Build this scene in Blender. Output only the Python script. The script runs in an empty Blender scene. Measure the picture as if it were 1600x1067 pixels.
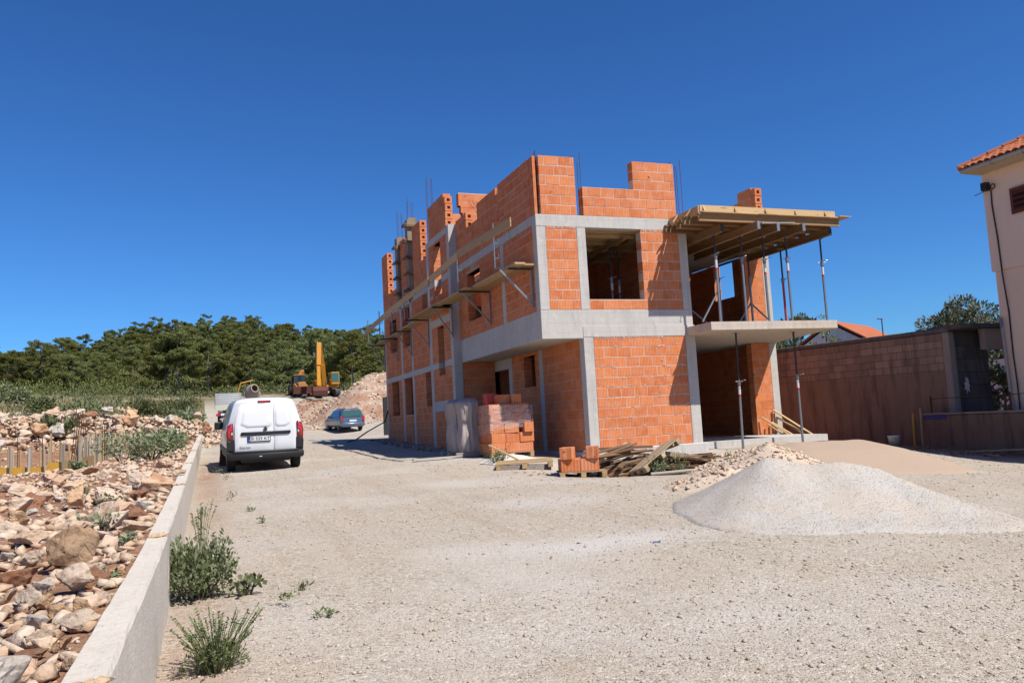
import bpy, bmesh, math, random
import numpy as np
from mathutils import Vector, Matrix, Euler, noise

# ------------------------------------------------------------------ camera, sky, sun, exposure
scene = bpy.context.scene
COL = scene.collection
R = math.radians
CAM = Vector((-7.7231, -18.2565, 0.7577))
yaw, pitch, roll = R(20.817), R(5.606), R(-3.1486)
fw = Vector((math.sin(yaw) * math.cos(pitch), math.cos(yaw) * math.cos(pitch), math.sin(pitch)))
rt0 = Vector((math.cos(yaw), -math.sin(yaw), 0)); up0 = rt0.cross(fw)
rt = rt0 * math.cos(roll) + up0 * math.sin(roll); up = -rt0 * math.sin(roll) + up0 * math.cos(roll)
cam = bpy.data.cameras.new("camera"); camo = bpy.data.objects.new("camera", cam); COL.objects.link(camo)
M = Matrix.Identity(4)
for i in range(3):
    M[i][0], M[i][1], M[i][2], M[i][3] = rt[i], up[i], -fw[i], CAM[i]
camo.matrix_world = M
cam.sensor_width = 36; cam.lens = 1291.37 / 1600 * 36; cam.clip_end = 3000; cam.clip_start = 0.05
scene.camera = camo
SUN = Vector((0.653, -1.12, 1.764)).normalized()          # towards the sun
elev = math.asin(SUN.z); azim = math.atan2(SUN.x, SUN.y)
w = bpy.data.worlds.new("World"); scene.world = w; w.use_nodes = True
nt = w.node_tree; nt.nodes.clear()
sky = nt.nodes.new("ShaderNodeTexSky"); sky.sky_type = 'NISHITA'; sky.sun_disc = False
sky.sun_elevation = elev; sky.sun_rotation = azim; sky.altitude = 0
sky.air_density = 1.0; sky.dust_density = 0.1; sky.ozone_density = 6.0
bg = nt.nodes.new("ShaderNodeBackground"); bg.inputs[1].default_value = 0.068
wo = nt.nodes.new("ShaderNodeOutputWorld")
gam = nt.nodes.new("ShaderNodeGamma"); gam.inputs[1].default_value = 1.18          # clear dry air: deeper, more saturated blue
tint = nt.nodes.new("ShaderNodeMix"); tint.data_type = 'RGBA'; tint.blend_type = 'MULTIPLY'; tint.inputs[0].default_value = 1; tint.inputs[7].default_value = (0.385, 0.70, 1.0, 1)
nt.links.new(sky.outputs[0], gam.inputs[0]); nt.links.new(gam.outputs[0], tint.inputs[6]); nt.links.new(tint.outputs[2], bg.inputs[0]); nt.links.new(bg.outputs[0], wo.inputs[0])
sl = bpy.data.lights.new("sun", 'SUN'); sl.energy = 5.0; sl.angle = R(0.53); sl.color = (1.0, 0.945, 0.85)
so = bpy.data.objects.new("sun", sl); COL.objects.link(so)
so.rotation_euler = (-SUN).to_track_quat('-Z', 'Y').to_euler()
vs = scene.view_settings; vs.view_transform = 'Standard'; vs.look = 'None'; vs.exposure = 0.44; vs.gamma = 1.0
vs.use_curve_mapping = False
scene.cycles.max_bounces = 6; scene.cycles.diffuse_bounces = 3; scene.cycles.glossy_bounces = 2
scene.cycles.transmission_bounces = 3; scene.cycles.transparent_max_bounces = 6
scene.cycles.use_denoising = True
scene.cycles.sample_clamp_indirect = 8

rnd = random.Random(7)
rng = np.random.default_rng(11)

# ------------------------------------------------------------------ helpers
def tag(o, label=None, cat=None, group=None, kind=None):
    if label: o["label"] = label
    if cat: o["category"] = cat
    if group: o["group"] = group
    if kind: o["kind"] = kind
    return o

def empty(name, loc=(0, 0, 0), rot=(0, 0, 0), label=None, cat=None, group=None):
    o = bpy.data.objects.new(name, None); COL.objects.link(o)
    o.location = loc; o.rotation_euler = rot; o.empty_display_size = 0.2
    return tag(o, label, cat, group)

def link(name, me, parent=None, loc=(0, 0, 0), rot=(0, 0, 0), sc=None):
    o = bpy.data.objects.new(name, me); COL.objects.link(o)
    if parent is not None: o.parent = parent
    o.location = loc; o.rotation_euler = rot
    if sc is not None: o.scale = sc if hasattr(sc, '__len__') else (sc, sc, sc)
    return o

def copy_tree(o, parent=None):
    c = o.copy(); COL.objects.link(c)
    if parent is not None: c.parent = parent
    for ch in list(o.children): copy_tree(ch, c)
    return c

class MB:
    """collects geometry, builds ONE mesh"""
    def __init__(s): s.v = []; s.f = []; s.m = []
    def add(s, vs, fs, mi=0):
        b = len(s.v); s.v.extend([tuple(v) for v in vs]); s.f.extend([tuple(b + i for i in f) for f in fs]); s.m.extend([mi] * len(fs)); return s
    def box(s, a, b, mi=0, mat=None):
        x0, y0, z0 = a; x1, y1, z1 = b
        vs = [Vector(p) for p in ((x0,y0,z0),(x1,y0,z0),(x1,y1,z0),(x0,y1,z0),(x0,y0,z1),(x1,y0,z1),(x1,y1,z1),(x0,y1,z1))]
        if mat is not None: vs = [mat @ v for v in vs]
        return s.add(vs, [(0,3,2,1),(4,5,6,7),(0,1,5,4),(1,2,6,5),(2,3,7,6),(3,0,4,7)], mi)
    def cbox(s, c, size, mi=0, rot=None):
        m = Matrix.Translation(Vector(c))
        if rot is not None: m = m @ (rot.to_matrix().to_4x4() if isinstance(rot, Euler) else rot)
        h = [k / 2 for k in size]
        return s.box((-h[0], -h[1], -h[2]), (h[0], h[1], h[2]), mi, m)
    def bbox(s, a, b, ch=0.01, mi=0, mat=None):
        """chamfered box"""
        c = [(a[i] + b[i]) / 2 for i in range(3)]; h = [(b[i] - a[i]) / 2 for i in range(3)]
        ch = min(ch, *(0.45 * k for k in h)); vs = []; idx = {}
        for sx in (-1, 1):
            for sy in (-1, 1):
                for sz in (-1, 1):
                    for ax in range(3):
                        p = [sx * (h[0] - ch), sy * (h[1] - ch), sz * (h[2] - ch)]
                        p[ax] = (sx, sy, sz)[ax] * h[ax]
                        idx[(sx, sy, sz, ax)] = len(vs); vs.append(Vector([c[i] + p[i] for i in range(3)]))
        fs = []
        for ax in range(3):
            o1, o2 = [i for i in range(3) if i != ax]
            for sg in (-1, 1):
                q = []
                for (p, r) in ((-1, -1), (1, -1), (1, 1), (-1, 1)):
                    k = [0, 0, 0]; k[ax] = sg; k[o1] = p; k[o2] = r; q.append(idx[(*k, ax)])
                fs.append(tuple(q))
        for ax in range(3):
            o1, o2 = [i for i in range(3) if i != ax]
            for s1 in (-1, 1):
                for s2 in (-1, 1):
                    k0 = [0, 0, 0]; k0[o1] = s1; k0[o2] = s2; k1 = list(k0); k0[ax] = -1; k1[ax] = 1
                    fs.append((idx[(*k0, o1)], idx[(*k1, o1)], idx[(*k1, o2)], idx[(*k0, o2)]))
        for sx in (-1, 1):
            for sy in (-1, 1):
                for sz in (-1, 1):
                    fs.append(tuple(idx[(sx, sy, sz, ax)] for ax in range(3)))
        if mat is not None: vs = [mat @ v for v in vs]
        return s.add(vs, fs, mi)
    def tube(s, p0, p1, r, n=8, mi=0, r1=None, caps=True):
        p0 = Vector(p0); p1 = Vector(p1); d = (p1 - p0)
        if d.length < 1e-6: return s
        q = d.to_track_quat('Z', 'Y'); r1 = r if r1 is None else r1; vs = []
        for k in range(n):
            a = 2 * math.pi * k / n; e = Vector((math.cos(a), math.sin(a), 0))
            vs.append(p0 + q @ (e * r)); vs.append(p1 + q @ (e * r1))
        fs = [(2*k, 2*((k+1) % n), 2*((k+1) % n)+1, 2*k+1) for k in range(n)]
        if caps: fs += [tuple(2*k for k in reversed(range(n))), tuple(2*k+1 for k in range(n))]
        return s.add(vs, fs, mi)
    def path(s, pts, r, n=6, mi=0):
        for a, b in zip(pts[:-1], pts[1:]): s.tube(a, b, r, n, mi)
        return s
    def beam(s, p0, p1, w, h, mi=0, upv=(0, 0, 1)):
        """rectangular bar from p0 to p1, w across, h along upv"""
        p0 = Vector(p0); p1 = Vector(p1); d = p1 - p0; L = d.length; d = d / L
        u = Vector(upv); sd = d.cross(u)
        if sd.length < 1e-4: sd = d.cross(Vector((1, 0, 0)))
        sd.normalize(); u = sd.cross(d)
        vs = [p + sd * (i * w / 2) + u * (j * h / 2) for p in (p0, p1) for (i, j) in ((-1,-1),(1,-1),(1,1),(-1,1))]
        return s.add(vs, [(0,3,2,1),(4,5,6,7),(0,1,5,4),(1,2,6,5),(2,3,7,6),(3,0,4,7)], mi)
    def prism(s, poly, ax, a, b, mi=0, mat=None):
        """extrude 2D poly (in the two axes other than ax) from a to b along ax"""
        n = len(poly); vs = []
        for t in (a, b):
            for p in poly:
                k = list(p); k.insert(ax, t); vs.append(Vector(k))
        if mat is not None: vs = [mat @ v for v in vs]
        fs = [tuple(range(n)), tuple(range(2 * n - 1, n - 1, -1))] + [(i, i + n, (i + 1) % n + n, (i + 1) % n) for i in range(n)]
        return s.add(vs, fs, mi)
    def ball(s, c, r, nu=10, nv=6, mi=0, mat=None):
        c = Vector(c); rr = r if hasattr(r, '__len__') else (r, r, r); vs = []; fs = []
        for j in range(nv + 1):
            t = math.pi * j / nv
            for i in range(nu):
                a = 2 * math.pi * i / nu
                v = Vector((math.sin(t) * math.cos(a) * rr[0], math.sin(t) * math.sin(a) * rr[1], math.cos(t) * rr[2]))
                vs.append((c + v) if mat is None else mat @ (c + v))
        for j in range(nv):
            for i in range(nu):
                fs.append((j*nu+i, (j+1)*nu+i, (j+1)*nu+(i+1) % nu, j*nu+(i+1) % nu))
        return s.add(vs, fs, mi)
    def ring(s, c, axis, r, t, n=20, k=6, mi=0):
        c = Vector(c); q = Vector(axis).to_track_quat('Z', 'Y'); vs = []; fs = []
        for i in range(n):
            a = 2 * math.pi * i / n
            for j in range(k):
                b = 2 * math.pi * j / k; rr = r + t * math.cos(b)
                vs.append(c + q @ Vector((rr * math.cos(a), rr * math.sin(a), t * math.sin(b))))
        for i in range(n):
            for j in range(k): fs.append((i*k+j, ((i+1) % n)*k+j, ((i+1) % n)*k+(j+1) % k, i*k+(j+1) % k))
        return s.add(vs, fs, mi)
    def mesh(s, name, mats, smooth=False):
        me = bpy.data.meshes.new(name); me.from_pydata(s.v, [], s.f); me.update()
        for m in (mats if isinstance(mats, (list, tuple)) else [mats]): me.materials.append(m)
        if len(me.materials) > 1: me.polygons.foreach_set("material_index", s.m)
        bm = bmesh.new(); bm.from_mesh(me); bmesh.ops.recalc_face_normals(bm, faces=bm.faces); bm.to_mesh(me); bm.free()
        if smooth: me.polygons.foreach_set("use_smooth", [True] * len(me.polygons))
        return me
    def build(s, name, mats, parent=None, smooth=False, loc=(0, 0, 0), rot=(0, 0, 0)):
        return link(name, s.mesh(name, mats, smooth), parent, loc, rot)

def np_mesh(name, V, F, mats, smooth=False):
    """fast mesh from arrays; F is (n,k) with constant k"""
    me = bpy.data.meshes.new(name); V = np.asarray(V, np.float32); F = np.asarray(F, np.int32)
    me.vertices.add(len(V)); me.vertices.foreach_set("co", V.ravel())
    n, k = F.shape
    me.loops.add(n * k); me.loops.foreach_set("vertex_index", F.ravel())
    me.polygons.add(n); me.polygons.foreach_set("loop_start", np.arange(0, n * k, k, dtype=np.int32))
    me.polygons.foreach_set("loop_total", np.full(n, k, np.int32))
    if smooth: me.polygons.foreach_set("use_smooth", np.ones(n, bool))
    me.update(calc_edges=True); me.validate()
    for m in (mats if isinstance(mats, (list, tuple)) else [mats]): me.materials.append(m)
    return me

# ------------------------------------------------------------------ materials
def lin(r, g, b):
    f = lambda c: c / 12.92 if c <= 0.04045 else ((c + 0.055) / 1.055) ** 2.4
    return (f(r / 255), f(g / 255), f(b / 255), 1)

ALB = 0.78        # one scale for the base colours of mineral and painted surfaces
class NT:
    def __init__(s, name, rough=0.8, spec=0.3):
        s.m = bpy.data.materials.new(name); s.m.use_nodes = True; s.t = s.m.node_tree; s.n = s.t.nodes
        s.b = s.n["Principled BSDF"]; s.b.inputs["Roughness"].default_value = rough
        s.b.inputs["Specular IOR Level"].default_value = spec
        s._tc = None; s.k = ALB
    def node(s, t, **kw):
        n = s.n.new(t)
        for k, v in kw.items(): setattr(n, k, v)
        return n
    def l(s, a, b): s.t.links.new(a, b)
    def tc(s, which="Object"):
        if s._tc is None: s._tc = s.node("ShaderNodeTexCoord")
        return s._tc.outputs[which]
    def pos(s): return s.node("ShaderNodeNewGeometry").outputs["Position"]
    def mapped(s, co, sc=(1, 1, 1), rot=(0, 0, 0)):
        mp = s.node("ShaderNodeMapping"); mp.inputs["Scale"].default_value = sc; mp.inputs["Rotation"].default_value = rot
        s.l(co, mp.inputs["Vector"]); return mp.outputs[0]
    def noise(s, co, scale, detail=4, rough=0.6, dist=0.0):
        n = s.node("ShaderNodeTexNoise"); n.inputs["Scale"].default_value = scale; n.inputs["Detail"].default_value = detail
        n.inputs["Roughness"].default_value = rough; n.inputs["Distortion"].default_value = dist
        s.l(co, n.inputs["Vector"]); return n.outputs["Fac"]
    def ramp(s, fac, stops, interp='LINEAR'):
        r = s.node("ShaderNodeValToRGB"); r.color_ramp.interpolation = interp; el = r.color_ramp.elements
        while len(el) < len(stops): el.new(0.5)
        for e, (p, c) in zip(el, stops):
            e.position = p; e.color = c if len(c) == 4 else (*c, 1)
        s.l(fac, r.inputs[0]); return r.outputs[0]
    def mix(s, fac, a, b, mode='MIX'):
        m = s.node("ShaderNodeMix", data_type='RGBA', blend_type=mode)
        for sock, v in ((m.inputs[0], fac), (m.inputs[6], a), (m.inputs[7], b)):
            if isinstance(v, bpy.types.NodeSocket): s.l(v, sock)
            else: sock.default_value = v
        return m.outputs[2]
    def math(s, op, a, b=0.0, c=None):
        m = s.node("ShaderNodeMath", operation=op)
        for i, v in enumerate((a, b, c)):
            if v is None: continue
            if isinstance(v, bpy.types.NodeSocket): s.l(v, m.inputs[i])
            else: m.inputs[i].default_value = v
        return m.outputs[0]
    def hsv(s, col, h=0.5, sat=1.0, val=1.0):
        n = s.node("ShaderNodeHueSaturation")
        for k, v in (("Hue", h), ("Saturation", sat), ("Value", val), ("Color", col)):
            if isinstance(v, bpy.types.NodeSocket): s.l(v, n.inputs[k])
            else: n.inputs[k].default_value = v
        return n.outputs[0]
    def rand(s, island=False):
        if island: return s.node("ShaderNodeNewGeometry").outputs["Random Per Island"]
        return s.node("ShaderNodeObjectInfo").outputs["Random"]
    def bump(s, h, strength=0.4, dist=0.01):
        b = s.node("ShaderNodeBump"); b.inputs["Strength"].default_value = strength; b.inputs["Distance"].default_value = dist
        s.l(h, b.inputs["Height"]); s.l(b.outputs[0], s.b.inputs["Normal"])
    def col(s, c):
        if isinstance(c, bpy.types.NodeSocket): s.l(s.hsv(c, 0.5, 1.0, s.k) if s.k != 1 else c, s.b.inputs["Base Color"])
        else: s.b.inputs["Base Color"].default_value = tuple(s.k * v for v in c[:3]) + (1,)
        return s

def m_plain(name, c, rough=0.6, metal=0.0, spec=0.4, var=0.08, scale=6):
    n = NT(name, rough, spec); n.b.inputs["Metallic"].default_value = metal
    f = n.noise(n.tc(), scale, 5)
    n.col(n.mix(f, tuple(k * (1 - var) for k in c[:3]) + (1,), tuple(min(1, k * (1 + var)) for k in c[:3]) + (1,)))
    return n.m

def m_brick(name, island):
    """hollow clay block: fine vertical ribs, tone differs from block to block"""
    n = NT(name, 0.85, 0.2); r = n.rand(island); p = n.pos()
    base = n.ramp(r, [(0, (0.68, 0.195, 0.062)), (0.35, (0.78, 0.245, 0.082)), (0.7, (0.86, 0.30, 0.110)), (1, (0.74, 0.225, 0.080))])
    f = n.noise(p, 5, 5); dust = n.noise(p, 22, 4, 0.7)
    c = n.mix(n.math('MULTIPLY', n.ramp(f, [(0.40, (0, 0, 0)), (0.68, (1, 1, 1))]), 0.5), base, (0.88, 0.46, 0.30, 1))
    c = n.mix(n.ramp(dust, [(0.60, (0, 0, 0)), (0.80, (0.35, 0.35, 0.35))]), c, (0.76, 0.52, 0.40, 1))
    ch = n.noise(p, 7.5, 3, .55)
    c = n.mix(n.ramp(ch, [(0.69, (0, 0, 0)), (0.715, (.85, .85, .85))]), c, (0.10, 0.03, 0.015, 1))
    # ribs run vertically: wave over x+y in world space
    sep = n.node("ShaderNodeSeparateXYZ"); n.l(p, sep.inputs[0])
    u = n.math('ADD', sep.outputs[0], sep.outputs[1])
    wv = n.math('SINE', n.math('MULTIPLY', u, 2 * math.pi / 0.042))
    rib = n.ramp(wv, [(0.05, (0, 0, 0)), (0.35, (1, 1, 1))])
    n.col(n.mix(n.math('MULTIPLY', n.math('SUBTRACT', 1.0, rib), 0.34), c, (0.40, 0.085, 0.03, 1)))
    n.bump(n.math('ADD', rib, n.math('MULTIPLY', dust, 0.5)), 0.7, 0.006)
    return n.m

def m_concrete(name, c0, c1, form=True):
    n = NT(name, 0.9, 0.25); p = n.pos()
    a = n.noise(p, 1.3, 6, 0.65); b = n.noise(n.mapped(p, (3, 3, 0.5)), 2.2, 5, 0.7); sp = n.noise(p, 60, 3, 0.6)
    c = n.mix(a, c0, c1)
    c = n.mix(n.ramp(b, [(0.5, (0, 0, 0)), (0.75, (0.45, 0.45, 0.45))]), c, tuple(k * 0.62 for k in c0[:3]) + (1,))
    c = n.mix(n.ramp(sp, [(0.62, (0, 0, 0)), (0.75, (0.4, 0.4, 0.4))]), c, tuple(k * 0.45 for k in c0[:3]) + (1,))
    st = n.noise(n.mapped(p, (1.2, 1.2, .18)), 3.0, 5, .7, .4); bl = n.noise(p, 6.5, 4, .6)
    c = n.mix(n.ramp(st, [(0.54, (0, 0, 0)), (0.74, (0.5, 0.5, 0.5))]), c, tuple(k * 0.66 for k in c0[:3]) + (1,))
    c = n.mix(n.ramp(bl, [(0.56, (0, 0, 0)), (0.7, (0.4, 0.4, 0.4))]), c, tuple(min(1, k * 1.18) for k in c1[:3]) + (1,))
    sepz = n.node("ShaderNodeSeparateXYZ"); n.l(p, sepz.inputs[0]); brd = n.math('FRACT', n.math('MULTIPLY', sepz.outputs[2], 4.2))
    line = n.ramp(brd, [(0.0, (1, 1, 1)), (0.045, (0, 0, 0))]); c = n.mix(n.math('MULTIPLY', line, .22), c, tuple(k * 0.6 for k in c0[:3]) + (1,))
    n.col(c); n.bump(n.math('ADD', n.math('ADD', n.math('MULTIPLY', sp, 0.4), b), n.math('MULTIPLY', line, -.4)), 0.45, 0.012)
    return n.m

def m_wood(name, c0, c1, scale=1.0, island=False, rough=0.75):
    n = NT(name, rough, 0.25); co = n.tc()
    r = n.rand(island)
    f = n.noise(n.mapped(co, (2.0 * scale, 14 * scale, 14 * scale)), 2.0, 5, 0.65, 0.6)
    k = n.noise(n.mapped(co, (1.2, 5, 5)), 3.0, 2)
    c = n.mix(f, c0, c1)
    c = n.hsv(c, 0.5, 1.0, n.math('MULTIPLY_ADD', r, 0.55, 0.72))
    c = n.mix(n.ramp(k, [(0.66, (0, 0, 0)), (0.72, (0.7, 0.7, 0.7))]), c, tuple(x * 0.4 for x in c0[:3]) + (1,))
    n.col(c); n.bump(f, 0.3, 0.004)
    return n.m

def m_rock(name, c0, c1, c2, soil, island=False, soilamt=0.55):
    n = NT(name, 0.92, 0.2); co = n.tc() if not island else n.pos(); r = n.rand(island)
    off = n.node("ShaderNodeVectorMath", operation='ADD'); n.l(co, off.inputs[0])
    cx = n.node("ShaderNodeCombineXYZ"); n.l(n.math('MULTIPLY', r, 50.0), cx.inputs[0]); n.l(cx.outputs[0], off.inputs[1]); co = off.outputs[0]
    f = n.noise(co, 2.2, 6, 0.7, 0.4); g = n.noise(co, 9, 6, 0.75); s_ = n.noise(co, 1.4, 5, 0.65, 0.8)
    c = n.mix(n.ramp(f, [(0.35, (0, 0, 0)), (0.65, (1, 1, 1))]), c0, c1)
    c = n.mix(n.ramp(r, [(0.3, (0, 0, 0)), (1, (0.75, 0.75, 0.75))]), c, c2)
    c = n.mix(n.ramp(s_, [(0.55, (0, 0, 0)), (0.66, (soilamt,) * 3)]), c, soil)
    c = n.mix(n.ramp(g, [(0.25, (0.55, 0.55, 0.55)), (0.5, (0, 0, 0))]), c, tuple(x * 0.55 for x in c0[:3]) + (1,))
    n.col(c); n.bump(n.math('ADD', g, n.math('MULTIPLY', f, 0.6)), 0.8, 0.03)
    return n.m

def m_leaf(name, c0, c1, c2, trans=0.18):
    n = NT(name, 0.65, 0.25); n.k = 1; r = n.rand(True); o = n.rand(False)
    f = n.noise(n.tc(), 0.9, 3)
    c = n.ramp(r, [(0, c0), (0.55, c1), (1, c2)])
    c = n.hsv(c, n.math('MULTIPLY_ADD', o, 0.05, 0.475), n.math('MULTIPLY_ADD', o, -.3, 1.15), n.math('MULTIPLY_ADD', o, 0.75, 0.62))
    c = n.mix(n.math('MULTIPLY', f, 0.35), c, c2 + (1,) if len(c2) == 3 else c2)
    n.col(c)
    tr = n.node("ShaderNodeBsdfTranslucent"); n.l(c, tr.inputs[0])
    mx = n.node("ShaderNodeMixShader"); mx.inputs[0].default_value = trans
    out = n.n["Material Output"]; n.l(n.b.outputs[0], mx.inputs[1]); n.l(tr.outputs[0], mx.inputs[2]); n.l(mx.outputs[0], out.inputs[0])
    return n.m

BRICK = m_brick("clay_brick", False); BRICKI = m_brick("clay_brick_joined", True)
MORTAR = m_concrete("mortar", (0.60, 0.46, 0.39, 1), (0.74, 0.60, 0.52, 1))
CONC_U = m_concrete("bounce_tinted_concrete", (0.58, 0.485, 0.40, 1), (0.68, 0.585, 0.50, 1))  # warm bounce light from ground and brick tinted into the concrete colour
CONC = m_concrete("concrete", (0.52, 0.49, 0.455, 1), (0.66, 0.63, 0.59, 1))
CONC_D = m_concrete("concrete_dark", (0.20, 0.20, 0.205, 1), (0.27, 0.27, 0.27, 1))
CONC_W = m_concrete("concrete_weathered", (0.56, 0.525, 0.48, 1), (0.68, 0.645, 0.60, 1))
WOOD = m_wood("timber_fresh", (0.46, 0.30, 0.15, 1), (0.60, 0.42, 0.22, 1))
WOODI = m_wood("timber_mixed", (0.36, 0.23, 0.13, 1), (0.52, 0.37, 0.22, 1), island=True)
WOOD_Y = m_wood("shutter_panel_yellow", (0.62, 0.33, 0.05, 1), (0.72, 0.42, 0.08, 1), 0.6)
WOOD_B = m_wood("timber_brown", (0.16, 0.085, 0.045, 1), (0.25, 0.14, 0.075, 1))
WOOD_T = m_wood("timber_old", (0.21, 0.13, 0.075, 1), (0.34, 0.225, 0.14, 1))
WOOD_P = m_wood("timber_pale_old", (0.40, 0.29, 0.18, 1), (0.54, 0.41, 0.27, 1))
WOOD_G = m_wood("timber_grey", (0.34, 0.30, 0.25, 1), (0.46, 0.42, 0.36, 1))
WOOD_F = m_wood("shutter_wood_weathered", (0.20, 0.155, 0.11, 1), (0.32, 0.25, 0.18, 1))
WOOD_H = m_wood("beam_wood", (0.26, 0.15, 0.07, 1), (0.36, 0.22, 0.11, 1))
STEEL = m_plain("galvanised_steel", (0.36, 0.37, 0.38), 0.45, 0.75, 0.5, 0.15, 20)
STEEL_D = m_plain("dark_steel", (0.07, 0.065, 0.065), 0.55, 0.5, 0.4, 0.2)
RUST = m_plain("rusty_steel", (0.14, 0.065, 0.035), 0.8, 0.3, 0.3, 0.35, 14)
REDP = m_plain("red_paint", (0.50, 0.05, 0.04), 0.5)
WHITEP = m_plain("white_sticker", (0.75, 0.74, 0.72), 0.5)
BLACKP = m_plain("black_plastic", (0.018, 0.018, 0.02), 0.5)
RUBBER = m_plain("tyre_rubber", (0.022, 0.022, 0.022), 0.85)
VANW = NT("white_car_paint", 0.28, 0.5); VANW.col((0.78, 0.79, 0.80, 1)); VANW.b.inputs["Coat Weight"].default_value = 0.5; VANW = VANW.m
CARB = NT("blue_grey_car_paint", 0.3, 0.5); CARB.col((0.14, 0.19, 0.26, 1)); CARB.b.inputs["Metallic"].default_value = 0.45; CARB.b.inputs["Coat Weight"].default_value = 0.4; CARB = CARB.m
def m_lens(name, c):
    n = NT(name, 0.15, 0.6); n.col(c); n.b.inputs["Coat Weight"].default_value = 0.6; return n.m
REDL = m_lens("red_lamp_lens", (0.55, 0.012, 0.012, 1)); REDLD = m_lens("dark_red_lens", (0.16, 0.008, 0.01, 1)); CLEARL = m_lens("pale_lamp_lens", (0.55, 0.50, 0.48, 1))
GLASS = m_lens("dark_glass", (0.02, 0.028, 0.03, 1)); GLASSG = m_lens("green_glass", (0.05, 0.12, 0.10, 1))
PLATEW = m_plain("plate_white", (0.75, 0.76, 0.78), 0.4, var=0.02); PLATEB = m_plain("plate_blue", (0.02, 0.05, 0.30), 0.4)
INK = m_plain("ink_black", (0.015, 0.015, 0.016), 0.6)
YEL = m_plain("excavator_yellow", (0.62, 0.26, 0.008), 0.45, var=0.1); ORG = m_plain("faded_orange_paint", (0.50, 0.22, 0.06), 0.6, var=0.2)
MAROON = m_plain("rusty_maroon_steel", (0.12, 0.035, 0.025), 0.7, 0.2, 0.3, 0.3)
ALU = m_plain("aluminium_boards", (0.48, 0.49, 0.48), 0.5, 0.3, 0.4, 0.15)
CREAM = m_plain("cream_paint", (0.60, 0.58, 0.46), 0.6)
MIXER = m_plain("cement_crusted_drum", (0.38, 0.30, 0.24), 0.85, var=0.3, scale=9)
LIME0 = (0.64, 0.47, 0.335, 1); LIME1 = (0.76, 0.63, 0.50, 1); LIMEP = (0.62, 0.39, 0.24, 1); SOILC = (0.27, 0.11, 0.05, 1)
ROCK = m_rock("limestone", LIME0, LIME1, LIMEP, SOILC); ROCKI = m_rock("limestone_rubble", LIME0, LIME1, LIMEP, SOILC, True, 0.5)
ROCKB = m_rock("brown_boulder", (0.38, 0.24, 0.14, 1), (0.50, 0.34, 0.21, 1), (0.44, 0.28, 0.17, 1), (0.54, 0.39, 0.26, 1), soilamt=0.4)
ROCKO = m_rock("orange_limestone", (0.64, 0.42, 0.25, 1), (0.72, 0.54, 0.37, 1), (0.64, 0.36, 0.18, 1), (0.36, 0.14, 0.06, 1))
ROCKG = m_rock("grey_limestone", (0.60, 0.53, 0.45, 1), (0.70, 0.64, 0.56, 1), (0.62, 0.56, 0.49, 1), (0.38, 0.24, 0.15, 1), soilamt=0.35)
ROCKR = m_rock("red_earth_rock", (0.30, 0.15, 0.09, 1), (0.40, 0.22, 0.14, 1), (0.33, 0.16, 0.09, 1), (0.22, 0.085, 0.04, 1), soilamt=0.8)
PINE = m_leaf("pine_needles", (0.060, 0.074, 0.016), (0.115, 0.130, 0.030), (0.20, 0.205, 0.058))
MAQUIS = m_leaf("scrub_leaves", (0.06, 0.08, 0.028), (0.115, 0.135, 0.05), (0.21, 0.215, 0.10))
OLIVE = m_leaf("olive_leaves", (0.075, 0.095, 0.05), (0.14, 0.16, 0.09), (0.26, 0.28, 0.19))
BUSH = m_leaf("bush_leaves", (0.07, 0.095, 0.035), (0.145, 0.175, 0.075), (0.27, 0.29, 0.16))
WEED = m_leaf("weed_stems", (0.09, 0.12, 0.05), (0.14, 0.17, 0.07), (0.24, 0.26, 0.13))
DRY = m_leaf("dry_grass", (0.17, 0.14, 0.07), (0.25, 0.20, 0.11), (0.15, 0.15, 0.06))
BARK = m_plain("pale_bark", (0.30, 0.27, 0.24), 0.9, var=0.25, scale=8)
BARKD = m_plain("dark_bark", (0.11, 0.09, 0.075), 0.9, var=0.25, scale=8)

# ------------------------------------------------------------------ terrain heights
def tps(points):
    P = np.array(points, float); S = 30.0
    xy = P[:, :2] / S; n = len(P)
    d2 = ((xy[:, None] - xy[None]) ** 2).sum(-1); K = np.where(d2 > 0, d2 * np.log(np.sqrt(d2) + 1e-12), 0) + np.eye(n) * 0.002
    A = np.zeros((n + 3, n + 3)); A[:n, :n] = K; A[:n, n] = 1; A[:n, n + 1:] = xy; A[n, :n] = 1; A[n + 1:, :n] = xy.T
    c = np.linalg.solve(A, np.r_[P[:, 2], 0, 0, 0])
    def f(x, y):
        x = np.asarray(x, float) / S; y = np.asarray(y, float) / S
        out = c[n] + c[n + 1] * x + c[n + 2] * y
        for k in range(n):
            d = (x - xy[k, 0]) ** 2 + (y - xy[k, 1]) ** 2
            out = out + c[k] * d * np.log(np.sqrt(d) + 1e-12)
        return out
    return f
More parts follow.
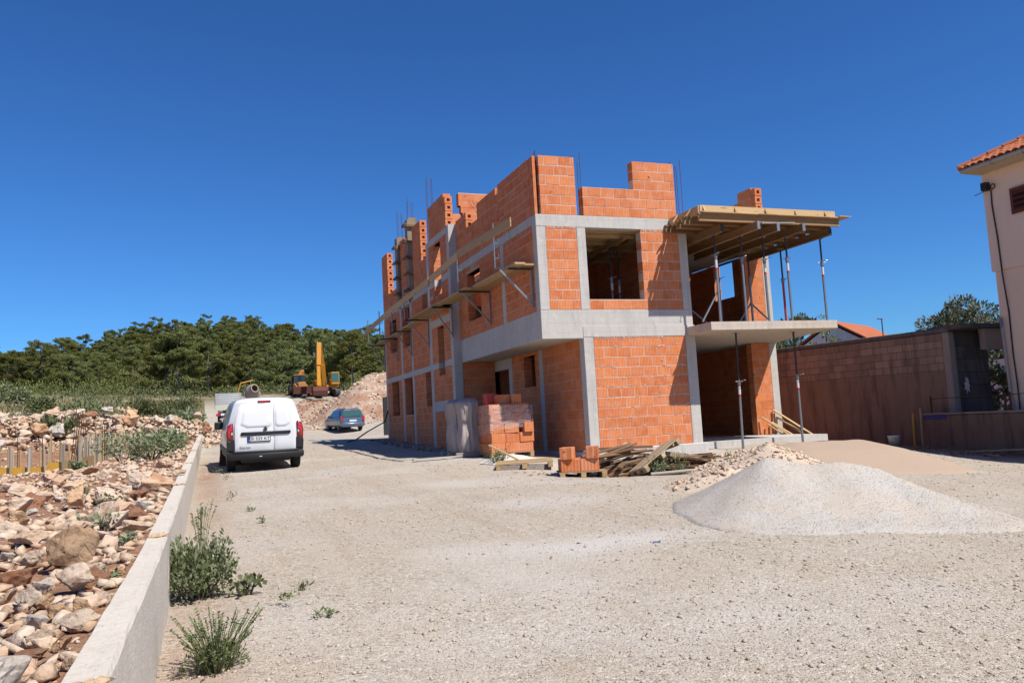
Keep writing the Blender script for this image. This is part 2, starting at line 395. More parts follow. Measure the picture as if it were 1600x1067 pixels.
ROAD = [(-7.8,-18.3,-.85),(-8,-12.75,-.63),(-7.9,-4.3,-.34),(-6.2,3.85,-.075),(-7.7,10.9,.16),(-4,-14.5,-.73),(-1.7,-8.4,-.51),(-1.5,-11,-.59),(.7,-11.3,-.66),
 (-.25,6.7,-.02),(-.3,11.5,.13),(-.3,16.8,.33),(1,-.3,-.27),(4.5,-.3,-.32),(-2,-1,-.24),(-.8,1.6,-.07),(-1.3,3.2,-.04),(5.4,-.1,-.17),(7.4,-.1,-.17),(8.7,2.4,-.25),(3.3,-7.9,-.52),(10.2,-4,-.83),(13.4,.4,-.72),(12,6,-.5),
 (7,-6.6,-.72),(13,-8,-.95),(5,-16,-.9),(2.1,39.3,.68),(-6.1,57.3,1.985),(-3.5,59,2.05),(-7,62,2.3),(-6.6,30,.95),(0.6,45.2,1.18),(6,41,1.5),(5.8,83.7,4.6),(3.1,86.8,5.0),(-11,114.5,6.8),(18,105.5,7.6),(-36,126,7.8),
 (25,17,.6),(25,40,1.6),(25,70,4.2),(60,60,3.0),(80,110,7.0),(-70,110,7.4),(-40,60,4.6),(-22,56,4.5),(-15.5,51,3.9),(-10,34,1.9),(-30,20,.8),(-40,-10,-.4),(40,-20,-1.0),(0,-40,-1.6)]
road_f = tps(ROAD)
RUB = [(-8.4,-15,-.12),(-8.5,-12,-.09),(-9.2,-11.5,-.07),(-12,-14,-.15),(-10,-4,.0),(-8.6,-3,.12),(-8.3,4,.32),(-8.2,10,.52),(-12.5,5,.0),(-11,12,.05),(-20,8,.2),
 (-14.7,20.5,1.5),(-12,21.9,1.6),(-9.9,25.0,1.4),(-17.5,19,1.5),(-13,25.5,1.45),(-12.4,16.2,.5),(-9.1,15,.5),(-14.1,14.5,.45),(-8.0,20,.75),(-7.9,30,1.1),(-10,34,1.9),(-15.5,51,3.9),(-22,56,4.5),(-7.6,45,1.75),(-25,-5,-.1),(-30,20,1.0),(-14,-5,0.05),(-16,30,1.9),(-30,40,3.2)]
rub_f = tps(RUB)
def wall_x(y): return -8.03 + 0.01 * (np.asarray(y, float) + 15.1)        # right face of the low wall
def sstep(a, b, x):
    t = np.clip((np.asarray(x, float) - a) / (b - a), 0, 1); return t * t * (3 - 2 * t)
def hill_h(x, y):
    """wooded ridge behind the site"""
    x = np.asarray(x, float); y = np.asarray(y, float)
    d = np.sqrt((x + 7.7) ** 2 + (y + 18.3) ** 2); b = np.degrees(np.arctan2(x + 7.7, y + 18.3))
    crest = np.interp(b, [-60, -30, -16, -10, -6, -2, 0, 3, 6, 10, 14, 20, 30, 50], [9, 11, 12.5, 13.5, 17.5, 21.5, 23.0, 22.0, 20, 18, 15, 9, 3, 0])
    base = np.interp(b, [-60, -12, 0, 15, 25, 40], [7.6, 7.6, 6.3, 6.6, 5, 2])
    rise = sstep(112, 250, d); fall = 1 - 0.8 * sstep(270, 600, d)
    return base + crest * rise * fall, sstep(95, 125, d)
def ground_z(x, y):
    x = np.asarray(x, float); y = np.asarray(y, float)
    left = x < wall_x(y) - 0.12
    m = sstep(45, 60, y); z = np.where(left, rub_f(x, y) * (1 - m) + road_f(x, y) * m, road_f(x, y))
    h, t = hill_h(x, y); far = sstep(130, 200, np.hypot(x, y)); z = np.where(np.hypot(x, y) > 60, np.clip(z, -2, 12), z)
    return z * (1 - t) + h * t
gz = lambda x, y: float(ground_z(x, y))
def fbm(x, y, s, seed=0.0, o=4):
    return noise.fractal(Vector((x * s, y * s, seed)), 1.0, 2.0, o)
vn_cache = {}
def vnoise(x, y, seed):
    """value noise on arrays"""
    if seed not in vn_cache: vn_cache[seed] = np.random.default_rng(seed).random((257, 257))
    g = vn_cache[seed]; xi = np.floor(x).astype(int); yi = np.floor(y).astype(int); fx = x - xi; fy = y - yi
    fx = fx * fx * (3 - 2 * fx); fy = fy * fy * (3 - 2 * fy)
    a = g[xi % 256, yi % 256]; b = g[(xi + 1) % 256, yi % 256]; c = g[xi % 256, (yi + 1) % 256]; d = g[(xi + 1) % 256, (yi + 1) % 256]
    return (a * (1 - fx) + b * fx) * (1 - fy) + (c * (1 - fx) + d * fx) * fy
def vfbm(x, y, s, seed, o=4):
    t = 0; amp = 0.5
    for k in range(o): t = t + amp * (vnoise(x * s, y * s, seed + k) - 0.5); s *= 2.03; amp *= 0.5
    return t

def ground_mat():
    n = NT("site_ground", 0.95, 0.15); p = n.pos()
    att = n.node("ShaderNodeVertexColor"); att.layer_name = "soil"; sp = n.node("ShaderNodeSeparateColor"); n.l(att.outputs[0], sp.inputs[0])
    big = n.noise(p, 0.35, 6, 0.65, 0.5); med = n.noise(p, 2.6, 6, 0.7); fine = n.noise(p, 26, 5, 0.75); grit = n.noise(p, 90, 3, 0.7)
    def stones(scale):
        """random grey, beige and dark stones: colour and height"""
        v = n.node("ShaderNodeTexVoronoi"); v.inputs["Scale"].default_value = scale; n.l(p, v.inputs["Vector"])
        s_ = n.node("ShaderNodeSeparateColor"); n.l(v.outputs["Color"], s_.inputs[0])
        col = n.ramp(s_.outputs[0], [(0.0, (0.27, 0.225, 0.18)), (0.10, (0.36, 0.31, 0.26)), (0.3, (0.46, 0.385, 0.30)), (0.55, (0.53, 0.455, 0.365)), (0.8, (0.54, 0.485, 0.41)), (1.0, (0.70, 0.62, 0.51))])
        return col, n.math('SUBTRACT', 0.6, v.outputs["Distance"]), s_.outputs[1]
    c1, h1, m1 = stones(38); c2, h2, m2 = stones(85); c3, h3, m3 = stones(17)
    grav = n.mix(n.ramp(big, [(0.36, (0, 0, 0)), (0.62, (1, 1, 1))]), (0.53, 0.40, 0.265, 1), (0.50, 0.415, 0.31, 1))
    cover = n.math('ADD', n.math('MULTIPLY', med, .9), n.math('MULTIPLY', big, .6))
    grav = n.mix(n.ramp(n.math('ADD', cover, n.math('MULTIPLY', m2, .5)), [(0.70, (0, 0, 0)), (0.80, (.9, .9, .9))]), grav, c2)
    k1 = n.ramp(n.math('ADD', cover, n.math('MULTIPLY', m1, .6)), [(0.92, (0, 0, 0)), (0.97, (.9, .9, .9))]); grav = n.mix(k1, grav, c1)
    k3 = n.ramp(n.math('ADD', cover, n.math('MULTIPLY', m3, .6)), [(1.14, (0, 0, 0)), (1.17, (.85, .85, .85))]); grav = n.mix(k3, grav, c3)
    grav = n.mix(n.ramp(grit, [(0.60, (0, 0, 0)), (0.78, (0.5, 0.5, 0.5))]), grav, (0.22, 0.17, 0.13, 1))
    trk = n.noise(n.mapped(p, (1.5, .10, 1), (0, 0, R(-8))), 1.6, 4, .6, .3)
    grav = n.mix(n.ramp(trk, [(.50, (0, 0, 0)), (.66, (.6, .6, .6))]), grav, (0.53, 0.45, 0.365, 1))
    grav = n.mix(n.ramp(trk, [(.34, (.45, .45, .45)), (.46, (0, 0, 0))]), grav, (0.44, 0.345, 0.255, 1))
    pale = n.mix(sp.outputs[2], grav, n.mix(fine, (0.66, 0.62, 0.58, 1), (0.58, 0.53, 0.48, 1)))
    soil = n.mix(n.ramp(med, [(0.3, (0, 0, 0)), (0.7, (1, 1, 1))]), (0.21, 0.085, 0.042, 1), (0.45, 0.29, 0.19, 1))
    soil = n.mix(n.ramp(n.noise(p, 7, 5, 0.7), [(0.42, (0, 0, 0)), (0.6, (0.8, 0.8, 0.8))]), soil, (0.30, 0.115, 0.05, 1))
    soil = n.mix(n.ramp(fine, [(0.5, (0, 0, 0)), (0.7, (0.7, 0.7, 0.7))]), soil, (0.52, 0.41, 0.32, 1))
    grass = n.mix(n.ramp(med, [(0.35, (0, 0, 0)), (0.65, (1, 1, 1))]), (0.10, 0.095, 0.035, 1), (0.24, 0.20, 0.09, 1))
    c = n.mix(sp.outputs[0], pale, soil); c = n.mix(sp.outputs[1], c, grass)
    n.col(c); hh = n.math('ADD', n.math('MULTIPLY', h2, .6), n.math('MULTIPLY', n.math('MULTIPLY', h1, k1), 1.4)); hh = n.math('ADD', hh, n.math('MULTIPLY', n.math('MULTIPLY', h3, k3), 2.6))
    n.bump(n.math('ADD', n.math('ADD', hh, n.math('MULTIPLY', fine, .6)), n.math('MULTIPLY', grit, 0.4)), 0.8, 0.012)
    return n.m

def build_ground():
    # u runs across from the low wall, v along it; fine lines near the viewer
    u = np.concatenate([[-700, -500, -350, -240, -160, -110, -80], np.arange(-60, -20, 2.5), np.arange(-20, -8, 0.6), np.arange(-8, -0.3, 0.14), [-0.16, -0.13, -0.10],
                        np.arange(0.0, 9, 0.14), np.arange(9, 24, 0.5), np.arange(24, 60, 2.5), [64, 75, 90, 120, 170, 240, 350, 500, 700]])
    v = np.concatenate([[-300, -150, -80, -50, -35, -26], np.arange(-21, 6, 0.14), np.arange(6, 30, 0.4), np.arange(30, 70, 1.2), np.arange(70, 140, 3), np.arange(140, 300, 7), [310, 340, 380, 440, 520, 640, 800, 1000, 1300]])
    U, Vv = np.meshgrid(u, v); X = U + np.clip(wall_x(np.clip(Vv, -30, 70)), -9, -6); Y = Vv
    Z = ground_z(X, Y)
    left = U < -0.12
    near = 1 - sstep(50, 90, Y)
    Z = Z + near * np.where(left, vfbm(X, Y, 0.9, 5) * 0.34 * sstep(0.15, 0.9, -U), (vfbm(X, Y, 0.45, 9) * 0.10 + vfbm(X, Y, 2.2, 15) * 0.028))
    # hollow where the old timber lies, and the earth bank beside it
    Z = Z - 0.28 * np.exp(-(((X - 1.15) / 1.1) ** 2 + ((Y + 2.6) / 0.9) ** 2)) * (~left)
    ny, nx = X.shape; I = np.arange(ny * nx).reshape(ny, nx)
    F = np.stack([I[:-1, :-1], I[:-1, 1:], I[1:, 1:], I[1:, :-1]], -1).reshape(-1, 4)
    me = np_mesh("ground", np.stack([X, Y, Z], -1).reshape(-1, 3), F, ground_mat(), True)
    d = np.hypot(X, Y)
    n1 = vfbm(X, Y, 0.35, 31) * 1.6
    soil = np.where(left, np.clip(1.1 + n1, 0, 1), 0) * (1 - sstep(20, 30, Y))
    soil = np.maximum(soil, np.where(~left, 0.75 * np.exp(-((U - 0.25) / 0.35) ** 2) * np.clip(0.5 + n1 * 1.5, 0, 1) * (1 - sstep(5, 15, Y)), 0))
    soil = np.maximum(soil, sstep(9.5, 11.5, X + 0.25 * Y) * (1 - sstep(14, 22, Y)) * 0.95)
    grass = np.where(left, sstep(24, 34, Y + n1 * 8), sstep(78, 96, Y + n1 * 10)) * np.clip(0.75 + n1 * 2.2, 0, 1)
    grass = np.maximum(grass, sstep(110, 125, d)); grass = np.maximum(grass, sstep(16, 24, X) * 0.9)
    pale = np.exp(-(((X + 3.55) / 1.0) ** 2 + ((Y + 10.2) / 0.45) ** 2)) * 0.9 + np.exp(-(((X + 0.6) / 0.9) ** 2 + ((Y + 1.2) / 0.9) ** 2)) * 0.6
    pale = pale + np.clip(vfbm(X, Y, 0.6, 77) * 2.0, 0, 0.5) * (~left) * near
    a = me.color_attributes.new("soil", 'FLOAT_COLOR', 'POINT')
    rgba = np.stack([soil, grass, np.clip(pale, 0, 1), np.ones_like(soil)], -1).reshape(-1, 4).astype(np.float32)
    a.data.foreach_set("color", rgba.ravel())
    o = link("ground", me); tag(o, "wide gravel yard and reddish earth sloping gently up to the wooded ridge", None, None, "structure")
    return o, (u, v, Z)
ground_o, (gu, gv, gZ) = build_ground()
def surf_z(x, y):
    """height of the ground mesh (with its roughness) at x, y"""
    x = np.asarray(x, float); y = np.asarray(y, float); uu = x - np.clip(wall_x(np.clip(y, -30, 70)), -9, -6)
    i = np.clip(np.searchsorted(gu, uu) - 1, 0, len(gu) - 2); j = np.clip(np.searchsorted(gv, y) - 1, 0, len(gv) - 2)
    fx = (uu - gu[i]) / (gu[i + 1] - gu[i]); fy = (y - gv[j]) / (gv[j + 1] - gv[j])
    return (gZ[j, i] * (1 - fx) + gZ[j, i + 1] * fx) * (1 - fy) + (gZ[j + 1, i] * (1 - fx) + gZ[j + 1, i + 1] * fx) * fy
sz = lambda x, y: float(surf_z(x, y))

# ------------------------------------------------------------------ stones
def rock_mesh(name, seed, mat, sub=2, n=16, flat=(1, 1, 0.75), rough=0.10):
    r = random.Random(seed); bm = bmesh.new()
    for i in range(n):
        v = Vector((r.gauss(0, 1), r.gauss(0, 1), r.gauss(0, 1))).normalized() * r.uniform(0.8, 1.05)
        bm.verts.new((v.x * flat[0] * .5, v.y * flat[1] * .5, v.z * flat[2] * .5))
    res = bmesh.ops.convex_hull(bm, input=bm.verts)
    bmesh.ops.delete(bm, geom=[g for g in res["geom_interior"] if isinstance(g, bmesh.types.BMVert)], context='VERTS')
    bmesh.ops.dissolve_limit(bm, angle_limit=R(18), verts=bm.verts, edges=bm.edges)
    bmesh.ops.triangulate(bm, faces=bm.faces)
    if sub:
        bmesh.ops.bevel(bm, geom=list(bm.edges), offset=0.018, segments=1, affect='EDGES', clamp_overlap=True)
        bmesh.ops.triangulate(bm, faces=bm.faces)
        for k in range(sub + 1):
            long = [e for e in bm.edges if e.calc_length() > 0.10]
            if long: bmesh.ops.subdivide_edges(bm, edges=long, cuts=1, use_grid_fill=False); bmesh.ops.triangulate(bm, faces=bm.faces)
        sv = Vector((seed * 7.1, seed * 1.7, 0))
        for v in bm.verts:
            d = noise.fractal(v.co * 2.6 + sv, 1.0, 2.0, 3) + .45 * (abs(noise.noise(v.co * 7 + sv)) - .3) + .25 * noise.noise(v.co * 15 + sv)
            lay = noise.cell(Vector((v.co.x * 2.2, v.co.y * 2.2, v.co.z * 6)) + sv)
            v.co += v.co.normalized() * (d * rough + (lay - .5) * .035)
    me = bpy.data.meshes.new(name); bm.to_mesh(me); bm.free(); me.materials.append(mat); return me

OCT_F = np.array([(0,2,4),(2,1,4),(1,3,4),(3,0,4),(2,0,5),(1,2,5),(3,1,5),(0,3,5)])
OCT_V = np.array([(1,0,0),(-1,0,0),(0,1,0),(0,-1,0),(0,0,1),(0,0,-1)], float)
def pebbles(name, P, S, mats, parent=None, flat=0.6, seed=3):
    """many small angular stones as one mesh: P (n,3) centres, S (n,) sizes"""
    g = np.random.default_rng(seed); n = len(P)
    base = OCT_V[None] * (0.5 + 0.35 * g.random((n, 6, 1))); base = base + (g.random((n, 6, 3)) - 0.5) * 0.55
    base[:, :, 2] *= flat
    a = g.random(n) * 2 * np.pi; c, s = np.cos(a), np.sin(a)
    x = base[:, :, 0] * c[:, None] - base[:, :, 1] * s[:, None]; y = base[:, :, 0] * s[:, None] + base[:, :, 1] * c[:, None]
    V = np.stack([x, y, base[:, :, 2]], -1) * S[:, None, None] + P[:, None]
    F = (OCT_F[None] + (np.arange(n) * 6)[:, None, None]).reshape(-1, 3)
    return link(name, np_mesh(name, V.reshape(-1, 3), F, mats), parent)

def leaf_quads(C, D, L, Wd, seed=1, jitter=0.6):
    """leaf blades: centres C (n,3), directions D (n,3), lengths L, widths Wd -> verts, faces (a kite each)"""
    g = np.random.default_rng(seed); n = len(C)
    D = D + (g.random((n, 3)) - 0.5) * 2 * jitter; D = D / (np.linalg.norm(D, axis=1, keepdims=True) + 1e-9)
    q = g.normal(size=(n, 3)); Sd = np.cross(D, q); Sd /= (np.linalg.norm(Sd, axis=1, keepdims=True) + 1e-9)
    L = np.broadcast_to(L, (n,))[:, None]; Wd = np.broadcast_to(Wd, (n,))[:, None]
    V = np.stack([C - D * L * .5, C + Sd * Wd * .5 + D * L * .05, C + D * L * .5, C - Sd * Wd * .5 + D * L * .05], 1)
    F = np.arange(n * 4).reshape(n, 4)
    return V.reshape(-1, 3), F

def leaf_quads_n(C, N, L, Wd, seed=1, jit=.65):
    """leaf blades lying roughly across a surface with normals N"""
    g = np.random.default_rng(seed); n = len(C); N = N + g.normal(size=(n, 3)) * jit; N /= np.linalg.norm(N, axis=1, keepdims=True)
    D = np.cross(N, g.normal(size=(n, 3))); D /= np.linalg.norm(D, axis=1, keepdims=True) + 1e-9; Sd = np.cross(N, D); L = np.broadcast_to(L, (n,))[:, None]; Wd = np.broadcast_to(Wd, (n,))[:, None]
    V = np.stack([C - D * L * .5, C + Sd * Wd * .5 + D * L * .05, C + D * L * .5, C - Sd * Wd * .5 + D * L * .05], 1)
    return V.reshape(-1, 3), np.arange(n * 4).reshape(n, 4)

# ------------------------------------------------------------------ the brick house under construction
house = empty("unfinished_house", (0, 0, 0), label="unfinished two storey house of orange hollow blocks in a grey concrete frame", cat="building")
CH, BL, BH = 0.25, 0.375, 0.238
joined = MB()
brick_cache = {}
n_single = [0]
def pmap(axis, plane):
    return (lambda u, d, z: (u, plane + d, z)) if axis == 'x' else (lambda u, d, z: (plane + d, u, z))
def brick_me(L, H, axis, th):
    k = (round(L, 2), round(H, 3), axis, th)
    if k not in brick_cache:
        s = (k[0] / 2 - 0.002, th / 2, k[1] / 2) if axis == 'x' else (th / 2, k[0] / 2 - 0.002, k[1] / 2)
        brick_cache[k] = MB().bbox([-t for t in s], s, 0.006).mesh("brick", BRICK)
    return brick_cache[k]
def subtract(a, b, holes):
    """interval [a,b] minus holes"""
    out = [(a, b)]
    for h0, h1 in holes:
        nx = []
        for p, q in out:
            if h1 <= p or h0 >= q: nx.append((p, q)); continue
            if h0 > p: nx.append((p, h0))
            if h1 < q: nx.append((h1, q))
        out = nx
    return out
def panel(name, axis, plane, u0, u1, z0, z1, holes=(), th=0.25, single=False, phase=0.0, zbase=None, rows=None):
    """a block wall: mortar core with blocks proud of it; holes are (u0,u1,z0,z1)"""
    f = pmap(axis, plane); zbase = z0 if zbase is None else zbase
    core = MB(); zs = sorted({z0, z1, *[h[2] for h in holes if z0 < h[2] < z1], *[h[3] for h in holes if z0 < h[3] < z1]})
    for a, b in zip(zs[:-1], zs[1:]):
        hs = [(h[0], h[1]) for h in holes if h[2] < b - 1e-4 and h[3] > a + 1e-4]
        for p, q in subtract(u0, u1, hs):
            core.box(f(p + 0.004, 0.0045, a + (0.003 if a == z0 else 0)), f(q - 0.004, th - 0.0045, b - (0.01 if b == z1 else 0)))
    wall = core.build(name, MORTAR, house)
    k0 = int(math.floor((z0 - zbase) / CH + 1e-6)); k = k0
    while zbase + k * CH < z1 - 0.02:
        za, zb = max(z0, zbase + k * CH), min(z1, zbase + k * CH + BH)
        cuts = sorted({za, zb, *[h[2] for h in holes if za < h[2] < zb], *[h[3] for h in holes if za < h[3] < zb]})
        for a, b in zip(cuts[:-1], cuts[1:]):
            if b - a < 0.03: continue
            hs = [(h[0], h[1]) for h in holes if h[2] < b - 1e-4 and h[3] > a + 1e-4]
            off = (BL / 2 if k % 2 else 0) + phase + rnd.uniform(-0.05, 0.05)
            for p, q in subtract(u0, u1, hs):
                edges = [p]; x = u0 + off - BL * math.ceil((u0 + off - p) / BL + 1) if True else p
                while x < q:
                    if x > p + 0.07 and x < q - 0.07: edges.append(x)
                    x += BL
                edges.append(q)
                for s, e in zip(edges[:-1], edges[1:]):
                    L = e - s - 0.004; H = b - a + (rnd.uniform(-.006, .004) if b - a > .2 else 0)
                    if L < 0.03: continue
                    dd = rnd.uniform(-0.0035, 0.0025)
                    if single and n_single[0] < 292:
                        link("brick", brick_me(L, H, axis, th), wall, f((s + e) / 2, th / 2 + dd, (a + b) / 2), (rnd.uniform(-.004, .004), rnd.uniform(-.006, .006) if axis == 'x' else 0, 0))
                        n_single[0] += 1
                    else:
                        joined.box(f(s + 0.003, dd, a), f(e - 0.003, th + dd, b))
        k += 1
    return wall
def conc(name, axis, plane, u0, u1, z0, z1, d0=-0.004, d1=0.254, mat=None, label=None):
    f = pmap(axis, plane)
    o = MB().bbox(f(u0, d0, z0), f(u1, d1, z1), 0.008).build(name, mat or CONC, house)
    if label: o["label"] = label
    return o
# ---- front, lower storey
panel("brick_wall", 'x', 0, 1.362, 3.998, 0.0, 2.748, single=True, phase=0.1)
conc("column", 'x', 0, 1.096, 1.36, -0.1, 2.745, -0.010, 0.26); conc("column", 'x', 0, 4.0, 4.295, -0.1, 2.745, -0.010, 0.26)
conc("beam", 'x', 0, 1.096, 4.29, 2.75, 3.02, -0.016, 0.0)
MB().bbox((1.0, -0.1, -0.45), (4.39, 0.24, -0.002), 0.02).build("plinth", CONC, house)
# ---- front, upper storey
conc("beam", 'x', 0, 0.0, 4.262, 2.72, 3.43, -0.002, 0.254, label="deep concrete floor beam over the ground storey")
panel("brick_wall", 'x', 0, 0.252, 1.088, 3.434, 5.55, single=True, phase=0.2, zbase=3.434)
panel("brick_wall", 'x', 0, 1.335, 4.008, 3.434, 5.60, [(1.33, 2.89, 3.69, 5.9)], single=True, zbase=3.434)
conc("column", 'x', 0, 0.002, 0.25, 3.432, 5.498, -0.006, 0.25); conc("column", 'x', 0, 1.09, 1.333, 3.432, 5.498, -0.006, 0.25); conc("column", 'x', 0, 4.01, 4.26, 3.432, 5.498, -0.006, 0.25)
conc("beam", 'x', 0, 0.0, 4.262, 5.50, 5.80, -0.009, 0.256, label="concrete ring beam along the top of the upper storey")
# ragged grout that ran down between blocks and beams
gd = MB(); rg = random.Random(3)
for (x0, x1, z, d) in ((1.40, 3.3, 2.752, -.012), (.27, 1.07, 5.505, -.008), (2.92, 3.9, 5.505, -.008)):
    x = x0
    while x < x1:
        w_ = rg.uniform(.015, .05); L_ = rg.uniform(.01, .07)
        gd.prism([(x, z), (x + w_, z), (x + w_ * rg.uniform(.5, .8), z - L_), (x + w_ * .3, z - L_ * rg.uniform(.6, 1))], 1, d, 0.004); x += w_ * rg.uniform(.9, 2.2)
for k in range(46):   # smears on the joints
    x = rg.uniform(1.4, 3.9); z = .25 * rg.randint(1, 10) + rg.uniform(-.03, .03); w_ = rg.uniform(.03, .12); h_ = rg.uniform(.008, .022)
    gd.prism([(x, z), (x + w_ * .4, z - h_), (x + w_, z - h_ * .4), (x + w_ * .7, z + h_ * .8), (x + w_ * .2, z + h_ * .6)], 1, -.008, .004)
o = gd.build("grout", MORTAR, house); o["kind"] = "stuff"
# ---- front parapet of the third storey
panel("brick_wall", 'x', 0, 0.165, 1.14, 5.803, 7.29, single=True, zbase=5.803)
panel("brick_wall", 'x', 0, 1.315, 4.01, 5.803, 7.29, [(1.2, 2.78, 6.545, 8)], single=True, zbase=5.803, phase=0.15)
# ---- left side over the porch
panel("brick_wall", 'y', 0, 0.26, 2.34, 3.434, 5.565, zbase=3.434, single=True)
panel("brick_wall", 'y', 0, 2.61, 6.575, 3.434, 5.565, [(4.4, 5.65, 3.89, 5.34)], zbase=3.434)
conc("beam", 'y', 0, 0.258, 6.575, 2.72, 3.43, -0.002, 0.25); conc("beam", 'y', 0, 0.258, 6.575, 5.57, 5.80, -0.009, 0.25)
conc("column", 'y', 0, 2.35, 2.6, 3.432, 5.568, -0.007, 0.25)
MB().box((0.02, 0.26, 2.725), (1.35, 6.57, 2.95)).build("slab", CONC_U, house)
panel("brick_wall", 'y', 0, 0.27, 2.55, 5.803, 7.27, zbase=5.803, single=True)
MB().bbox((0.0, 0.0, 5.803), (0.075, 0.262, 7.26), 0.004).build("brick", BRICK, house)
panel("brick_wall", 'y', 0, 2.75, 6.57, 5.803, 7.24, [(4.4, 5.7, 6.78, 9)], zbase=5.803)
MB().bbox((0.0, 4.4, 5.345), (0.20, 5.65, 5.56), 0.004).build("lintel_board", WOOD, house)
# ---- wing that stands forward on the left
XP = -0.25
conc("column", 'y', XP, 6.58, 6.85, -0.2, 7.17, -0.006, 0.27)
for a, b, t in ((9.1, 9.42, 7.15), (11.83, 12.08, 5.47), (13.55, 13.8, 5.47), (16.57, 16.8, 5.47)): conc("column", 'y', XP, a, b, -0.2, t, -0.007, 0.25)
W4 = (7.63, 8.36, 2.45, 4.05); WS = (7.6, 8.45, 5.12, 6.85)
for a, b in ((6.852, 7.63), (8.36, 9.098), (9.422, 11.828), (12.082, 13.548), (13.802, 16.568)):
    conc("beam", 'y', XP, a, b, 2.69, 2.89, -0.004, 0.25)
for a, b in ((6.852, 7.6), (8.45, 9.098), (9.422, 11.828), (12.082, 13.548), (13.802, 16.568)):
    conc("beam", 'y', XP, a, b, 5.47, 5.68, -0.004, 0.25)
for (z0, z1, a, b) in ((6.93, 7.15, 6.852, 9.098), (1.25, 1.60, 6.852, 9.098)): conc("beam", 'y', XP, a, b, z0, z1, -0.004, 0.25)
conc("beam", 'y', XP, 6.852, 7.63, 4.1, 4.36, -0.004, 0.25); conc("beam", 'y', XP, 7.63, 9.098, 4.1, 4.36, -0.004, 0.25)
conc("beam", 'y', XP, 7.5, 8.5, 2.66, 2.92, 0.14, 0.25, CONC_D); conc("beam", 'y', XP, 7.5, 8.5, 5.45, 5.70, 0.14, 0.25, CONC_D)
for (a, b, z0, z1, hs) in ((6.855, 9.095, 0.0, 1.248, ()), (6.855, 9.095, 1.602, 2.688, (W4,)), (6.855, 9.095, 2.892, 4.098, (W4,)), (6.855, 9.095, 4.362, 5.468, (WS,)), (6.855, 9.095, 5.682, 6.928, (WS,)),
        (9.425, 11.825, 0, 2.688, ((9.43, 10.16, 1.49, 2.7),)), (12.085, 13.545, 0, 2.688, ((12.16, 13.35, 1.27, 2.7),)), (13.805, 16.565, 0, 2.688, ((14.47, 15.7, 1.3, 2.7),)),
        (9.425, 11.825, 2.892, 5.468, ((9.53, 10.2, 4.4, 5.5),)), (12.085, 13.545, 2.892, 5.468, ((12.16, 13.33, 3.88, 5.5),)), (13.805, 16.565, 2.892, 5.468, ((14.5, 15.7, 3.88, 5.2),))):
    panel("brick_wall", 'y', XP, a, b, z0, z1, hs, zbase=z0)
for a, b, z1 in ((15.9, 16.8, 8.18), (13.95, 15.9, 6.4), (12.5, 13.3, 8.10), (10.27, 11.3, 8.18), (9.45, 10.27, 6.7), (11.62, 12.3, 6.2)):
    panel("brick_wall", 'y', XP, a, b, 5.683, z1, zbase=5.683)
panel("brick_wall", 'y', XP, 7.0, 8.97, 7.153, 8.28, zbase=7.153)
# open block ends (with their square mortar pocket) on wall ends that face the yard
pm = MB(); h = 0.05; W2, H2, D2 = 0.122, 0.117, 0.20
ring_o = [(-W2, -H2), (W2, -H2), (W2, H2), (-W2, H2)]; ring_i = [(-h, -h), (h, -h), (h, h), (-h, h)]
for i in range(4):
    j = (i + 1) % 4
    pm.add([(ring_o[i][0], 0, ring_o[i][1]), (ring_o[j][0], 0, ring_o[j][1]), (ring_i[j][0], 0, ring_i[j][1]), (ring_i[i][0], 0, ring_i[i][1])], [(0, 1, 2, 3)])
    pm.add([(ring_i[i][0], 0, ring_i[i][1]), (ring_i[j][0], 0, ring_i[j][1]), (ring_i[j][0], 0.12, ring_i[j][1]), (ring_i[i][0], 0.12, ring_i[i][1])], [(0, 1, 2, 3)])
    pm.add([(ring_o[i][0], 0, ring_o[i][1]), (ring_o[j][0], 0, ring_o[j][1]), (ring_o[j][0], D2, ring_o[j][1]), (ring_o[i][0], D2, ring_o[i][1])], [(0, 1, 2, 3)])
pm.add([(x, 0.12, z) for x, z in ring_i], [(0, 1, 2, 3)]); pm.add([(x, D2, z) for x, z in ring_o], [(0, 1, 2, 3)])
END = pm.mesh("brick", BRICK)
ends = MB().box((-0.2, 7.02, 7.2), (-0.05, 7.06, 7.25)).build("wall_end", MORTAR, house)
def end_stack(x, y, z0, n):
    for k in range(n):
        link("brick", END, ends, (x + rnd.uniform(-.006, .006), y - 0.19 + rnd.uniform(-.006, .006), z0 + CH * (k + .5)))
end_stack(-0.125, 15.9, 5.683, 10); end_stack(-0.125, 12.5, 5.683, 9); end_stack(-0.125, 10.27, 5.683, 10); end_stack(-0.125, 7.0, 7.153, 4); end_stack(0.125, 5.68, 6.78, 2); end_stack(0.125, 2.74, 5.803, 5)
# ---- porch wall set back on the ground storey
panel("brick_wall", 'y', 1.096, 0.265, 2.675, -0.05, 2.72, zbase=0, single=True)
panel("brick_wall", 'y', 1.096, 2.935, 5.045, -0.05, 2.72, [(3.22, 4.08, 1.74, 2.62)], zbase=0)
conc("column", 'y', 1.096, 2.68, 2.93, -0.2, 2.72, -0.006, 0.25); conc("column", 'y', 1.096, 5.05, 5.35, -0.2, 2.40, -0.006, 0.25)
conc("lintel", 'y', 1.096, 5.05, 6.59, 2.402, 2.72, -0.008, 0.25)
panel("brick_wall", 'x', 6.6, 0.02, 1.09, -0.05, 2.72, zbase=0)
MB().bbox((1.02, 0.25, -0.35), (1.09, 6.6, -0.055), 0.01).build("plinth", CONC, house)
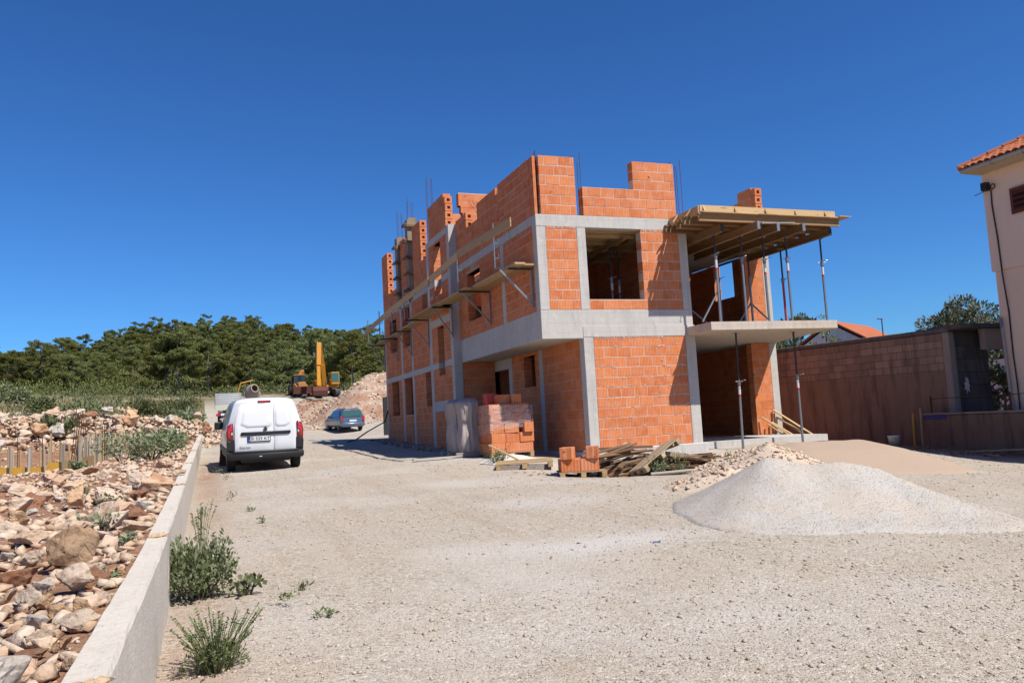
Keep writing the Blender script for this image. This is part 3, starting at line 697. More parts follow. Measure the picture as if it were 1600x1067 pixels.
# ---- entrance set back on the right, lower and upper storey
for z0, z1 in ((0.0, 2.755), (2.96, 5.55)):
    panel("brick_wall", 'x', 2.45, 7.85, 8.5, z0, z1, zbase=z0, single=True)
    conc("column", 'x', 2.45, 8.502, 8.76, z0 - (0.2 if z0 == 0 else 0), z1, -0.008, 0.25)
    panel("brick_wall", 'y', 4.03, 0.265, 5.0, z0, z1 + .1, zbase=z0)
conc("beam", 'x', 2.45, 4.3, 8.76, 2.757, 2.95, -0.004, 0.30)
MB().bbox((4.3, 2.25, -0.40), (8.62, 2.75, -0.012), 0.02).build("plinth", CONC, house)
MB().box((1.35, 0.26, -0.2), (8.5, 16.55, -0.02)).build("floor_slab", CONC, house)
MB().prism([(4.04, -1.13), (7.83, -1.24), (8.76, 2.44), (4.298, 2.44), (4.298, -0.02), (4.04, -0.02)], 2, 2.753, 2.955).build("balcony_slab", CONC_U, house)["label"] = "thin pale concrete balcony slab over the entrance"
# ---- rear, right side, inner floors and partitions
panel("brick_wall", 'y', 8.5, 2.72, 16.5, -.1, 2.80, th=0.25)
panel("brick_wall", 'y', 8.5, 2.72, 16.5, 2.99, 5.62, [(3.95, 5.0, 4.42, 5.61)], zbase=3.0)
panel("brick_wall", 'x', 16.55, 0.02, 8.75, 0.0, 5.60)
MB().box((0.26, 0.27, 2.76), (4.02, 6.55, 2.98)).box((0.02, 6.86, 2.76), (8.48, 16.53, 2.98)).box((4.3, 2.72, 2.76), (8.48, 6.85, 2.98)).box((0.02, 6.86, 4.40), (1.19, 9.4, 4.55)).build("floor_slab", CONC, house)  # last slab piece added over the stair to darken its lower window
MB().box((0.27, 5.0, 2.97), (4.3, 5.2, 5.63)).box((1.36, 6.86, -0.1), (8.52, 7.0, 2.77)).box((4.1, 6.3, 2.97), (8.52, 6.5, 5.63)).box((4.05, 4.99, -.1), (4.25, 6.87, 2.77)).box((0.9, 9.5, 0.0), (1.1, 16.5, 2.74)).box((0.9, 9.5, 3.0), (1.1, 16.5, 5.48)).box((1.2, 6.9, 3.0), (1.4, 9.4, 5.48)).build("darkening_partition", BRICKI, house)  # inner walls added to keep the rooms dark behind the openings
MB().box((0.28, 0.28, 5.62), (8.48, 6.55, 5.79)).box((0.02, 9.45, 5.5), (8.48, 16.53, 5.67)).box((0.9, 6.9, 5.5), (8.48, 9.4, 5.67)).build("roof_slab", CONC, house)
# third storey wall at the back, sunlit on its front; stepped left end
panel("brick_wall", 'x', 8.6, 0.78, 2.3, 5.80, 8.82, [(0.0, 0.92, 7.85, 8.1), (0.0, 0.86, 8.1, 8.35)], zbase=5.80)
panel("brick_wall", 'x', 8.2, 0.30, 0.70, 5.80, 7.95, zbase=5.80)
panel("brick_wall", 'y', 8.36, 2.52, 3.4, 5.8, 7.6, [(3.2, 3.5, 7.3, 8)], zbase=5.8); panel("brick_wall", 'y', 8.36, 3.42, 5.5, 5.8, 7.3, zbase=5.8)
end_stack(8.485, 2.52, 5.8, 7)
panel("brick_wall", 'x', 6.0, 9.0 - 0.4, 9.55 - 0.4, 5.8, 7.9, zbase=5.8)
bw = joined.build("brickwork", BRICKI, house); bw["kind"] = "stuff"; bw["label"] = "orange hollow blocks laid in courses"
# ---- bars of reinforcement left standing out of the columns
def rebar(x, y, z0, z1, n=4, s=0.09, lean=0.02):
    for i in range(n):
        a = (x + s * (i % 2 - .5) * 2, y + s * (i // 2 - .5) * 2, z0); b = (a[0] + rnd.uniform(-lean, lean), a[1] + rnd.uniform(-lean, lean), z1 + rnd.uniform(-.12, .1))
        MB().tube(a, b, 0.008, 5).build("rebar", RUST, house)
rebar(1.23, 0.13, 5.8, 7.35); rebar(0.115, 0.14, 5.8, 7.36, s=0.03); rebar(4.16, 0.14, 5.8, 7.4); rebar(-0.13, 13.65, 5.68, 9.35); rebar(-0.13, 11.95, 5.68, 9.45); rebar(-0.12, 9.1, 7.15, 9.4); rebar(8.62, 2.6, 5.8, 7.0, 2)
rebar(0.13, 2.65, 5.8, 7.3, s=0.05)
for z in np.arange(5.95, 7.2, 0.24):
    MB().path([(0.05, 0.10, z), (0.16, 0.10, z + .01), (0.16, 0.22, z)], 0.005, 4).build("stirrup", RUST, house)
# slanting starter bars behind the left parapet
for i in range(4): MB().tube((0.75 + .12 * i, 6.0, 7.1), (0.35 + .13 * i, 6.2, 7.85), 0.007, 5).build("rebar", RUST, house)

# ------------------------------------------------------------------ formwork, props and scaffold on the house
def column_form(y, z0, z1, label):
    t = empty("column_formwork", (-0.30, y, z0), label=label, cat="formwork", group="board shutters round the wall columns")
    H = z1 - z0
    for x0, x1, y0, y1 in ((-0.05, 0.0, -0.2, 0.2), (0.28, 0.33, -0.2, 0.2), (0.0, 0.28, -0.2, -0.17), (0.0, 0.28, 0.17, 0.2)):
        MB().box((x0, y0, 0), (x1, y1, H + rnd.uniform(-.05, .1))).build("board", WOOD_F, t)
    for z in np.arange(0.25, H, 0.62):
        MB().box((-0.10, -0.30, z), (0.36, -0.21, z + 0.07)).build("clamp", WOOD_B, t); MB().box((-0.16, -0.26, z + .08), (-0.06, 0.30, z + 0.15)).build("clamp", WOOD_B, t)
        MB().tube((-0.2, -0.25, z + .04), (0.45, -0.25, z + .04), 0.012, 5).build("tie_rod", STEEL, t)
column_form(13.55, 5.7, 8.3, "weathered board shutter round the column by the far brick pier"); column_form(11.75, 5.55, 8.6, "taller board shutter round the column left of the long parapet")

def scaffold_bracket(y, xw, reach, zt, label):
    """folding steel bracket hooked on the wall with an upright for the guard board"""
    t = empty("scaffold_bracket", (xw, y, zt), label=label, cat="scaffold bracket", group="steel scaffold brackets along the left wall")
    MB().beam((0, 0, 0), (-reach, 0, 0), 0.035, 0.05).build("ledger", STEEL_D, t)
    MB().beam((-0.03, 0, 0), (-0.03, 0, -0.95), 0.05, 0.035, upv=(1, 0, 0)).build("wall_leg", STEEL, t)
    MB().beam((-reach + 0.12, 0, -0.03), (-0.03, 0, -0.88), 0.03, 0.04).build("brace", STEEL, t)
    p = MB().tube((-reach, 0, 0.0), (-reach, 0, 1.12), 0.02, 8).build("upright", STEEL, t)
    for z in (0.25, 0.62): MB().path([(-reach, 0, z), (-reach + .11, 0, z), (-reach + .11, 0, z + .12)], 0.010, 5).build("hook", STEEL, p)
BR = [(0.355, -0.012, 0.97, 4.50, "scaffold bracket nearest the front corner of the house"), (3.56, -0.012, 0.93, 4.47, "scaffold bracket below the side window of the projecting upper storey"),
      (6.5, -0.26, 0.75, 4.47, "scaffold bracket at the dark concrete column on the left wall"), (9.40, -0.262, 0.85, 4.46, "scaffold bracket just beyond the tall stair window"),
      (11.95, -0.262, 0.72, 4.38, "scaffold bracket right of the middle upper window"), (14.25, -0.262, 0.72, 4.36, "scaffold bracket beside the farthest upper window"), (16.76, -0.262, 0.70, 4.36, "last scaffold bracket at the far corner of the house")]
for b in BR: scaffold_bracket(*b)
def plank(name, p0, p1, wd, th, mat, label, cat, group=None, upv=(0, 0, 1)):
    p0 = Vector(p0); p1 = Vector(p1)
    d = p1 - p0; o = MB().beam((-d.length / 2, 0, 0), (d.length / 2, 0, 0), wd, th).build(name, mat)
    X = d.normalized(); U = Vector(upv); Y = U.cross(X).normalized(); Z = X.cross(Y)
    m = Matrix((X, Y, Z)).transposed().to_4x4(); m.translation = (p0 + p1) / 2; o.matrix_world = m
    return tag(o, label, cat, group)
WG = "planks of the scaffold walkway"
for x0, x1, y0, y1, z, lb in ((-.32, -.06, 0.1, 4.1, 4.565, "inner walkway plank from the front corner bracket"), (-.62, -.35, -0.05, 4.0, 4.56, "outer walkway plank from the front corner bracket"), (-.62, -.30, 3.2, 7.0, 4.54, "walkway plank crossing the dark concrete column"),
        (-.85, -.65, 3.3, 6.9, 4.525, "outer walkway plank crossing the dark concrete column"), (-.60, -.30, 6.2, 9.9, 4.54, "walkway plank under the tall stair window"), (-.9, -.63, 6.1, 9.8, 4.53, "outer walkway plank under the tall stair window"), (-.62, -.31, 9.1, 12.5, 4.50, "walkway plank under the middle upper windows"),
        (-.62, -.31, 11.9, 14.6, 4.44, "walkway plank next to last before the far corner"), (-.62, -.31, 14.2, 17.3, 4.42, "walkway plank sticking out past the far corner")):
    plank("walkway_plank", ((x0 + x1) / 2, y0, z), ((x0 + x1) / 2, y1, z), x1 - x0, 0.045, WOOD, lb, "plank", WG)
GG = "guard boards of the scaffold"
for (a, b, lb) in (((-1.0, -0.9, 5.34), (-0.98, 3.35, 5.48), "guard board rising towards the front end of the scaffold"), ((-1.0, 3.3, 5.44), (-0.98, 6.6, 5.30), "guard board in front of the dark concrete column"),
                   ((-1.02, 6.4, 5.28), (-1.15, 9.6, 5.12), "guard board in front of the stair window"), ((-1.10, 9.4, 5.16), (-1.0, 13.2, 5.16), "guard board before the middle upper windows"), ((-1.0, 13.0, 5.14), (-0.99, 17.4, 4.98), "guard board sticking out past the far corner")):
    plank("guard_board", a, b, 0.03, 0.21, WOOD, lb, "board", GG)

# steel props: outer tube, inner tube, collar with handle, sticker, plates
def steel_prop(loc, H, label, group, collar=0.62, lean=(0, 0), red=False, sticker=True, rz=0.0):
    t = empty("steel_prop", loc, (lean[0], lean[1], rz), label, "prop", group)
    zc = H * collar
    MB().tube((0, 0, 0.008), (0, 0, zc), 0.032, 10).build("outer_tube", REDP if red else STEEL, t)
    MB().tube((0, 0, zc), (0, 0, H - 0.008), 0.024, 10).build("inner_tube", STEEL_D, t)
    c = MB().tube((0, 0, zc - 0.06), (0, 0, zc + 0.06), 0.044, 10).build("collar", STEEL, t)
    MB().path([(0.0, -0.04, zc + .02), (0.0, -0.11, zc + .035), (0.05, -0.16, zc + .05), (0.10, -0.15, zc + .06)], 0.009, 6).tube((-0.1, 0, zc + .03), (0.1, 0, zc + .03), 0.008, 6).build("handle", STEEL, c)
    MB().bbox((-.07, -.07, 0), (.07, .07, 0.008), .002).build("base_plate", STEEL, t); MB().bbox((-.07, -.07, H - 0.008), (.07, .07, H), .002).build("head_plate", STEEL, t)
    if sticker:
        MB().tube((0, 0, zc - .30), (0, 0, zc - .10), 0.0335, 10, caps=False).build("sticker", WHITEP, t); MB().tube((0, 0, zc - .36), (0, 0, zc - .30), 0.0335, 10, caps=False).build("red_band", REDP, t)
    return t
PG = "steel props carrying the balcony formwork"; zb = 2.957; zt = 5.198
for x, y, lb, cl, red in ((4.52, -.85, "front steel prop at the left end of the balcony", .76, 0), (5.31, -.85, "second front steel prop from the left on the balcony", .73, 0), (6.00, -.85, "middle front steel prop on the balcony with red and white band", .72, 0),
        (6.73, -.85, "fourth front steel prop on the balcony with red and white band", .74, 0), (7.86, -.85, "front steel prop alone at the right end of the balcony", .70, 0), (7.60, .45, "red steel prop standing behind the right end of the balcony front", .60, 1),
        (6.0, 1.2, "dark steel prop in the second row behind the second front prop", .66, 0), (6.9, 1.0, "dark steel prop in the second row before the brick pier", .66, 0), (5.0, 1.4, "dark steel prop in the second row by the left wall of the balcony", .6, 0), (7.4, 1.9, "dark steel prop close in front of the sunlit upper column", .62, 0)):
    steel_prop((x, y, zb), zt - zb, lb, PG, cl, red=bool(red), sticker=x in (4.52, 6.0, 6.73, 7.86), rz=rnd.uniform(-1, 1))
for x, y, dx in ((4.52, -.85, -.5), (5.0, 1.4, 1.0), (6.9, 1.0, -.6), (6.9, 1.0, 0.9)):
    o = MB().beam((x, y + .03, 3.75), (x + dx, y + .05, 3.0), 0.035, 0.035).build("prop_leg", STEEL); tag(o, {-.5: "slanting leg of the tripod at the left front balcony prop", 1.0: "slanting leg of the tripod running right on the balcony", -.6: "slanting leg of the tripod running left before the brick pier", .9: "slanting leg of the tripod at the right of the brick pier"}[dx], "prop leg", "tripod legs of the balcony props")
g1, g2 = sz(5.2, -.41), sz(7.07, -.43)
steel_prop((5.20, -0.41, g1 - .02), 2.752 - g1 + .02, "tall steel prop under the balcony in front of the dark entrance", "props under the balcony", .57, lean=(0, 0.02))
steel_prop((7.07, -0.43, g2 - .02), 2.752 - g2 + .02, "tall steel prop under the right end of the balcony by the leaning boards", "props under the balcony", .60)
for x, y, lb in ((2.62, 1.2, "thin steel prop on the left in the upper window"), (3.06, 1.6, "steel prop with red and white band in the upper window")):
    steel_prop((x, y, 2.985), 5.30 - 2.985, lb, "props inside the upper front room", .62)
# balcony roof formwork: main beams, joists, plywood, edge boards
deck = empty("balcony_formwork", (3.80, -1.45, 5.2), label="timber formwork deck on props over the balcony", cat="formwork")
dl = lambda x, y, z: (x - 3.80, y + 1.45, z - 5.2)
def h20(name, x0, y0, x1, y1, z, parent):
    """timber I beam, z at mid height"""
    o = MB(); a = Vector(dl(x0, y0, z)); b = Vector(dl(x1, y1, z)); u = Vector((0, 0, .08))
    o.beam(a, b, 0.035, 0.12).beam(a + u, b + u, 0.08, 0.04).beam(a - u, b - u, 0.08, 0.04)
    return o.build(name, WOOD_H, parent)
for x, y0 in ((4.52, -1.22), (5.31, -1.62), (6.00, -1.50), (6.73, -1.58), (7.86, -1.25)):
    m = h20("main_beam", x, y0, x, 2.3, 5.302, deck)
    MB().bbox(dl(x - .045, y0 - .014, 5.20), dl(x + .045, y0 - .002, 5.402), .003).build("end_plate", STEEL if x in (5.31, 6.0, 6.73) else STEEL_D, m)
for k, y in enumerate((-1.34, -0.95, -0.52, -0.06, 0.4, 0.85, 1.3, 1.75, 2.2)):
    h20("joist", (3.76, 3.58, 3.66, 3.60)[k] if k < 4 else 4.3, y, 8.08 + .06 * (k % 3), y, 5.520, deck)
for i in range(8):
    x0 = 3.82 + i * .555
    MB().box(dl(x0, -1.46, 5.622), dl(x0 + .55, -.03 if x0 < 4.2 else 2.4, 5.645)).build("deck_board", WOOD, deck)
MB().box(dl(8.00, -1.50, 5.647), dl(8.38, 0.2, 5.668)).build("deck_board", WOOD, deck)
MB().box(dl(3.80, -1.39, 5.65), dl(7.95, -1.36, 5.81)).build("edge_board", WOOD, deck); MB().box(dl(3.76, -1.36, 5.62), dl(3.79, -.02, 5.80)).build("edge_board", WOOD, deck)
for x in (3.88, 4.8, 5.72, 6.65, 7.6): MB().prism([(-1.39, 5.65), (-1.39, 5.80), (-1.455, 5.65)], 0, x, x + .04, mat=Matrix.Translation((-3.8, 1.45, -5.2))).build("strut", WOOD, deck)
for y in (-1.05, -.45): MB().beam(dl(3.75, y, 5.79), dl(3.60, y, 5.60), .04, .03).build("strut", WOOD, deck)
MB().beam(dl(5.55, -1.42, 5.405), dl(6.5, -1.50, 5.42), 0.09, 0.03).build("batten", WOOD_G, deck)
# ceiling shutter inside the upper front room
ceil = empty("ceiling_formwork", (0.3, 0.3, 5.3), label="plank ceiling formwork seen through the upper window", cat="formwork")
for i in range(12): MB().box((0.02, 0.02 + i * .32, 0.20), (3.65, 0.33 + i * .32, 0.225)).build("deck_board", WOOD, ceil)
for y in (0.3, 1.1, 1.9, 2.7, 3.5): MB().beam((0.0, y, 0.14), (3.65, y, 0.14), .08, .1).build("joist", WOOD, ceil)
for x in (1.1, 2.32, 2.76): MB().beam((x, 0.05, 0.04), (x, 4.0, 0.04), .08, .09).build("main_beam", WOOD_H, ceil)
# leaning laths by the entrance pillar
for i, (a, b, wd) in enumerate((((7.95, 2.36, .52), (8.55, 1.55, -.22), .05), ((8.42, 2.40, .72), (9.1, 1.2, -.24), .07), ((8.5, 2.40, .68), (9.25, 1.35, -.25), .05), ((8.3, 2.36, .35), (8.7, 1.5, -.24), .06), ((8.55, 2.42, .5), (8.95, 1.3, -.24), .10), ((8.15, 2.36, .3), (8.4, 1.6, -.22), .05))):
    lbs = ["longest thin lath leaning on the orange pier by the entrance", "lath leaning on the pale corner pillar of the entrance", "outermost lath leaning by the tall prop under the balcony", "short lath leaning low between the pier and pillar", "broad pale board leaning among the laths by the entrance", "shortest lath at the foot of the entrance pier"]
    plank("leaning_lath", a, b, wd, 0.025, WOOD, lbs[i], "lath", "laths leaning by the entrance pillar", (0, -.6, .8))
# hose / cable that hangs from the far corner
o = MB().path([(-0.28, 16.6, 1.55), (-0.35, 16.95, 1.10), (-1.05, 17.3, .72), (-1.7, 16.6, 0.40), (-2.1, 16.2, sz(-2.1, 16.2) + .02)], 0.028, 6).build("hose", BLACKP)
tag(o, "black hose slung from the far corner of the house to the ground", "hose")
o = MB().bbox((0.35, 20.6, 0.5), (0.75, 20.68, 2.3), .01).build("form_panel", STEEL_D); tag(o, "narrow grey form panel standing behind the far corner of the house", "panel")

# ------------------------------------------------------------------ vehicles
def loft(stations, cap=True):
    """stations: list of (y, [(half width, z) ... bottom to top]); mirrored into closed rings"""
    mb = MB(); n = len(stations[0][1]); rows = []
    for y, prof in stations:
        ring = [(w, y if not callable(y) else y(z), z) for w, z in prof] + [(-w, y if not callable(y) else y(z), z) for w, z in reversed(prof)]
        rows.append(ring)
    m = 2 * n; vs = [p for r in rows for p in r]; fs = []
    for j in range(len(rows) - 1):
        for i in range(m): fs.append((j*m+i, j*m+(i+1) % m, (j+1)*m+(i+1) % m, (j+1)*m+i))
    if cap: fs.append(tuple(reversed(range(m)))); fs.append(tuple(range((len(rows)-1)*m, len(rows)*m)))
    return mb.add(vs, fs)
def wheel(t, x, y, r, wd, rim=STEEL):
    w = MB(); n = 24; vs = []; prof = [(r*.62, -.5), (r*.93, -.5), (r, -.36), (r, .36), (r*.93, .5), (r*.62, .5)]
    for k in range(n):
        a = 2*math.pi*k/n
        for (rr, ww) in prof: vs.append((ww*wd, rr*math.cos(a), rr*math.sin(a)))
    m = len(prof); fs = [(k*m+i, ((k+1) % n)*m+i, ((k+1) % n)*m+(i+1) % m, k*m+(i+1) % m) for k in range(n) for i in range(m)]
    w.add(vs, fs); wo = w.build("wheel", RUBBER, t, loc=(x, y, r))
    rm = MB().tube((-wd*.40, 0, 0), (wd*.40, 0, 0), r*.60, 16)
    for k in range(5):
        a = 2*math.pi*k/5; rm.beam((-wd*.44, 0, 0), (-wd*.44, r*.55*math.cos(a), r*.55*math.sin(a)), .05, .03).beam((wd*.44, 0, 0), (wd*.44, r*.55*math.cos(a), r*.55*math.sin(a)), .05, .03)
    rm.build("rim", rim, wo)
def text(body, size, parent, loc, rot, mat, name="lettering", ext=0.001, align='CENTER', width=None):
    c = bpy.data.curves.new(name, 'FONT'); c.body = body; c.size = size; c.extrude = ext; c.align_x = align; c.align_y = 'CENTER'; c.materials.append(mat)
    o = link(name, c, parent, loc, rot)
    bpy.context.view_layer.update(); sx = width / max(o.dimensions.x, 1e-3) if width else 1
    me = bpy.data.meshes.new_from_object(o.evaluated_get(bpy.context.evaluated_depsgraph_get())); bpy.data.objects.remove(o)
    return link(name, me, parent, loc, rot, (sx, 1, 1))
# --- white panel van; local axes: x right, y forward (rear at 0), z up
van = empty("panel_van", (-6.20, 3.62, 0), (R(1.6), 0, R(1.3)), "white panel van seen from behind with black bumper and red tail lamps", "van")
van.location.z = sz(-6.2, 5.2) - 0.055
RK = lambda z: 0.02 + max(0, z - 0.95) ** 1.5 * 0.17      # lean of the tail
def vp(s=1.0, top=1.84, wt=0.62, b=.33):
    return [(.60*s, b), (.86*s, b+.03), (.915*s, .48), (.925*s, .75), (.92*s, 1.0), (.895*s, 1.17), (.845*s, 1.36), (.785*s, 1.56), (.735*s, 1.70), (.67*s, 1.775), (wt*s*.93, top-.025), (wt*.6*s, top-.003), (0.2*s, top)]
def hood(h): return [(.60, .33), (.86, .36), (.90, .5), (.90, .7), (.89, min(.9, h)), (.86, h-.03), (.82, h), (.74, h+.01), (.66, h+.02), (.55, h+.025), (.4, h+.03), (.25, h+.035), (.1, h+.04)]
st = [(RK, vp(.985, 1.80)), (lambda z: RK(z)+.10, vp(1, 1.835)), (1.0, vp(1, 1.85)), (2.4, vp(1, 1.85)), (2.9, vp(.985, 1.78)), (3.55, hood(1.12)), (4.2, hood(.95)), (4.40, [(w*.93, z*.93+.03) for w, z in hood(.8)])]
loft(st).build("body", VANW, van, True)
rp = lambda x, z, o=0.0: (x, RK(z) - o, z)
def rear_plate(name, pts, mat, o0=0.012, o1=-0.02, parent=van):
    """plate that follows the tail; pts (x,z) outline subdivided"""
    P = []
    for (a, b) in zip(pts, pts[1:] + pts[:1]):
        for k in range(4): P.append((a[0] + (b[0]-a[0])*k/4, a[1] + (b[1]-a[1])*k/4))
    n = len(P); cx = sum(p[0] for p in P)/n; cz = sum(p[1] for p in P)/n; mb = MB(); vs = []
    rings = [(1.0, o1), (1.0, o0*.6), (.985, o0), (.66, o0), (.33, o0)]
    for s, o in rings: vs += [rp(cx+(p[0]-cx)*s, cz+(p[1]-cz)*s, o) for p in P]
    vs.append(rp(cx, cz, o0)); fs = []
    for r in range(len(rings)-1): fs += [(r*n+i, r*n+(i+1) % n, (r+1)*n+(i+1) % n, (r+1)*n+i) for i in range(n)]
    fs += [((len(rings)-1)*n+i, (len(rings)-1)*n+(i+1) % n, len(rings)*n) for i in range(n)]
    return mb.add(vs, fs).build(name, mat, parent, True)
SX = 0.205
dl_ = rear_plate("rear_door", [(-.735, .50), (SX-.004, .50), (SX-.004, 1.70), (-.56, 1.70), (-.64, 1.60), (-.74, 1.15), (-.745, .8)], VANW)
dr_ = rear_plate("rear_door", [(SX+.004, .50), (.735, .50), (.745, .8), (.74, 1.15), (.64, 1.60), (.56, 1.70), (SX+.004, 1.70)], VANW)
rear_plate("panel", [(-.60, 1.16), (-.45, 1.09), (.10, 1.09), (.165, 1.13), (.165, 1.55), (-.47, 1.55), (-.53, 1.50)], VANW, .0155, .0, dl_)
rear_plate("panel", [(.245, 1.13), (.30, 1.09), (.5, 1.09), (.61, 1.16), (.545, 1.50), (.49, 1.55), (.245, 1.55)], VANW, .0155, .0, dr_)
rear_plate("handle_strip", [(-.61, .935), (-.58, .90), (.58, .90), (.62, .935), (.61, .985), (-.58, .985)], BLACKP, .04, .0)
for s in (-1, 1):
    tl = rear_plate("tail_lamp", [(s*.775, .84), (s*.84, .76), (s*.925, .80), (s*.935, 1.0), (s*.90, 1.16), (s*.80, 1.225), (s*.775, 1.2)][::s], REDLD, .022, -.10)
    rear_plate("lens", [(s*.80, 1.18), (s*.895, 1.12), (s*.91, .98), (s*.90, .85), (s*.86, .81), (s*.85, .95), (s*.835, 1.04), (s*.795, 1.05)][::s], REDL, .030, .0, tl)
    rear_plate("clear_lens", [(s*.785, .985), (s*.825, .99), (s*.828, .92), (s*.79, .925)][::s], CLEARL, .031, .0, tl)
    rear_plate("corner_trim", [(s*.75, .50), (s*.92, .50), (s*.935, .70), (s*.925, .795), (s*.84, .755), (s*.775, .83), (s*.755, .80)][::s], BLACKP, .018, -.12)
    MB().bbox((s*.90-.03, .12, .36), (s*.90+.035, 3.9, .60), .03).build("side_trim", BLACKP, van)
    MB().bbox((s*.98-.12, 3.02, 1.03), (s*.98+.10, 3.13, 1.24), .05).beam((s*.86, 3.1, 1.07), (s*.95, 3.1, 1.07), .06, .05).build("side_mirror", BLACKP, van)
    MB().add([(s*.912, 2.35, 1.12), (s*.905, 3.25, 1.12), (s*.80, 2.95, 1.58), (s*.795, 2.35, 1.62)], [(0, 1, 2, 3)]).build("side_window", GLASS, van)
    for yy in (.72, 3.55): wheel(van, s*.80, yy, .325, .21)
    rear_plate("reflector", [(s*.66, .42), (s*.80, .42), (s*.80, .465), (s*.66, .465)][::s], REDLD, .085, .0)
MB().bbox((-.93, -.085, .30), (.93, .10, .49), .05).bbox((-.80, -.095, .455), (.80, .05, .515), .02).build("rear_bumper", BLACKP, van, True)
MB().bbox((-.6, .1, .22), (.6, 3.8, .34), .03).build("underbody", BLACKP, van)
hb = MB().bbox((-.165, .105, 1.715), (.155, .16, 1.765), .02).build("high_brake_lamp", REDLD, van); MB().bbox((-.13, .095, 1.725), (.12, .12, 1.755), .01).build("lens", REDL, hb)
MB().prism([(0, 1.115), (.052, 1.05), (0, .985), (-.052, 1.05), (0, 1.07), (.022, 1.05), (0, 1.03), (-.022, 1.05)][:4], 1, -.02, .01).build("emblem", STEEL_D, van)
pl = MB().bbox((-.44, -.025, .735), (.12, .02, .885), .008).build("number_plate", INK, van)
MB().bbox((-.425, -.031, .755), (.105, -.02, .872), .002).build("plate_face", PLATEW, pl); MB().bbox((-.425, -.034, .755), (-.37, -.021, .872), .002).build("plate_band", PLATEB, pl)
text("ŠI 533 KT", .105, pl, (-.13, -.036, .813), (R(90), 0, 0), INK, width=.45); text("HR", .03, pl, (-.398, -.036, .775), (R(90), 0, 0), PLATEW)
text("Express", .07, van, (-.50, -.008, .605), (R(90), 0, 0), INK, width=.25)
MB().path([(-.17, -.09, .37), (-.10, -.10, .37)], .015, 6).build("tow_eye", STEEL, van)

# --- blue grey estate car
car = empty("estate_car", (2.05, 39.0, 0), (R(1.0), 0, R(-3)), "small blue grey estate car parked before the pale rubble heap", "car")
car.rotation_euler.z = R(8); car.location.z = sz(2.05, 40.5) - .02
CK = lambda z: .03 + max(0, z - .85) * .22
def cp(top, s=1.0): return [(.60*s, .26), (.80*s, .30), (.855*s, .48), (.865*s, .70), (.85*s, .88), (.80*s, .96), (.74*s, 1.12), (.68*s, 1.30), (.63*s, top-.05), (.5*s, top-.01), (.25*s, top)]
def ch(h): return [(.60, .26), (.80, .30), (.85, .48), (.855, .65), (.84, h-.06), (.79, h-.03), (.70, h), (.62, h+.01), (.52, h+.02), (.38, h+.03), (.2, h+.035)]
loft([(CK, cp(1.46, .97)), (lambda z: CK(z)+.12, cp(1.50)), (1.2, cp(1.53)), (2.2, cp(1.50)), (2.6, cp(1.42, .98)), (3.3, ch(.96)), (4.05, ch(.78)), (4.25, [(w*.9, z*.9+.03) for w, z in ch(.7)])]).build("body", CARB, car, True)
def cplate(name, pts, mat, o0=.012, parent=car):
    n = len(pts); vs = [(x, CK(z)+.05, z) for x, z in pts] + [(x, CK(z)-o0, z) for x, z in pts]
    return MB().add(vs, [tuple(range(n, 2*n))] + [(i, (i+1) % n, (i+1) % n+n, i+n) for i in range(n)]).build(name, mat, parent)
cplate("rear_window", [(-.66, .98), (.66, .98), (.70, 1.08), (.585, 1.36), (.45, 1.40), (-.45, 1.40), (-.585, 1.36), (-.70, 1.08)], GLASSG, .02)
cplate("tailgate", [(-.66, .50), (.66, .50), (.68, .94), (-.68, .94)], CARB, .015)
for s in (-1, 1):
    cplate("tail_lamp", [(s*.70, .70), (s*.84, .68), (s*.83, .95), (s*.78, 1.04), (s*.70, .96)][::s], REDL, .025)
    MB().bbox((s*.90-.09, 2.55, .94), (s*.90+.09, 2.65, 1.06), .03).build("side_mirror", BLACKP, car)
    MB().add([(s*.842, .45, .97), (s*.842, 2.7, .97), (s*.71, 2.3, 1.36), (s*.70, .7, 1.38)], [(0, 1, 2, 3)]).build("side_window", GLASS, car)
    MB().beam((s*.55, .4, 1.535), (s*.55, 2.0, 1.545), .035, .03).build("roof_rail", STEEL_D, car)
    for yy in (.75, 3.3): wheel(car, s*.74, yy, .30, .19)
MB().bbox((-.84, -.05, .30), (.84, .2, .56), .06).build("rear_bumper", CARB, car, True)
cpl = MB().bbox((-.30, -.005, .63), (.26, .06, .75), .005).build("number_plate", PLATEW, car); MB().bbox((-.30, -.008, .63), (-.25, .05, .75), .002).build("plate_band", PLATEB, cpl)
cplate("high_brake_lamp", [(-.1, 1.41), (.1, 1.41), (.1, 1.435), (-.1, 1.435)], REDL, .03)

# --- dropside truck
tr = empty("dropside_truck", (-5.5, 57.0, 0), (0, 0, R(-3)), "small grey dropside truck with slatted tail board behind the van", "truck"); tr.location.z = sz(-5.1, 58) - .02; tr.scale = (1, 1, 1.33)
MB().box((-1.06, .05, 1.0), (1.06, 3.6, 1.08)).build("load_bed", STEEL_D, tr)
tb = MB().box((-1.06, 0, .92), (1.06, .05, 1.28)).build("tail_board", CREAM, tr)
for k in range(5): MB().bbox((-1.05, -.02, 1.30 + k*.145), (1.05, .03, 1.43 + k*.145), .012).build("slat", ALU, tb)
for s in (-1, 1):
    sb = MB().box((s*1.07-.02, .06, 1.0), (s*1.07+.02, 3.6, 1.25)).build("side_board", CREAM, tr)
    for k in range(5): MB().bbox((s*1.07-.025, .06, 1.27+k*.145), (s*1.07+.025, 3.6, 1.40+k*.145), .01).build("slat", ALU, sb)
    wheel(tr, s*.78, 1.0, .36, .24); wheel(tr, s*.8, 4.3, .36, .22)
    MB().bbox((s*.83-.16, -.02, .55), (s*.83+.16, .06, .72), .02).build("tail_lamp", REDL, tr)
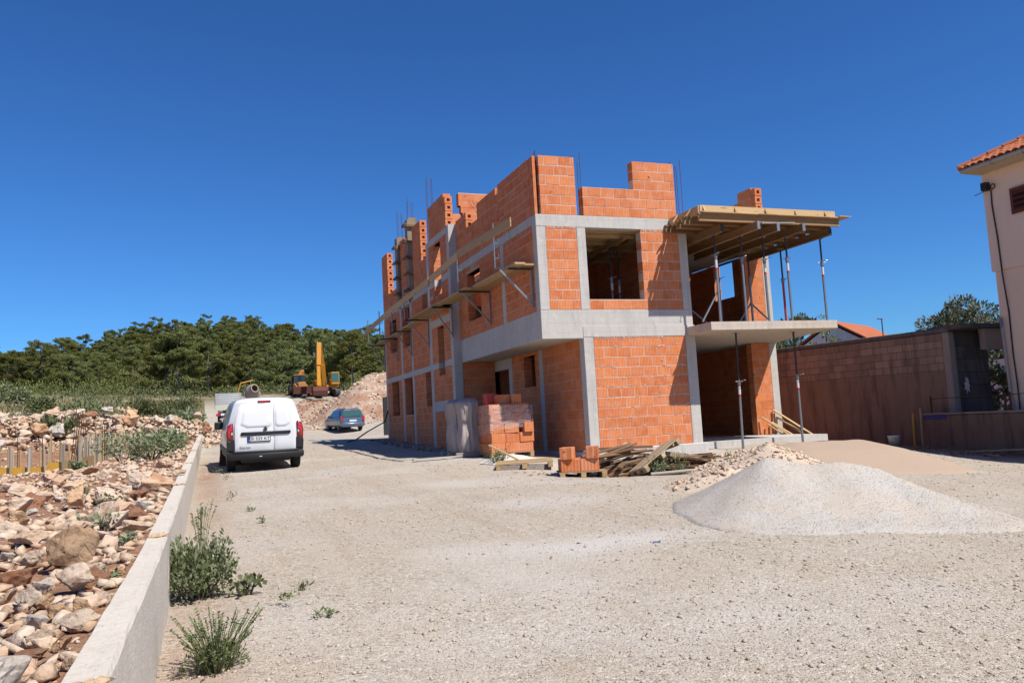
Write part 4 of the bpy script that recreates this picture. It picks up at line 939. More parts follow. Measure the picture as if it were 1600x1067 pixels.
MB().bbox((-.62, -.03, .58), (.62, .03, .72), .01).build("number_plate", PLATEW, tr); MB().bbox((-.7, .0, .30), (.75, .06, .40), .01).build("bumper_bar", ALU, tr)
MB().box((-.45, .1, .7), (.45, 5, .98)).build("chassis", INK, tr)
loft([(3.75, [(.9, .5), (.98, .9), (.96, 1.4), (.85, 2.05), (.5, 2.12)]), (4.6, [(.9, .5), (.98, .9), (.96, 1.4), (.82, 2.05), (.5, 2.12)]), (5.3, [(.88, .5), (.96, .85), (.92, 1.2), (.86, 1.3), (.5, 1.35)])]).build("cab", WHITEP, tr, True)
# --- concrete mixer trailer beside the truck
mx = empty("concrete_mixer", (-3.3, 60.5, 0), (0, 0, R(6)), "cement crusted concrete mixer with open drum behind the white van", "concrete mixer"); mx.location.z = sz(-3.2, 60.5) + 1.15; mx.scale = (1.0, 1.0, 1.15)
dr = MB(); q = Matrix.Translation((0, 0, 1.35)) @ Euler((R(68), 0, R(10))).to_matrix().to_4x4()
prof = [(.06, -.75), (.42, -.72), (.62, -.35), (.64, .05), (.52, .40), (.34, .68), (.36, .72), (.27, .72), (.45, .38), (.52, .0)]
vs = []; n = 20
for k in range(n):
    a = 2*math.pi*k/n
    for r_, z_ in prof: vs.append(q @ Vector((r_*math.cos(a), r_*math.sin(a), z_)))
m_ = len(prof); dr.add(vs, [(k*m_+i, ((k+1) % n)*m_+i, ((k+1) % n)*m_+i+1, k*m_+i+1) for k in range(n) for i in range(m_-1)])
dr.build("drum", MIXER, mx, True)
for x in (-.7, .7): MB().beam((x, -.3, -.5), (x*.95, .1, 1.4), .09, .07).beam((x, .6, -.5), (x*.95, .1, 1.3), .09, .07).build("stand", MIXER, mx)
MB().beam((-.85, -.35, .05), (.85, -.35, .05), .1, .1).beam((-.85, .6, .05), (.85, .6, .05), .1, .1).build("cross_bar", RUST, mx)
MB().path([(-1.55, .4, 0.3), (-.95, .4, 2.1), (.15, .4, 2.30)], .05, 6).build("loading_arm", YEL, mx)
for x in (-.8, .8): wheel(mx, x, .15, .3, .16, RUST); mx.children[-1].location.z = -.25
MB().bbox((-1.75, -.3, .15), (-.8, .5, .62), .05).build("motor_cover", REDP, mx); MB().bbox((-1.7, -.25, .64), (-.9, .45, .78), .03).build("lid", WHITEP, mx)

# --- long reach excavator and backhoe at the edge of the wood
ex = empty("excavator", (6.9, 85.5, 0), (0, 0, R(4)), "yellow excavator with its arm folded high, standing before the pines", "excavator"); ex.location.z = sz(6.9, 85.5) - .1
for x in (-1.0, 1.0):
    tk = MB().prism([(-1.9, .3), (-1.6, .02), (1.6, .02), (1.9, .3), (1.9, .6), (1.6, .9), (-1.6, .9), (-1.9, .6)], 0, x-.3, x+.3).build("track", STEEL_D, ex)
    for k in range(5): MB().tube((x-.32, -1.4+.7*k, .42), (x+.32, -1.4+.7*k, .42), .26, 12).build("roller", RUST, tk)
MB().tube((0, 0, .8), (0, 0, 1.15), .7, 16).build("turntable", STEEL_D, ex)
MB().bbox((-1.25, -.6, 1.15), (1.35, 2.4, 1.45), .04).bbox((-1.2, .6, 1.45), (1.4, 2.6, 2.25), .12).build("upper_body", YEL, ex)
cb = MB().bbox((.35, -1.2, 1.45), (1.35, .5, 2.98), .08).build("cab", YEL, ex)
MB().bbox((.43, -1.23, 1.75), (1.27, -1.19, 2.90), .02).build("front_window", GLASSG, cb); MB().bbox((1.34, -1.05, 1.8), (1.37, .35, 2.88), .02).bbox((.33, -1.05, 1.8), (.36, .35, 2.88), .02).build("side_window", GLASS, cb)
boomp = [(-.35, -.3, 1.55), (-.75, -1.4, 4.0), (-1.25, -2.5, 6.3)]
bo = MB()
for (a, b), (w0, h0) in zip(zip(boomp[:-1], boomp[1:]), ((.5, .85), (.45, .65))): bo.beam(a, b, w0, h0, upv=(0, 1, .3))
bo.build("boom", YEL, ex)
sk = MB().beam((-1.35, -2.55, 6.45), (-1.55, -3.0, 3.7), .50, .62, upv=(0, 1, 0)).beam((-1.55, -3.0, 3.75), (-1.65, -3.35, 1.2), .42, .38, upv=(0, 1, 0)).build("dipper_arm", YEL, ex)
MB().tube((-1.0, -2.0, 4.6), (-1.2, -2.75, 6.2), .09, 8).tube((-.2, -.8, 1.7), (-.6, -1.5, 4.0), .10, 8).build("hydraulic_ram", STEEL, ex)
MB().prism([(-4.1, .05), (-3.2, .05), (-2.9, .6), (-3.1, 1.15), (-3.9, 1.1), (-4.15, .6)], 0, -2.45, -.75).build("bucket", MAROON, ex)
bk = MB()
for k in range(5): bk.box((-2.4+k*.37, -4.25, .02), (-2.25+k*.37, -4.05, .12))
bk.build("bucket_tooth", STEEL_D, ex)
bh = empty("backhoe_loader", (4.0, 88.0, 0), (0, 0, R(4)), "old orange backhoe loader with wide rusty front shovel before the pines", "backhoe loader"); bh.location.z = sz(4.0, 88) - .05
MB().prism([(-2.7, .12), (-2.0, .12), (-1.75, .5), (-1.9, 1.05), (-2.7, .95)], 0, -1.3, 1.3).build("front_shovel", MAROON, bh)
for s in (-1, 1):
    MB().beam((s*.65, -2.0, .8), (s*.65, .3, 1.5), .14, .2).build("lift_arm", ORG, bh); wheel(bh, s*.85, -.9, .5, .32, ORG); wheel(bh, s*.95, 1.4, .75, .45, ORG)
MB().bbox((-.48, -1.3, .8), (.48, .3, 1.65), .08).build("bonnet", ORG, bh); MB().box((-.5, -1.2, .5), (.5, 1.9, .8)).build("chassis", STEEL_D, bh)
cbh = MB().bbox((-.72, .35, 2.62), (.72, 1.8, 2.72), .04).build("cab_roof", ORG, bh)
for x in (-.66, .66):
    for y in (.42, 1.72): MB().beam((x, y, 1.2), (x, y, 2.62), .08, .08).build("cab_post", STEEL_D, cbh)
MB().bbox((-.62, .42, 1.3), (.62, .45, 2.55), .01).build("windscreen", GLASS, cbh)
MB().beam((0, 2.2, 1.0), (.5, 2.5, 3.1), .25, .35).beam((.5, 2.5, 3.1), (.95, 2.9, 3.4), .22, .3).beam((.95, 2.9, 3.4), (.8, 3.4, 1.5), .2, .25).build("digging_arm", ORG, bh)
MB().beam((-.95, .4, 1.85), (-.7, .45, 1.9), .04, .04).bbox((-1.15, .36, 1.7), (-.95, .42, 2.0), .02).build("side_mirror", BLACKP, bh)

# ------------------------------------------------------------------ low concrete wall, right-hand walls and houses
def low_wall():
    t = empty("low_wall", (-8.03, -15, -.7), label="long low pale concrete wall between the rubble and the gravel yard", cat="wall")
    ys = [-19.5, -15.2, -11.0, -6.0, -1.2, 4.5, 11, 19, 28, 38, 50, 62]; lo = (-8.03, -15, -.7)
    top = lambda y: float(np.interp(y, [-20, -16, -12, -7, -4, 4, 11, 35, 62], [-.02, -.02, -.01, .13, .25, .48, .70, 1.40, 2.55]))
    for a, b in zip(ys[:-1], ys[1:]):
        mb = MB(); n = max(4, int((b - a) / .22)); vs = []; g = 0.006
        for k in range(n + 1):
            y = a + g + (b - a - 2*g) * k / n; x = float(wall_x(y)); z = top(y); jx = lambda: rnd.uniform(-.003, .003); jz = lambda: rnd.uniform(-.003, .003)
            P = [(x+.012, -1.2), (x+.006+jx(), z-.25), (x+jx(), z-.02), (x-.012+jx(), z+jz()), (x-.08, z+jz()), (x-.142+jx(), z+jz()), (x-.155+jx(), z-.02), (x-.158, -1.2)]
            vs += [(p[0]-lo[0], y-lo[1], p[1]-lo[2]) for p in P]
        m = 8; fs = [(k*m+i, k*m+i+1, (k+1)*m+i+1, (k+1)*m+i) for k in range(n) for i in range(m-1)] + [tuple(range(m)), tuple(range((n+1)*m-1, n*m-1, -1))]
        seg = mb.add(vs, fs).build("wall_segment", CONC_WALL, t)
        if b < 12:   # ragged mortar squeezed out at the joint
            z = top(b); P_ = np.array([(float(wall_x(b)) - .01 - .13 * rnd.random() - lo[0], b - lo[1] + rnd.uniform(-.06, .06), z - lo[2] + .005) for _ in range(36)])
            pebbles("joint_mortar", P_, np.array([rnd.uniform(.02, .055) for _ in range(36)]), ROCKO, t, .5, int(b * 10 + 500))
    return top
n = NT("low_wall_concrete", .92, .2); p = n.pos(); a = n.noise(p, 1.6, 6, .65); b = n.noise(p, 14, 6, .75); pit = n.noise(p, 45, 3, .6)
c = n.mix(a, (.60, .535, .455, 1), (.75, .69, .605, 1)); c = n.mix(n.ramp(b, [(.50, (0, 0, 0)), (.72, (.6,) * 3)]), c, (.50, .40, .30, 1)); c = n.mix(n.ramp(pit, [(.66, (0, 0, 0)), (.74, (.8,) * 3)]), c, (.28, .25, .22, 1))
n.col(c); n.bump(n.math('ADD', b, pit), .6, .012); CONC_WALL = n.m
wtop = low_wall()
o = link("stone_on_wall", rock_mesh("stone_on_wall", 99, ROCKO, 2), None, (float(wall_x(-4.4)) - .08, -4.4, wtop(-4.4) + .05), (0, 0, .4), (.26, .22, .14)); tag(o, "lone orange stone lying on top of the low concrete wall", "stone")
o = empty("brick_remnant", (-6.95, 6.2, sz(-6.95, 6.2)), (0, 0, .2), "rusty mesh scrap leaning at the low wall left of the van", "scrap")
for k in range(7): MB().tube((-.3 + .1*k, 0, 0), (-.26 + .09*k, .12, .42), .012, 5).build("bar", RUST, o)
MB().add([(-.34, -.02, 0), (.36, -.02, 0), (.28, .12, .40), (-.26, .12, .44)], [(0, 1, 2, 3)]).add([(-.34, .0, 0), (.36, .0, 0), (.28, .14, .40), (-.26, .14, .44)], [(0, 1, 2, 3)]).build("sheet", RUST, o)

# right-hand boundary wall of concrete blocks, in shade
def m_block(name, c0, c1):
    n = NT(name, .92, .2); r = n.rand(); p = n.pos(); f = n.noise(p, 2.5, 6, .7); st = n.noise(n.mapped(p, (2.5, 2.5, .35)), 1.5, 5, .65); g = n.noise(p, 40, 4, .7)
    c = n.mix(f, c0, c1); c = n.hsv(c, .5, 1, n.math('MULTIPLY_ADD', r, .4, .8)); c = n.mix(n.ramp(st, [(.48, (0, 0, 0)), (.68, (.65,) * 3)]), c, tuple(k * .4 for k in c0[:3]) + (1,))
    n.col(c); fl = n.noise(p, 16, 4, .7); c = n.mix(n.ramp(fl, [(.66, (0, 0, 0)), (.76, (.35,) * 3)]), c, tuple(min(1, k * 1.7) for k in c1[:3]) + (1,)); n.col(c)
    n.bump(n.math('ADD', g, f), .6, .014); return n.m
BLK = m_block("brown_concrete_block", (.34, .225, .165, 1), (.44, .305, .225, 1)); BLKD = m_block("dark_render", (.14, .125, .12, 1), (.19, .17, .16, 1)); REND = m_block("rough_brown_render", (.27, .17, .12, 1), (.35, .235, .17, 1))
PLAST = m_block("old_plaster", (.42, .34, .28, 1), (.50, .41, .35, 1))
bwall = empty("boundary_wall", (13.44, 0.35, 0), (0, 0, math.atan2(5.96, -1.54)), "long shaded boundary wall of brown concrete blocks on the right", "wall")
# local x runs along the wall away from the viewer, local +y faces the yard
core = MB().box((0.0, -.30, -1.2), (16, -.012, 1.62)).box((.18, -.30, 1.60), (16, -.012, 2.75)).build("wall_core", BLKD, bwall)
MB().box((0.2, -.02, -1.2), (16, .012, 1.625)).build("render_coat", REND, bwall)
me_b = {}
for k, z in enumerate(np.arange(1.63, 2.72, .225)):
    x = .2; first = True
    while x < 15.8:
        L = .50 if not (first and k % 2) else .27
        first = False; L = min(L, 15.9 - x)
        key = round(L, 2)
        if key not in me_b: me_b[key] = MB().bbox((-key/2+.006, -.1, -.106), (key/2-.006, .1, .106), .008).mesh("block", BLK)
        link("block", me_b[key], core, (x + L/2, -.10 + rnd.uniform(-.006, .006), z + .11), (rnd.uniform(-.006, .006), 0, rnd.uniform(-.006, .006))); x += L
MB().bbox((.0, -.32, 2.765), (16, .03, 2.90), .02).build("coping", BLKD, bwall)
MB().bbox((-.02, -.30, -1.2), (.19, .04, 2.76), .015).build("end_pilaster", PLAST, bwall)
# dark cross wall, canopy and plinth wall between the block wall and the plastered house
cw = empty("cross_wall", (13.9, .55, -.5), label="dark rendered cross wall with a white splash under the flat canopy", cat="wall")
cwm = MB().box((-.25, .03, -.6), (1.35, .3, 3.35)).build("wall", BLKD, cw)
for k in range(8):
    for i in range(3):
        MB().bbox((-.24 + i*.53 + (.0 if k % 2 else -.0), .0, .05 + k*.4), (min(1.34, .28 + i*.53), .05, .44 + k*.4), .008).build("block", BLKD, cwm)
sp = []
for k in range(14):
    a_ = k / 14 * 2 * math.pi; r_ = .24 * (1.25 if k in (3, 4) else .6 if k % 2 else 1) * rnd.uniform(.8, 1.1); sp.append((.33 + r_*.6*math.cos(a_), 1.62 + r_*math.sin(a_)))
MB().prism(sp, 1, -.004, -.001).build("white_splash", WHITEP, cw)
cp_ = empty("flat_canopy", (13.5, .2, 2.80), label="flat concrete canopy slab joining the boundary wall to the plastered house", cat="canopy")
MB().bbox((-.1, -.35, .02), (2.6, .9, .16), .02).build("slab", BLKD, cp_); MB().bbox((.95, -.25, -.62), (2.5, -.05, .015), .01).build("beam", PLAST, cp_)
pw = empty("plinth_wall", (12.55, -1, -.8), label="low rough plinth wall with a thin rail at the foot of the plastered house", cat="wall")
MB().bbox((0, -5, -.4), (.30, 1.75, 1.10), .03).build("wall", REND, pw); MB().bbox((-.03, -5, 1.103), (.33, 1.75, 1.16), .015).build("coping", PLAST, pw)
MB().tube((.15, -5, 1.60), (.15, 1.6, 1.58), .012, 6).build("rail", RUST, pw)
for y in (-4, -1.05, -.9, 1.55): MB().beam((.15, y, 1.16), (.15, y, 1.66), .04, .04).build("post", RUST, pw)
MB().bbox((-.012, .9, .98), (-.002, 1.74, 1.09), .003).build("blue_stripe", PLATEB, pw)

# plastered two-storey house on the right
def m_plaster(name, c0, c1, stain):
    n = NT(name, .92, .2); p = n.pos(); f = n.noise(p, .8, 6, .65); st = n.noise(n.mapped(p, (2, 2, .3)), 1.2, 5, .65); g = n.noise(p, 60, 4, .7)
    c = n.mix(f, c0, c1); c = n.mix(n.ramp(st, [(.5, (0, 0, 0)), (.72, (.35,) * 3)]), c, stain); n.col(c); n.bump(g, .3, .006); return n.m
PLW = m_plaster("pinkish_plaster", (.95, .72, .55, 1), (1.0, .80, .63, 1), (.70, .52, .42, 1))
hs = empty("plastered_house", (13.57, -1.24, -.7), label="tall pinkish plastered house with tiled hip roof at the right edge", cat="house")
L = lambda x, y, z: (x - 13.57, y + 1.24, z + .7)
MB().box(L(13.63, -11, -1.5), L(20, -1.30, 4.30)).build("wall", PLW, hs); MB().box(L(13.57, -11.2, 4.303), L(20.2, -1.24, 7.15)).build("wall", PLW, hs)
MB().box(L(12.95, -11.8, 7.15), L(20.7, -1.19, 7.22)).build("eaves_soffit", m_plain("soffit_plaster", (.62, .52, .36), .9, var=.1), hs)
gut = MB().tube(L(12.90, -11.8, 7.23), L(12.90, -1.16, 7.23), .075, 10).build("gutter", m_plain("grey_gutter", (.48, .44, .40), .5, .2), hs)
for y in np.arange(-10.7, -1.2, .95): MB().ring(L(12.90, y, 7.23), (0, 1, 0), .082, .012, 14, 5).build("bracket", STEEL, gut)
TILE = m_plain("clay_roof_tile", (.46, .135, .05), .8, var=.25, scale=2.2)
# hip roof: west slope (towards the yard) and the north hip
slope = .50
rb = MB().add([L(12.86, -1.14, 7.26), L(12.86, -11.8, 7.26), L(16.8, -8, 9.2), L(16.8, -4.96, 9.2)], [(0, 1, 2, 3)]).add([L(12.86, -1.14, 7.26), L(20.8, -1.14, 7.26), L(16.8, -4.96, 9.2)], [(0, 1, 2)]).build("roof", TILE, hs)
def tile_mesh(pl):
    mb = MB(); n_ = 5
    vs = []; 
    for (yy, zz) in ((0, .018), (.40, .0)):
        for k in range(n_ + 1):
            a_ = math.pi * k / n_; vs.append((.105 - .21 * k / n_, yy, zz + .055 * math.sin(a_)))
    for (yy, zz) in ((0, .0),):
        for k in range(n_ + 1):
            a_ = math.pi * k / n_; vs.append((.105 - .21 * k / n_, yy, zz + .035 * math.sin(a_)))
    fs = [(k, k+1, n_+1+k+1, n_+1+k) for k in range(n_)] + [(k, k+1, 2*(n_+1)+k+1, 2*(n_+1)+k) for k in range(n_)]
    return mb.add(vs, fs).mesh("tile", TILE)
tm = tile_mesh(0)
ang = math.atan2(1.94, 3.94)
# tiles laid up the west slope; local y of a tile climbs the slope
nt_ = 0; more = []
for r_ in range(12):
    for c_ in range(52):
        s_ = r_ * .36; x = 12.80 + s_ * math.cos(ang); z = 7.275 + s_ * math.sin(ang); y = -1.22 - c_ * .215
        if y > -1.14 - (x - 12.86) * .97 - .02 or y < -11.6 + (x - 12.86): continue
        mw_ = Matrix.Translation(L(x, y, z + rnd.uniform(-.006, .006))) @ Euler((0, -ang, 0)).to_matrix().to_4x4() @ Euler((0, 0, R(-90))).to_matrix().to_4x4()
        if nt_ < 290 and y > -7:
            o = link("tile", tm, rb); o.matrix_local = mw_; nt_ += 1
        else: more.append(mw_)
mm = MB(); tv = [v.co.copy() for v in tm.vertices]; tf = [tuple(p_.vertices) for p_ in tm.polygons]
for q_ in more: mm.add([q_ @ v for v in tv], tf)
if more: o = mm.build("tiles", TILE, rb); o["kind"] = "stuff"
hr = MB()
for k in range(14): hr.tube(L(12.84 + .28*k, -1.12 - .272*k, 7.33 + .138*k), L(13.14 + .28*k, -1.41 - .272*k, 7.475 + .138*k), .10, 8, 0, .085)
hr.build("hip_tiles", TILE, hs)["kind"] = "stuff"
jb = MB().bbox(L(13.36, -1.50, 6.62) , L(13.565, -1.33, 6.86), .015).build("junction_box", BLACKP, hs)
MB().ring(L(13.50, -1.62, 6.70), (1, 0, 0), .07, .016, 14, 5).build("cable_loop", BLACKP, jb); MB().tube(L(13.5, -1.33, 6.62), L(13.45, -1.05, 6.58), .012, 5).build("arm", RUST, jb)
MB().path([L(13.54, -1.52, 6.62), L(13.54, -1.50, 6.2), L(13.54, -1.56, 5.2), L(13.54, -1.58, 4.2), L(13.60, -1.60, 3.1), L(13.60, -1.58, 1.9), L(13.585, -1.62, 1.0), L(13.60, -1.60, .3)], .020, 6).build("cable", BLACKP, hs)
MB().path([L(13.55, -1.36, 2.95), L(13.50, -1.42, 2.7), L(13.55, -1.42, .2)], .045, 8).build("downpipe", STEEL, hs)
wf = MB().box(L(13.535, -3.2, 5.78), L(13.60, -2.16, 6.46)).build("window", m_plain("red_brown_shutter", (.20, .055, .035), .7), hs)
MB().box(L(13.50, -3.28, 6.40), L(13.534, -2.10, 6.48)).box(L(13.50, -3.28, 5.76), L(13.534, -2.10, 5.84)).box(L(13.50, -2.18, 5.84), L(13.534, -2.10, 6.40)).build("frame", REDB := m_plain("dark_red_frame", (.16, .04, .03), .7), wf)
for k in range(7): MB().cbox(L(13.515, -2.7, 5.88 + .076*k), (.035, 1.02, .055), 0, Euler((0, R(35), 0))).build("slat", INK if k % 2 else REDB, wf)

# small things in front of the shaded wall
bu = empty("bucket", (10.3, -.28, sz(10.3, -.28)), label="pale plastic bucket standing in the shade by the boundary wall", cat="bucket")
b_ = MB(); vs = []; N_ = 18
for k in range(N_):
    a_ = 2*math.pi*k/N_
    for r_, z_ in ((.12, 0), (.155, .32), (.165, .32), (.165, .30), (.145, .31), (.11, .03)): vs.append((r_*math.cos(a_), r_*math.sin(a_), z_))
b_.add(vs, [(k*6+i, ((k+1) % N_)*6+i, ((k+1) % N_)*6+(i+1) % 6, k*6+(i+1) % 6) for k in range(N_) for i in range(6)]).add([vs[k*6] for k in range(N_)], [tuple(range(N_))]).build("body", WHITEP, bu, True)
MB().path([(.16*math.cos(t_), .16*math.sin(t_) , .30 + .0*t_) if False else (.165*math.cos(t_), -.05 - .10*math.sin(t_), .31 - .10*math.sin(t_)) for t_ in np.linspace(0, math.pi, 9)], .006, 5).build("handle", STEEL, bu)
for i, (x, y, L_, rz, lb, mt) in enumerate(((11.6, -1.6, 2.6, 1.9, "long thin lath lying in the shade by the plinth wall", WOOD), (11.1, -2.6, 1.6, .9, "lath lying askew at the end of the shade on the right", WOOD), (10.6, -.9, .9, .3, "short board on the dark earth by the bucket", WOOD_B))):
    o = MB().box((-L_/2, -.04, 0), (L_/2, .04, .03)).build("loose_lath", mt, None, loc=(x, y, sz(x, y) + .03), rot=(0, R(2), rz)); tag(o, lb, "lath")
for x, y, H_, lb, mt in ((11.95, .6, 1.0, "yellow stake standing against the plinth wall", WOOD_Y), (12.15, .5, 1.15, "brown stake beside the yellow one at the plinth wall", WOOD)):
    o = MB().beam((0, 0, -.1), (.05, .0, H_), .05, .03).build("stake", mt, None, loc=(x, y, sz(x, y))); tag(o, lb, "stake")

# ------------------------------------------------------------------ pallets, blocks, timber, heaps
block_me = MB().bbox((-.187, -.125, 0), (.187, .125, .238), .006).mesh("brick", BRICK)
hb_ = MB()
# a block lying with its cells up: outer shell and three inner webs
hb_.box((-.187, -.125, 0), (.187, -.112, .238)).box((-.187, .112, 0), (.187, .125, .238)).box((-.187, -.112, 0), (-.172, .112, .238)).box((.172, -.112, 0), (.187, .112, .238))
for k in range(6): hb_.box((-.172 + .052*(k+1) - .009, -.112, 0), (-.172 + .052*(k+1), .112, .238))
for y in (-.06, 0, .06): hb_.box((-.172, y - .004, 0), (.172, y + .004, .2375))
hollow_me = hb_.mesh("brick", BRICK)
def pallet(loc, rot, label, L_=1.2, W_=.9, mat=WOOD):
    t = empty("pallet", loc, rot, label, "pallet")
    for i in range(7):
        y = -W_/2 + .05 + i * (W_ - .1) / 6
        MB().box((-L_/2, y - .045, .112), (L_/2, y + .045, .132)).build("deck_board", mat, t)
    for x in (-L_/2 + .06, 0, L_/2 - .06):
        MB().box((x - .05, -W_/2, .09), (x + .05, W_/2, .111)).build("stringer_board", mat, t)
        MB().box((x - .05, -W_/2, 0), (x + .05, W_/2, .018)).build("base_board", mat, t)
        for y in (-W_/2 + .06, 0, W_/2 - .06): MB().bbox((x - .05, y - .06, .019), (x + .05, y + .06, .089), .004).build("block", mat, t)
    return t
SG = "blocks stacked on the shrink wrapped pallet"
bz = sz(-.42, 1.8) - .01
pallet((-.44, 1.82, bz), (0, 0, 0), "pallet under the tall stack of orange blocks", 1.15, 1.15)
zst = bz + .134
def loose(x, y, z, rz, label, group, me=block_me, rx=0, ox=.42, oy=1.1):
    o = link("hollow_block", me, None, (x - ox, y - oy, z), (rx, 0, rz)); return tag(o, label, "hollow block", group)
rows = "bottom second third fourth fifth".split()
for k in range(5):
    z = zst + .241 * k; lbf = lambda i, j: f"{['front', 'second', 'third', 'back'][j]} row {['left', 'middle', 'right'][i]} orange block in the {rows[k]} layer of the wrapped stack"
    for i in range(3):
        for j in range(4 if k == 0 else 4):
            if k == 0:                                   # narrow ends to the front
                x, y, rz = -.44 + .255 * (i if i < 2 else 2) , 2.52 + .0 * j, R(90)
            x0 = -.40 + .378 * i; y0 = 2.48 + .256 * j
            if k == 2 and i == 2 and j == 0: loose(.42, 2.46, z, R(90), lbf(i, j), SG); continue
            if k >= 3 and i == 2 and j == 0: x0 -= .05 * (k - 2)
            loose(x0 + rnd.uniform(-.012, .012) + (.02 if k % 2 else 0), y0 + rnd.uniform(-.012, .012), z, R(rnd.uniform(-2, 2)) + (R(180) if rnd.random() < .5 else 0), lbf(i, j), SG)
ztop = zst + .241 * 5
loose(.20, 2.60, ztop, R(80), "upright sunlit block at the right on top of the wrapped stack", SG, hollow_me); loose(-.12, 2.62, ztop, R(5), "open celled block on top of the wrapped stack beside the upright one", SG, hollow_me, R(0)); loose(.0, 3.1, ztop, R(90), "block at the back on top of the wrapped stack", SG)
red = MB().bbox((-.16, -.12, 0), (.16, .12, .30), .02).build("red_crate", REDP, None, loc=(-.80, 1.75, ztop)); tag(red, "red box standing on top of the wrapped block stack", "box")
# torn plastic film round the upper layers
def m_film(name):
    n = NT(name, .12, .6); p = n.pos(); f = n.noise(n.mapped(p, (3, 3, 9)), 2.0, 5, .7, 1.2); n.col((.85, .80, .78, 1))
    n.b.inputs["Coat Weight"].default_value = .6; n.bump(f, .5, .03)
    tr = n.node("ShaderNodeBsdfTransparent"); mx_ = n.node("ShaderNodeMixShader"); out = n.n["Material Output"]
    n.l(n.ramp(f, [(.42, (.08,) * 3), (.70, (.62,) * 3)]), mx_.inputs[0]); n.l(tr.outputs[0], mx_.inputs[1]); n.l(n.b.outputs[0], mx_.inputs[2]); n.l(mx_.outputs[0], out.inputs[0]); return n.m
FILM = m_film("stretch_film")
def film(name, loop, z0f, z1f, label, mat=FILM, nz=9, amp=.018, seed=1):
    """crumpled sheet round a closed or open loop of (x,y)"""
    pts = []; 
    for a, b in zip(loop[:-1], loop[1:]):
        n_ = max(2, int(math.dist(a, b) / .05))
        for k in range(n_): pts.append((a[0] + (b[0]-a[0])*k/n_, a[1] + (b[1]-a[1])*k/n_))
    pts.append(loop[-1]); n_ = len(pts); vs = []; 
    for j in range(nz + 1):
        for i, (x, y) in enumerate(pts):
            t_ = i / (n_ - 1); z0_, z1_ = z0f(t_), z1f(t_); z = z0_ + (z1_ - z0_) * j / nz
            d = noise.fractal(Vector((x * 4, y * 4 + seed, z * 7)), 1, 2, 4) * amp
            cx_, cy_ = loop_c(loop); v = Vector((x - cx_, y - cy_, 0)); v.normalize()
            vs.append((x + v.x * d, y + v.y * d, z + d))
    fs = [(j*n_+i, j*n_+i+1, (j+1)*n_+i+1, (j+1)*n_+i) for j in range(nz) for i in range(n_ - 1)]
    o = MB().add(vs, fs).build(name, mat, None, True); return tag(o, label, "plastic film")
def loop_c(l): return (sum(p[0] for p in l) / len(l), sum(p[1] for p in l) / len(l))
film("shrink_film", [(-1.035, 2.3), (-1.035, 1.22), (-.32, 1.215), (.14, 1.22), (.17, 1.9)], lambda t: zst + .50 + .16 * t - (.08 if t < .35 else 0), lambda t: zst + 1.20 - .05 * t, "torn glossy plastic film round the upper layers of the block stack")
# two tall bulging bundles wrapped in dusty film
WRAP = m_plaster("dusty_wrap", (.40, .32, .29, 1), (.55, .47, .43, 1), (.30, .22, .2, 1))
wp = empty("wrapped_pallet", (-1.18, 3.0, sz(-1.18, 3.0)), label="pallet of tall bundles in dusty wrinkled film left of the block stack", cat="wrapped pallet")
for (x, y) in ((-.02, -.55), (-.12, -.02), (-.02, .45)):
    vs = []; nu, nv = 64, 40
    for j in range(nv + 1):
        for i in range(nu):
            a_ = 2*math.pi*i/nu; t_ = j / nv; c_, s_ = math.cos(a_), math.sin(a_)
            r_ = .25 / max(abs(c_), abs(s_)) ** .55 * (1 + .10*math.sin(t_*9 + x*9)) * (1 if t_ < .93 else 1 - (t_-.93)*6)
            d = noise.fractal(Vector((c_*2 + x*5, s_*2 + y, t_*2.2)), 1, 2, 4) * .045 + (abs(noise.noise(Vector((c_*5 + x*9, s_*5 + y*3, t_*1.3)))) - .25) * .07 + noise.noise(Vector((c_*12, s_*12 + y, t_*9))) * .012
            vs.append((x + c_*(r_+d), y + s_*(r_+d), .12 + t_*1.38))
    fs = [(j*nu+i, j*nu+(i+1) % nu, (j+1)*nu+(i+1) % nu, (j+1)*nu+i) for j in range(nv) for i in range(nu)] + [tuple(range(nv*nu, (nv+1)*nu))]
    MB().add(vs, fs).build("bundle", WRAP, wp, True)
for y in (-.75, 0.0, .65): MB().box((-.45, y - .05, 0), (.4, y + .05, .115)).build("pallet_board", WOOD_G, wp)
o = MB().box((-1.1, -.07, 0), (1.1, .07, .03)).build("loose_board", WOOD_G, None, loc=(-1.75, 2.2, sz(-1.75, 2.2) + .03), rot=(0, 0, R(12))); tag(o, "grey board lying flat before the dusty wrapped bundles", "board")
pallet((-1.0, -.95, sz(-1.0, -.95) + .01), (R(1), R(-1), R(-22)), "empty fresh pallet lying flat on the gravel before the block stack", 1.25, 1.15)
# white powder spill
vs = []; nu, nv = 40, 8
for j in range(nv + 1):
    for i in range(nu):
        a_ = 2*math.pi*i/nu; t_ = j / nv; rr = t_ * (1 + .18*noise.noise(Vector((math.cos(a_)*1.3, math.sin(a_)*1.3, 4)))); x, y = -.85 + .85*rr*math.cos(a_), .42 + .50*rr*math.sin(a_)
        vs.append((x, y, sz(x, y) + .17*(1 - t_**1.4) + .02*noise.noise(Vector((x*4, y*4, 0))) - .03*t_))
o = MB().add(vs, [(j*nu+i, j*nu+(i+1) % nu, (j+1)*nu+(i+1) % nu, (j+1)*nu+i) for j in range(nv) for i in range(nu)]).build("sand_mound", m_plaster("pale_sand", (.62, .56, .50, 1), (.70, .65, .60, 1), (.52, .45, .38, 1)), None, True); tag(o, "low mound of pale sand between the pallet and the block stack", "sand mound")
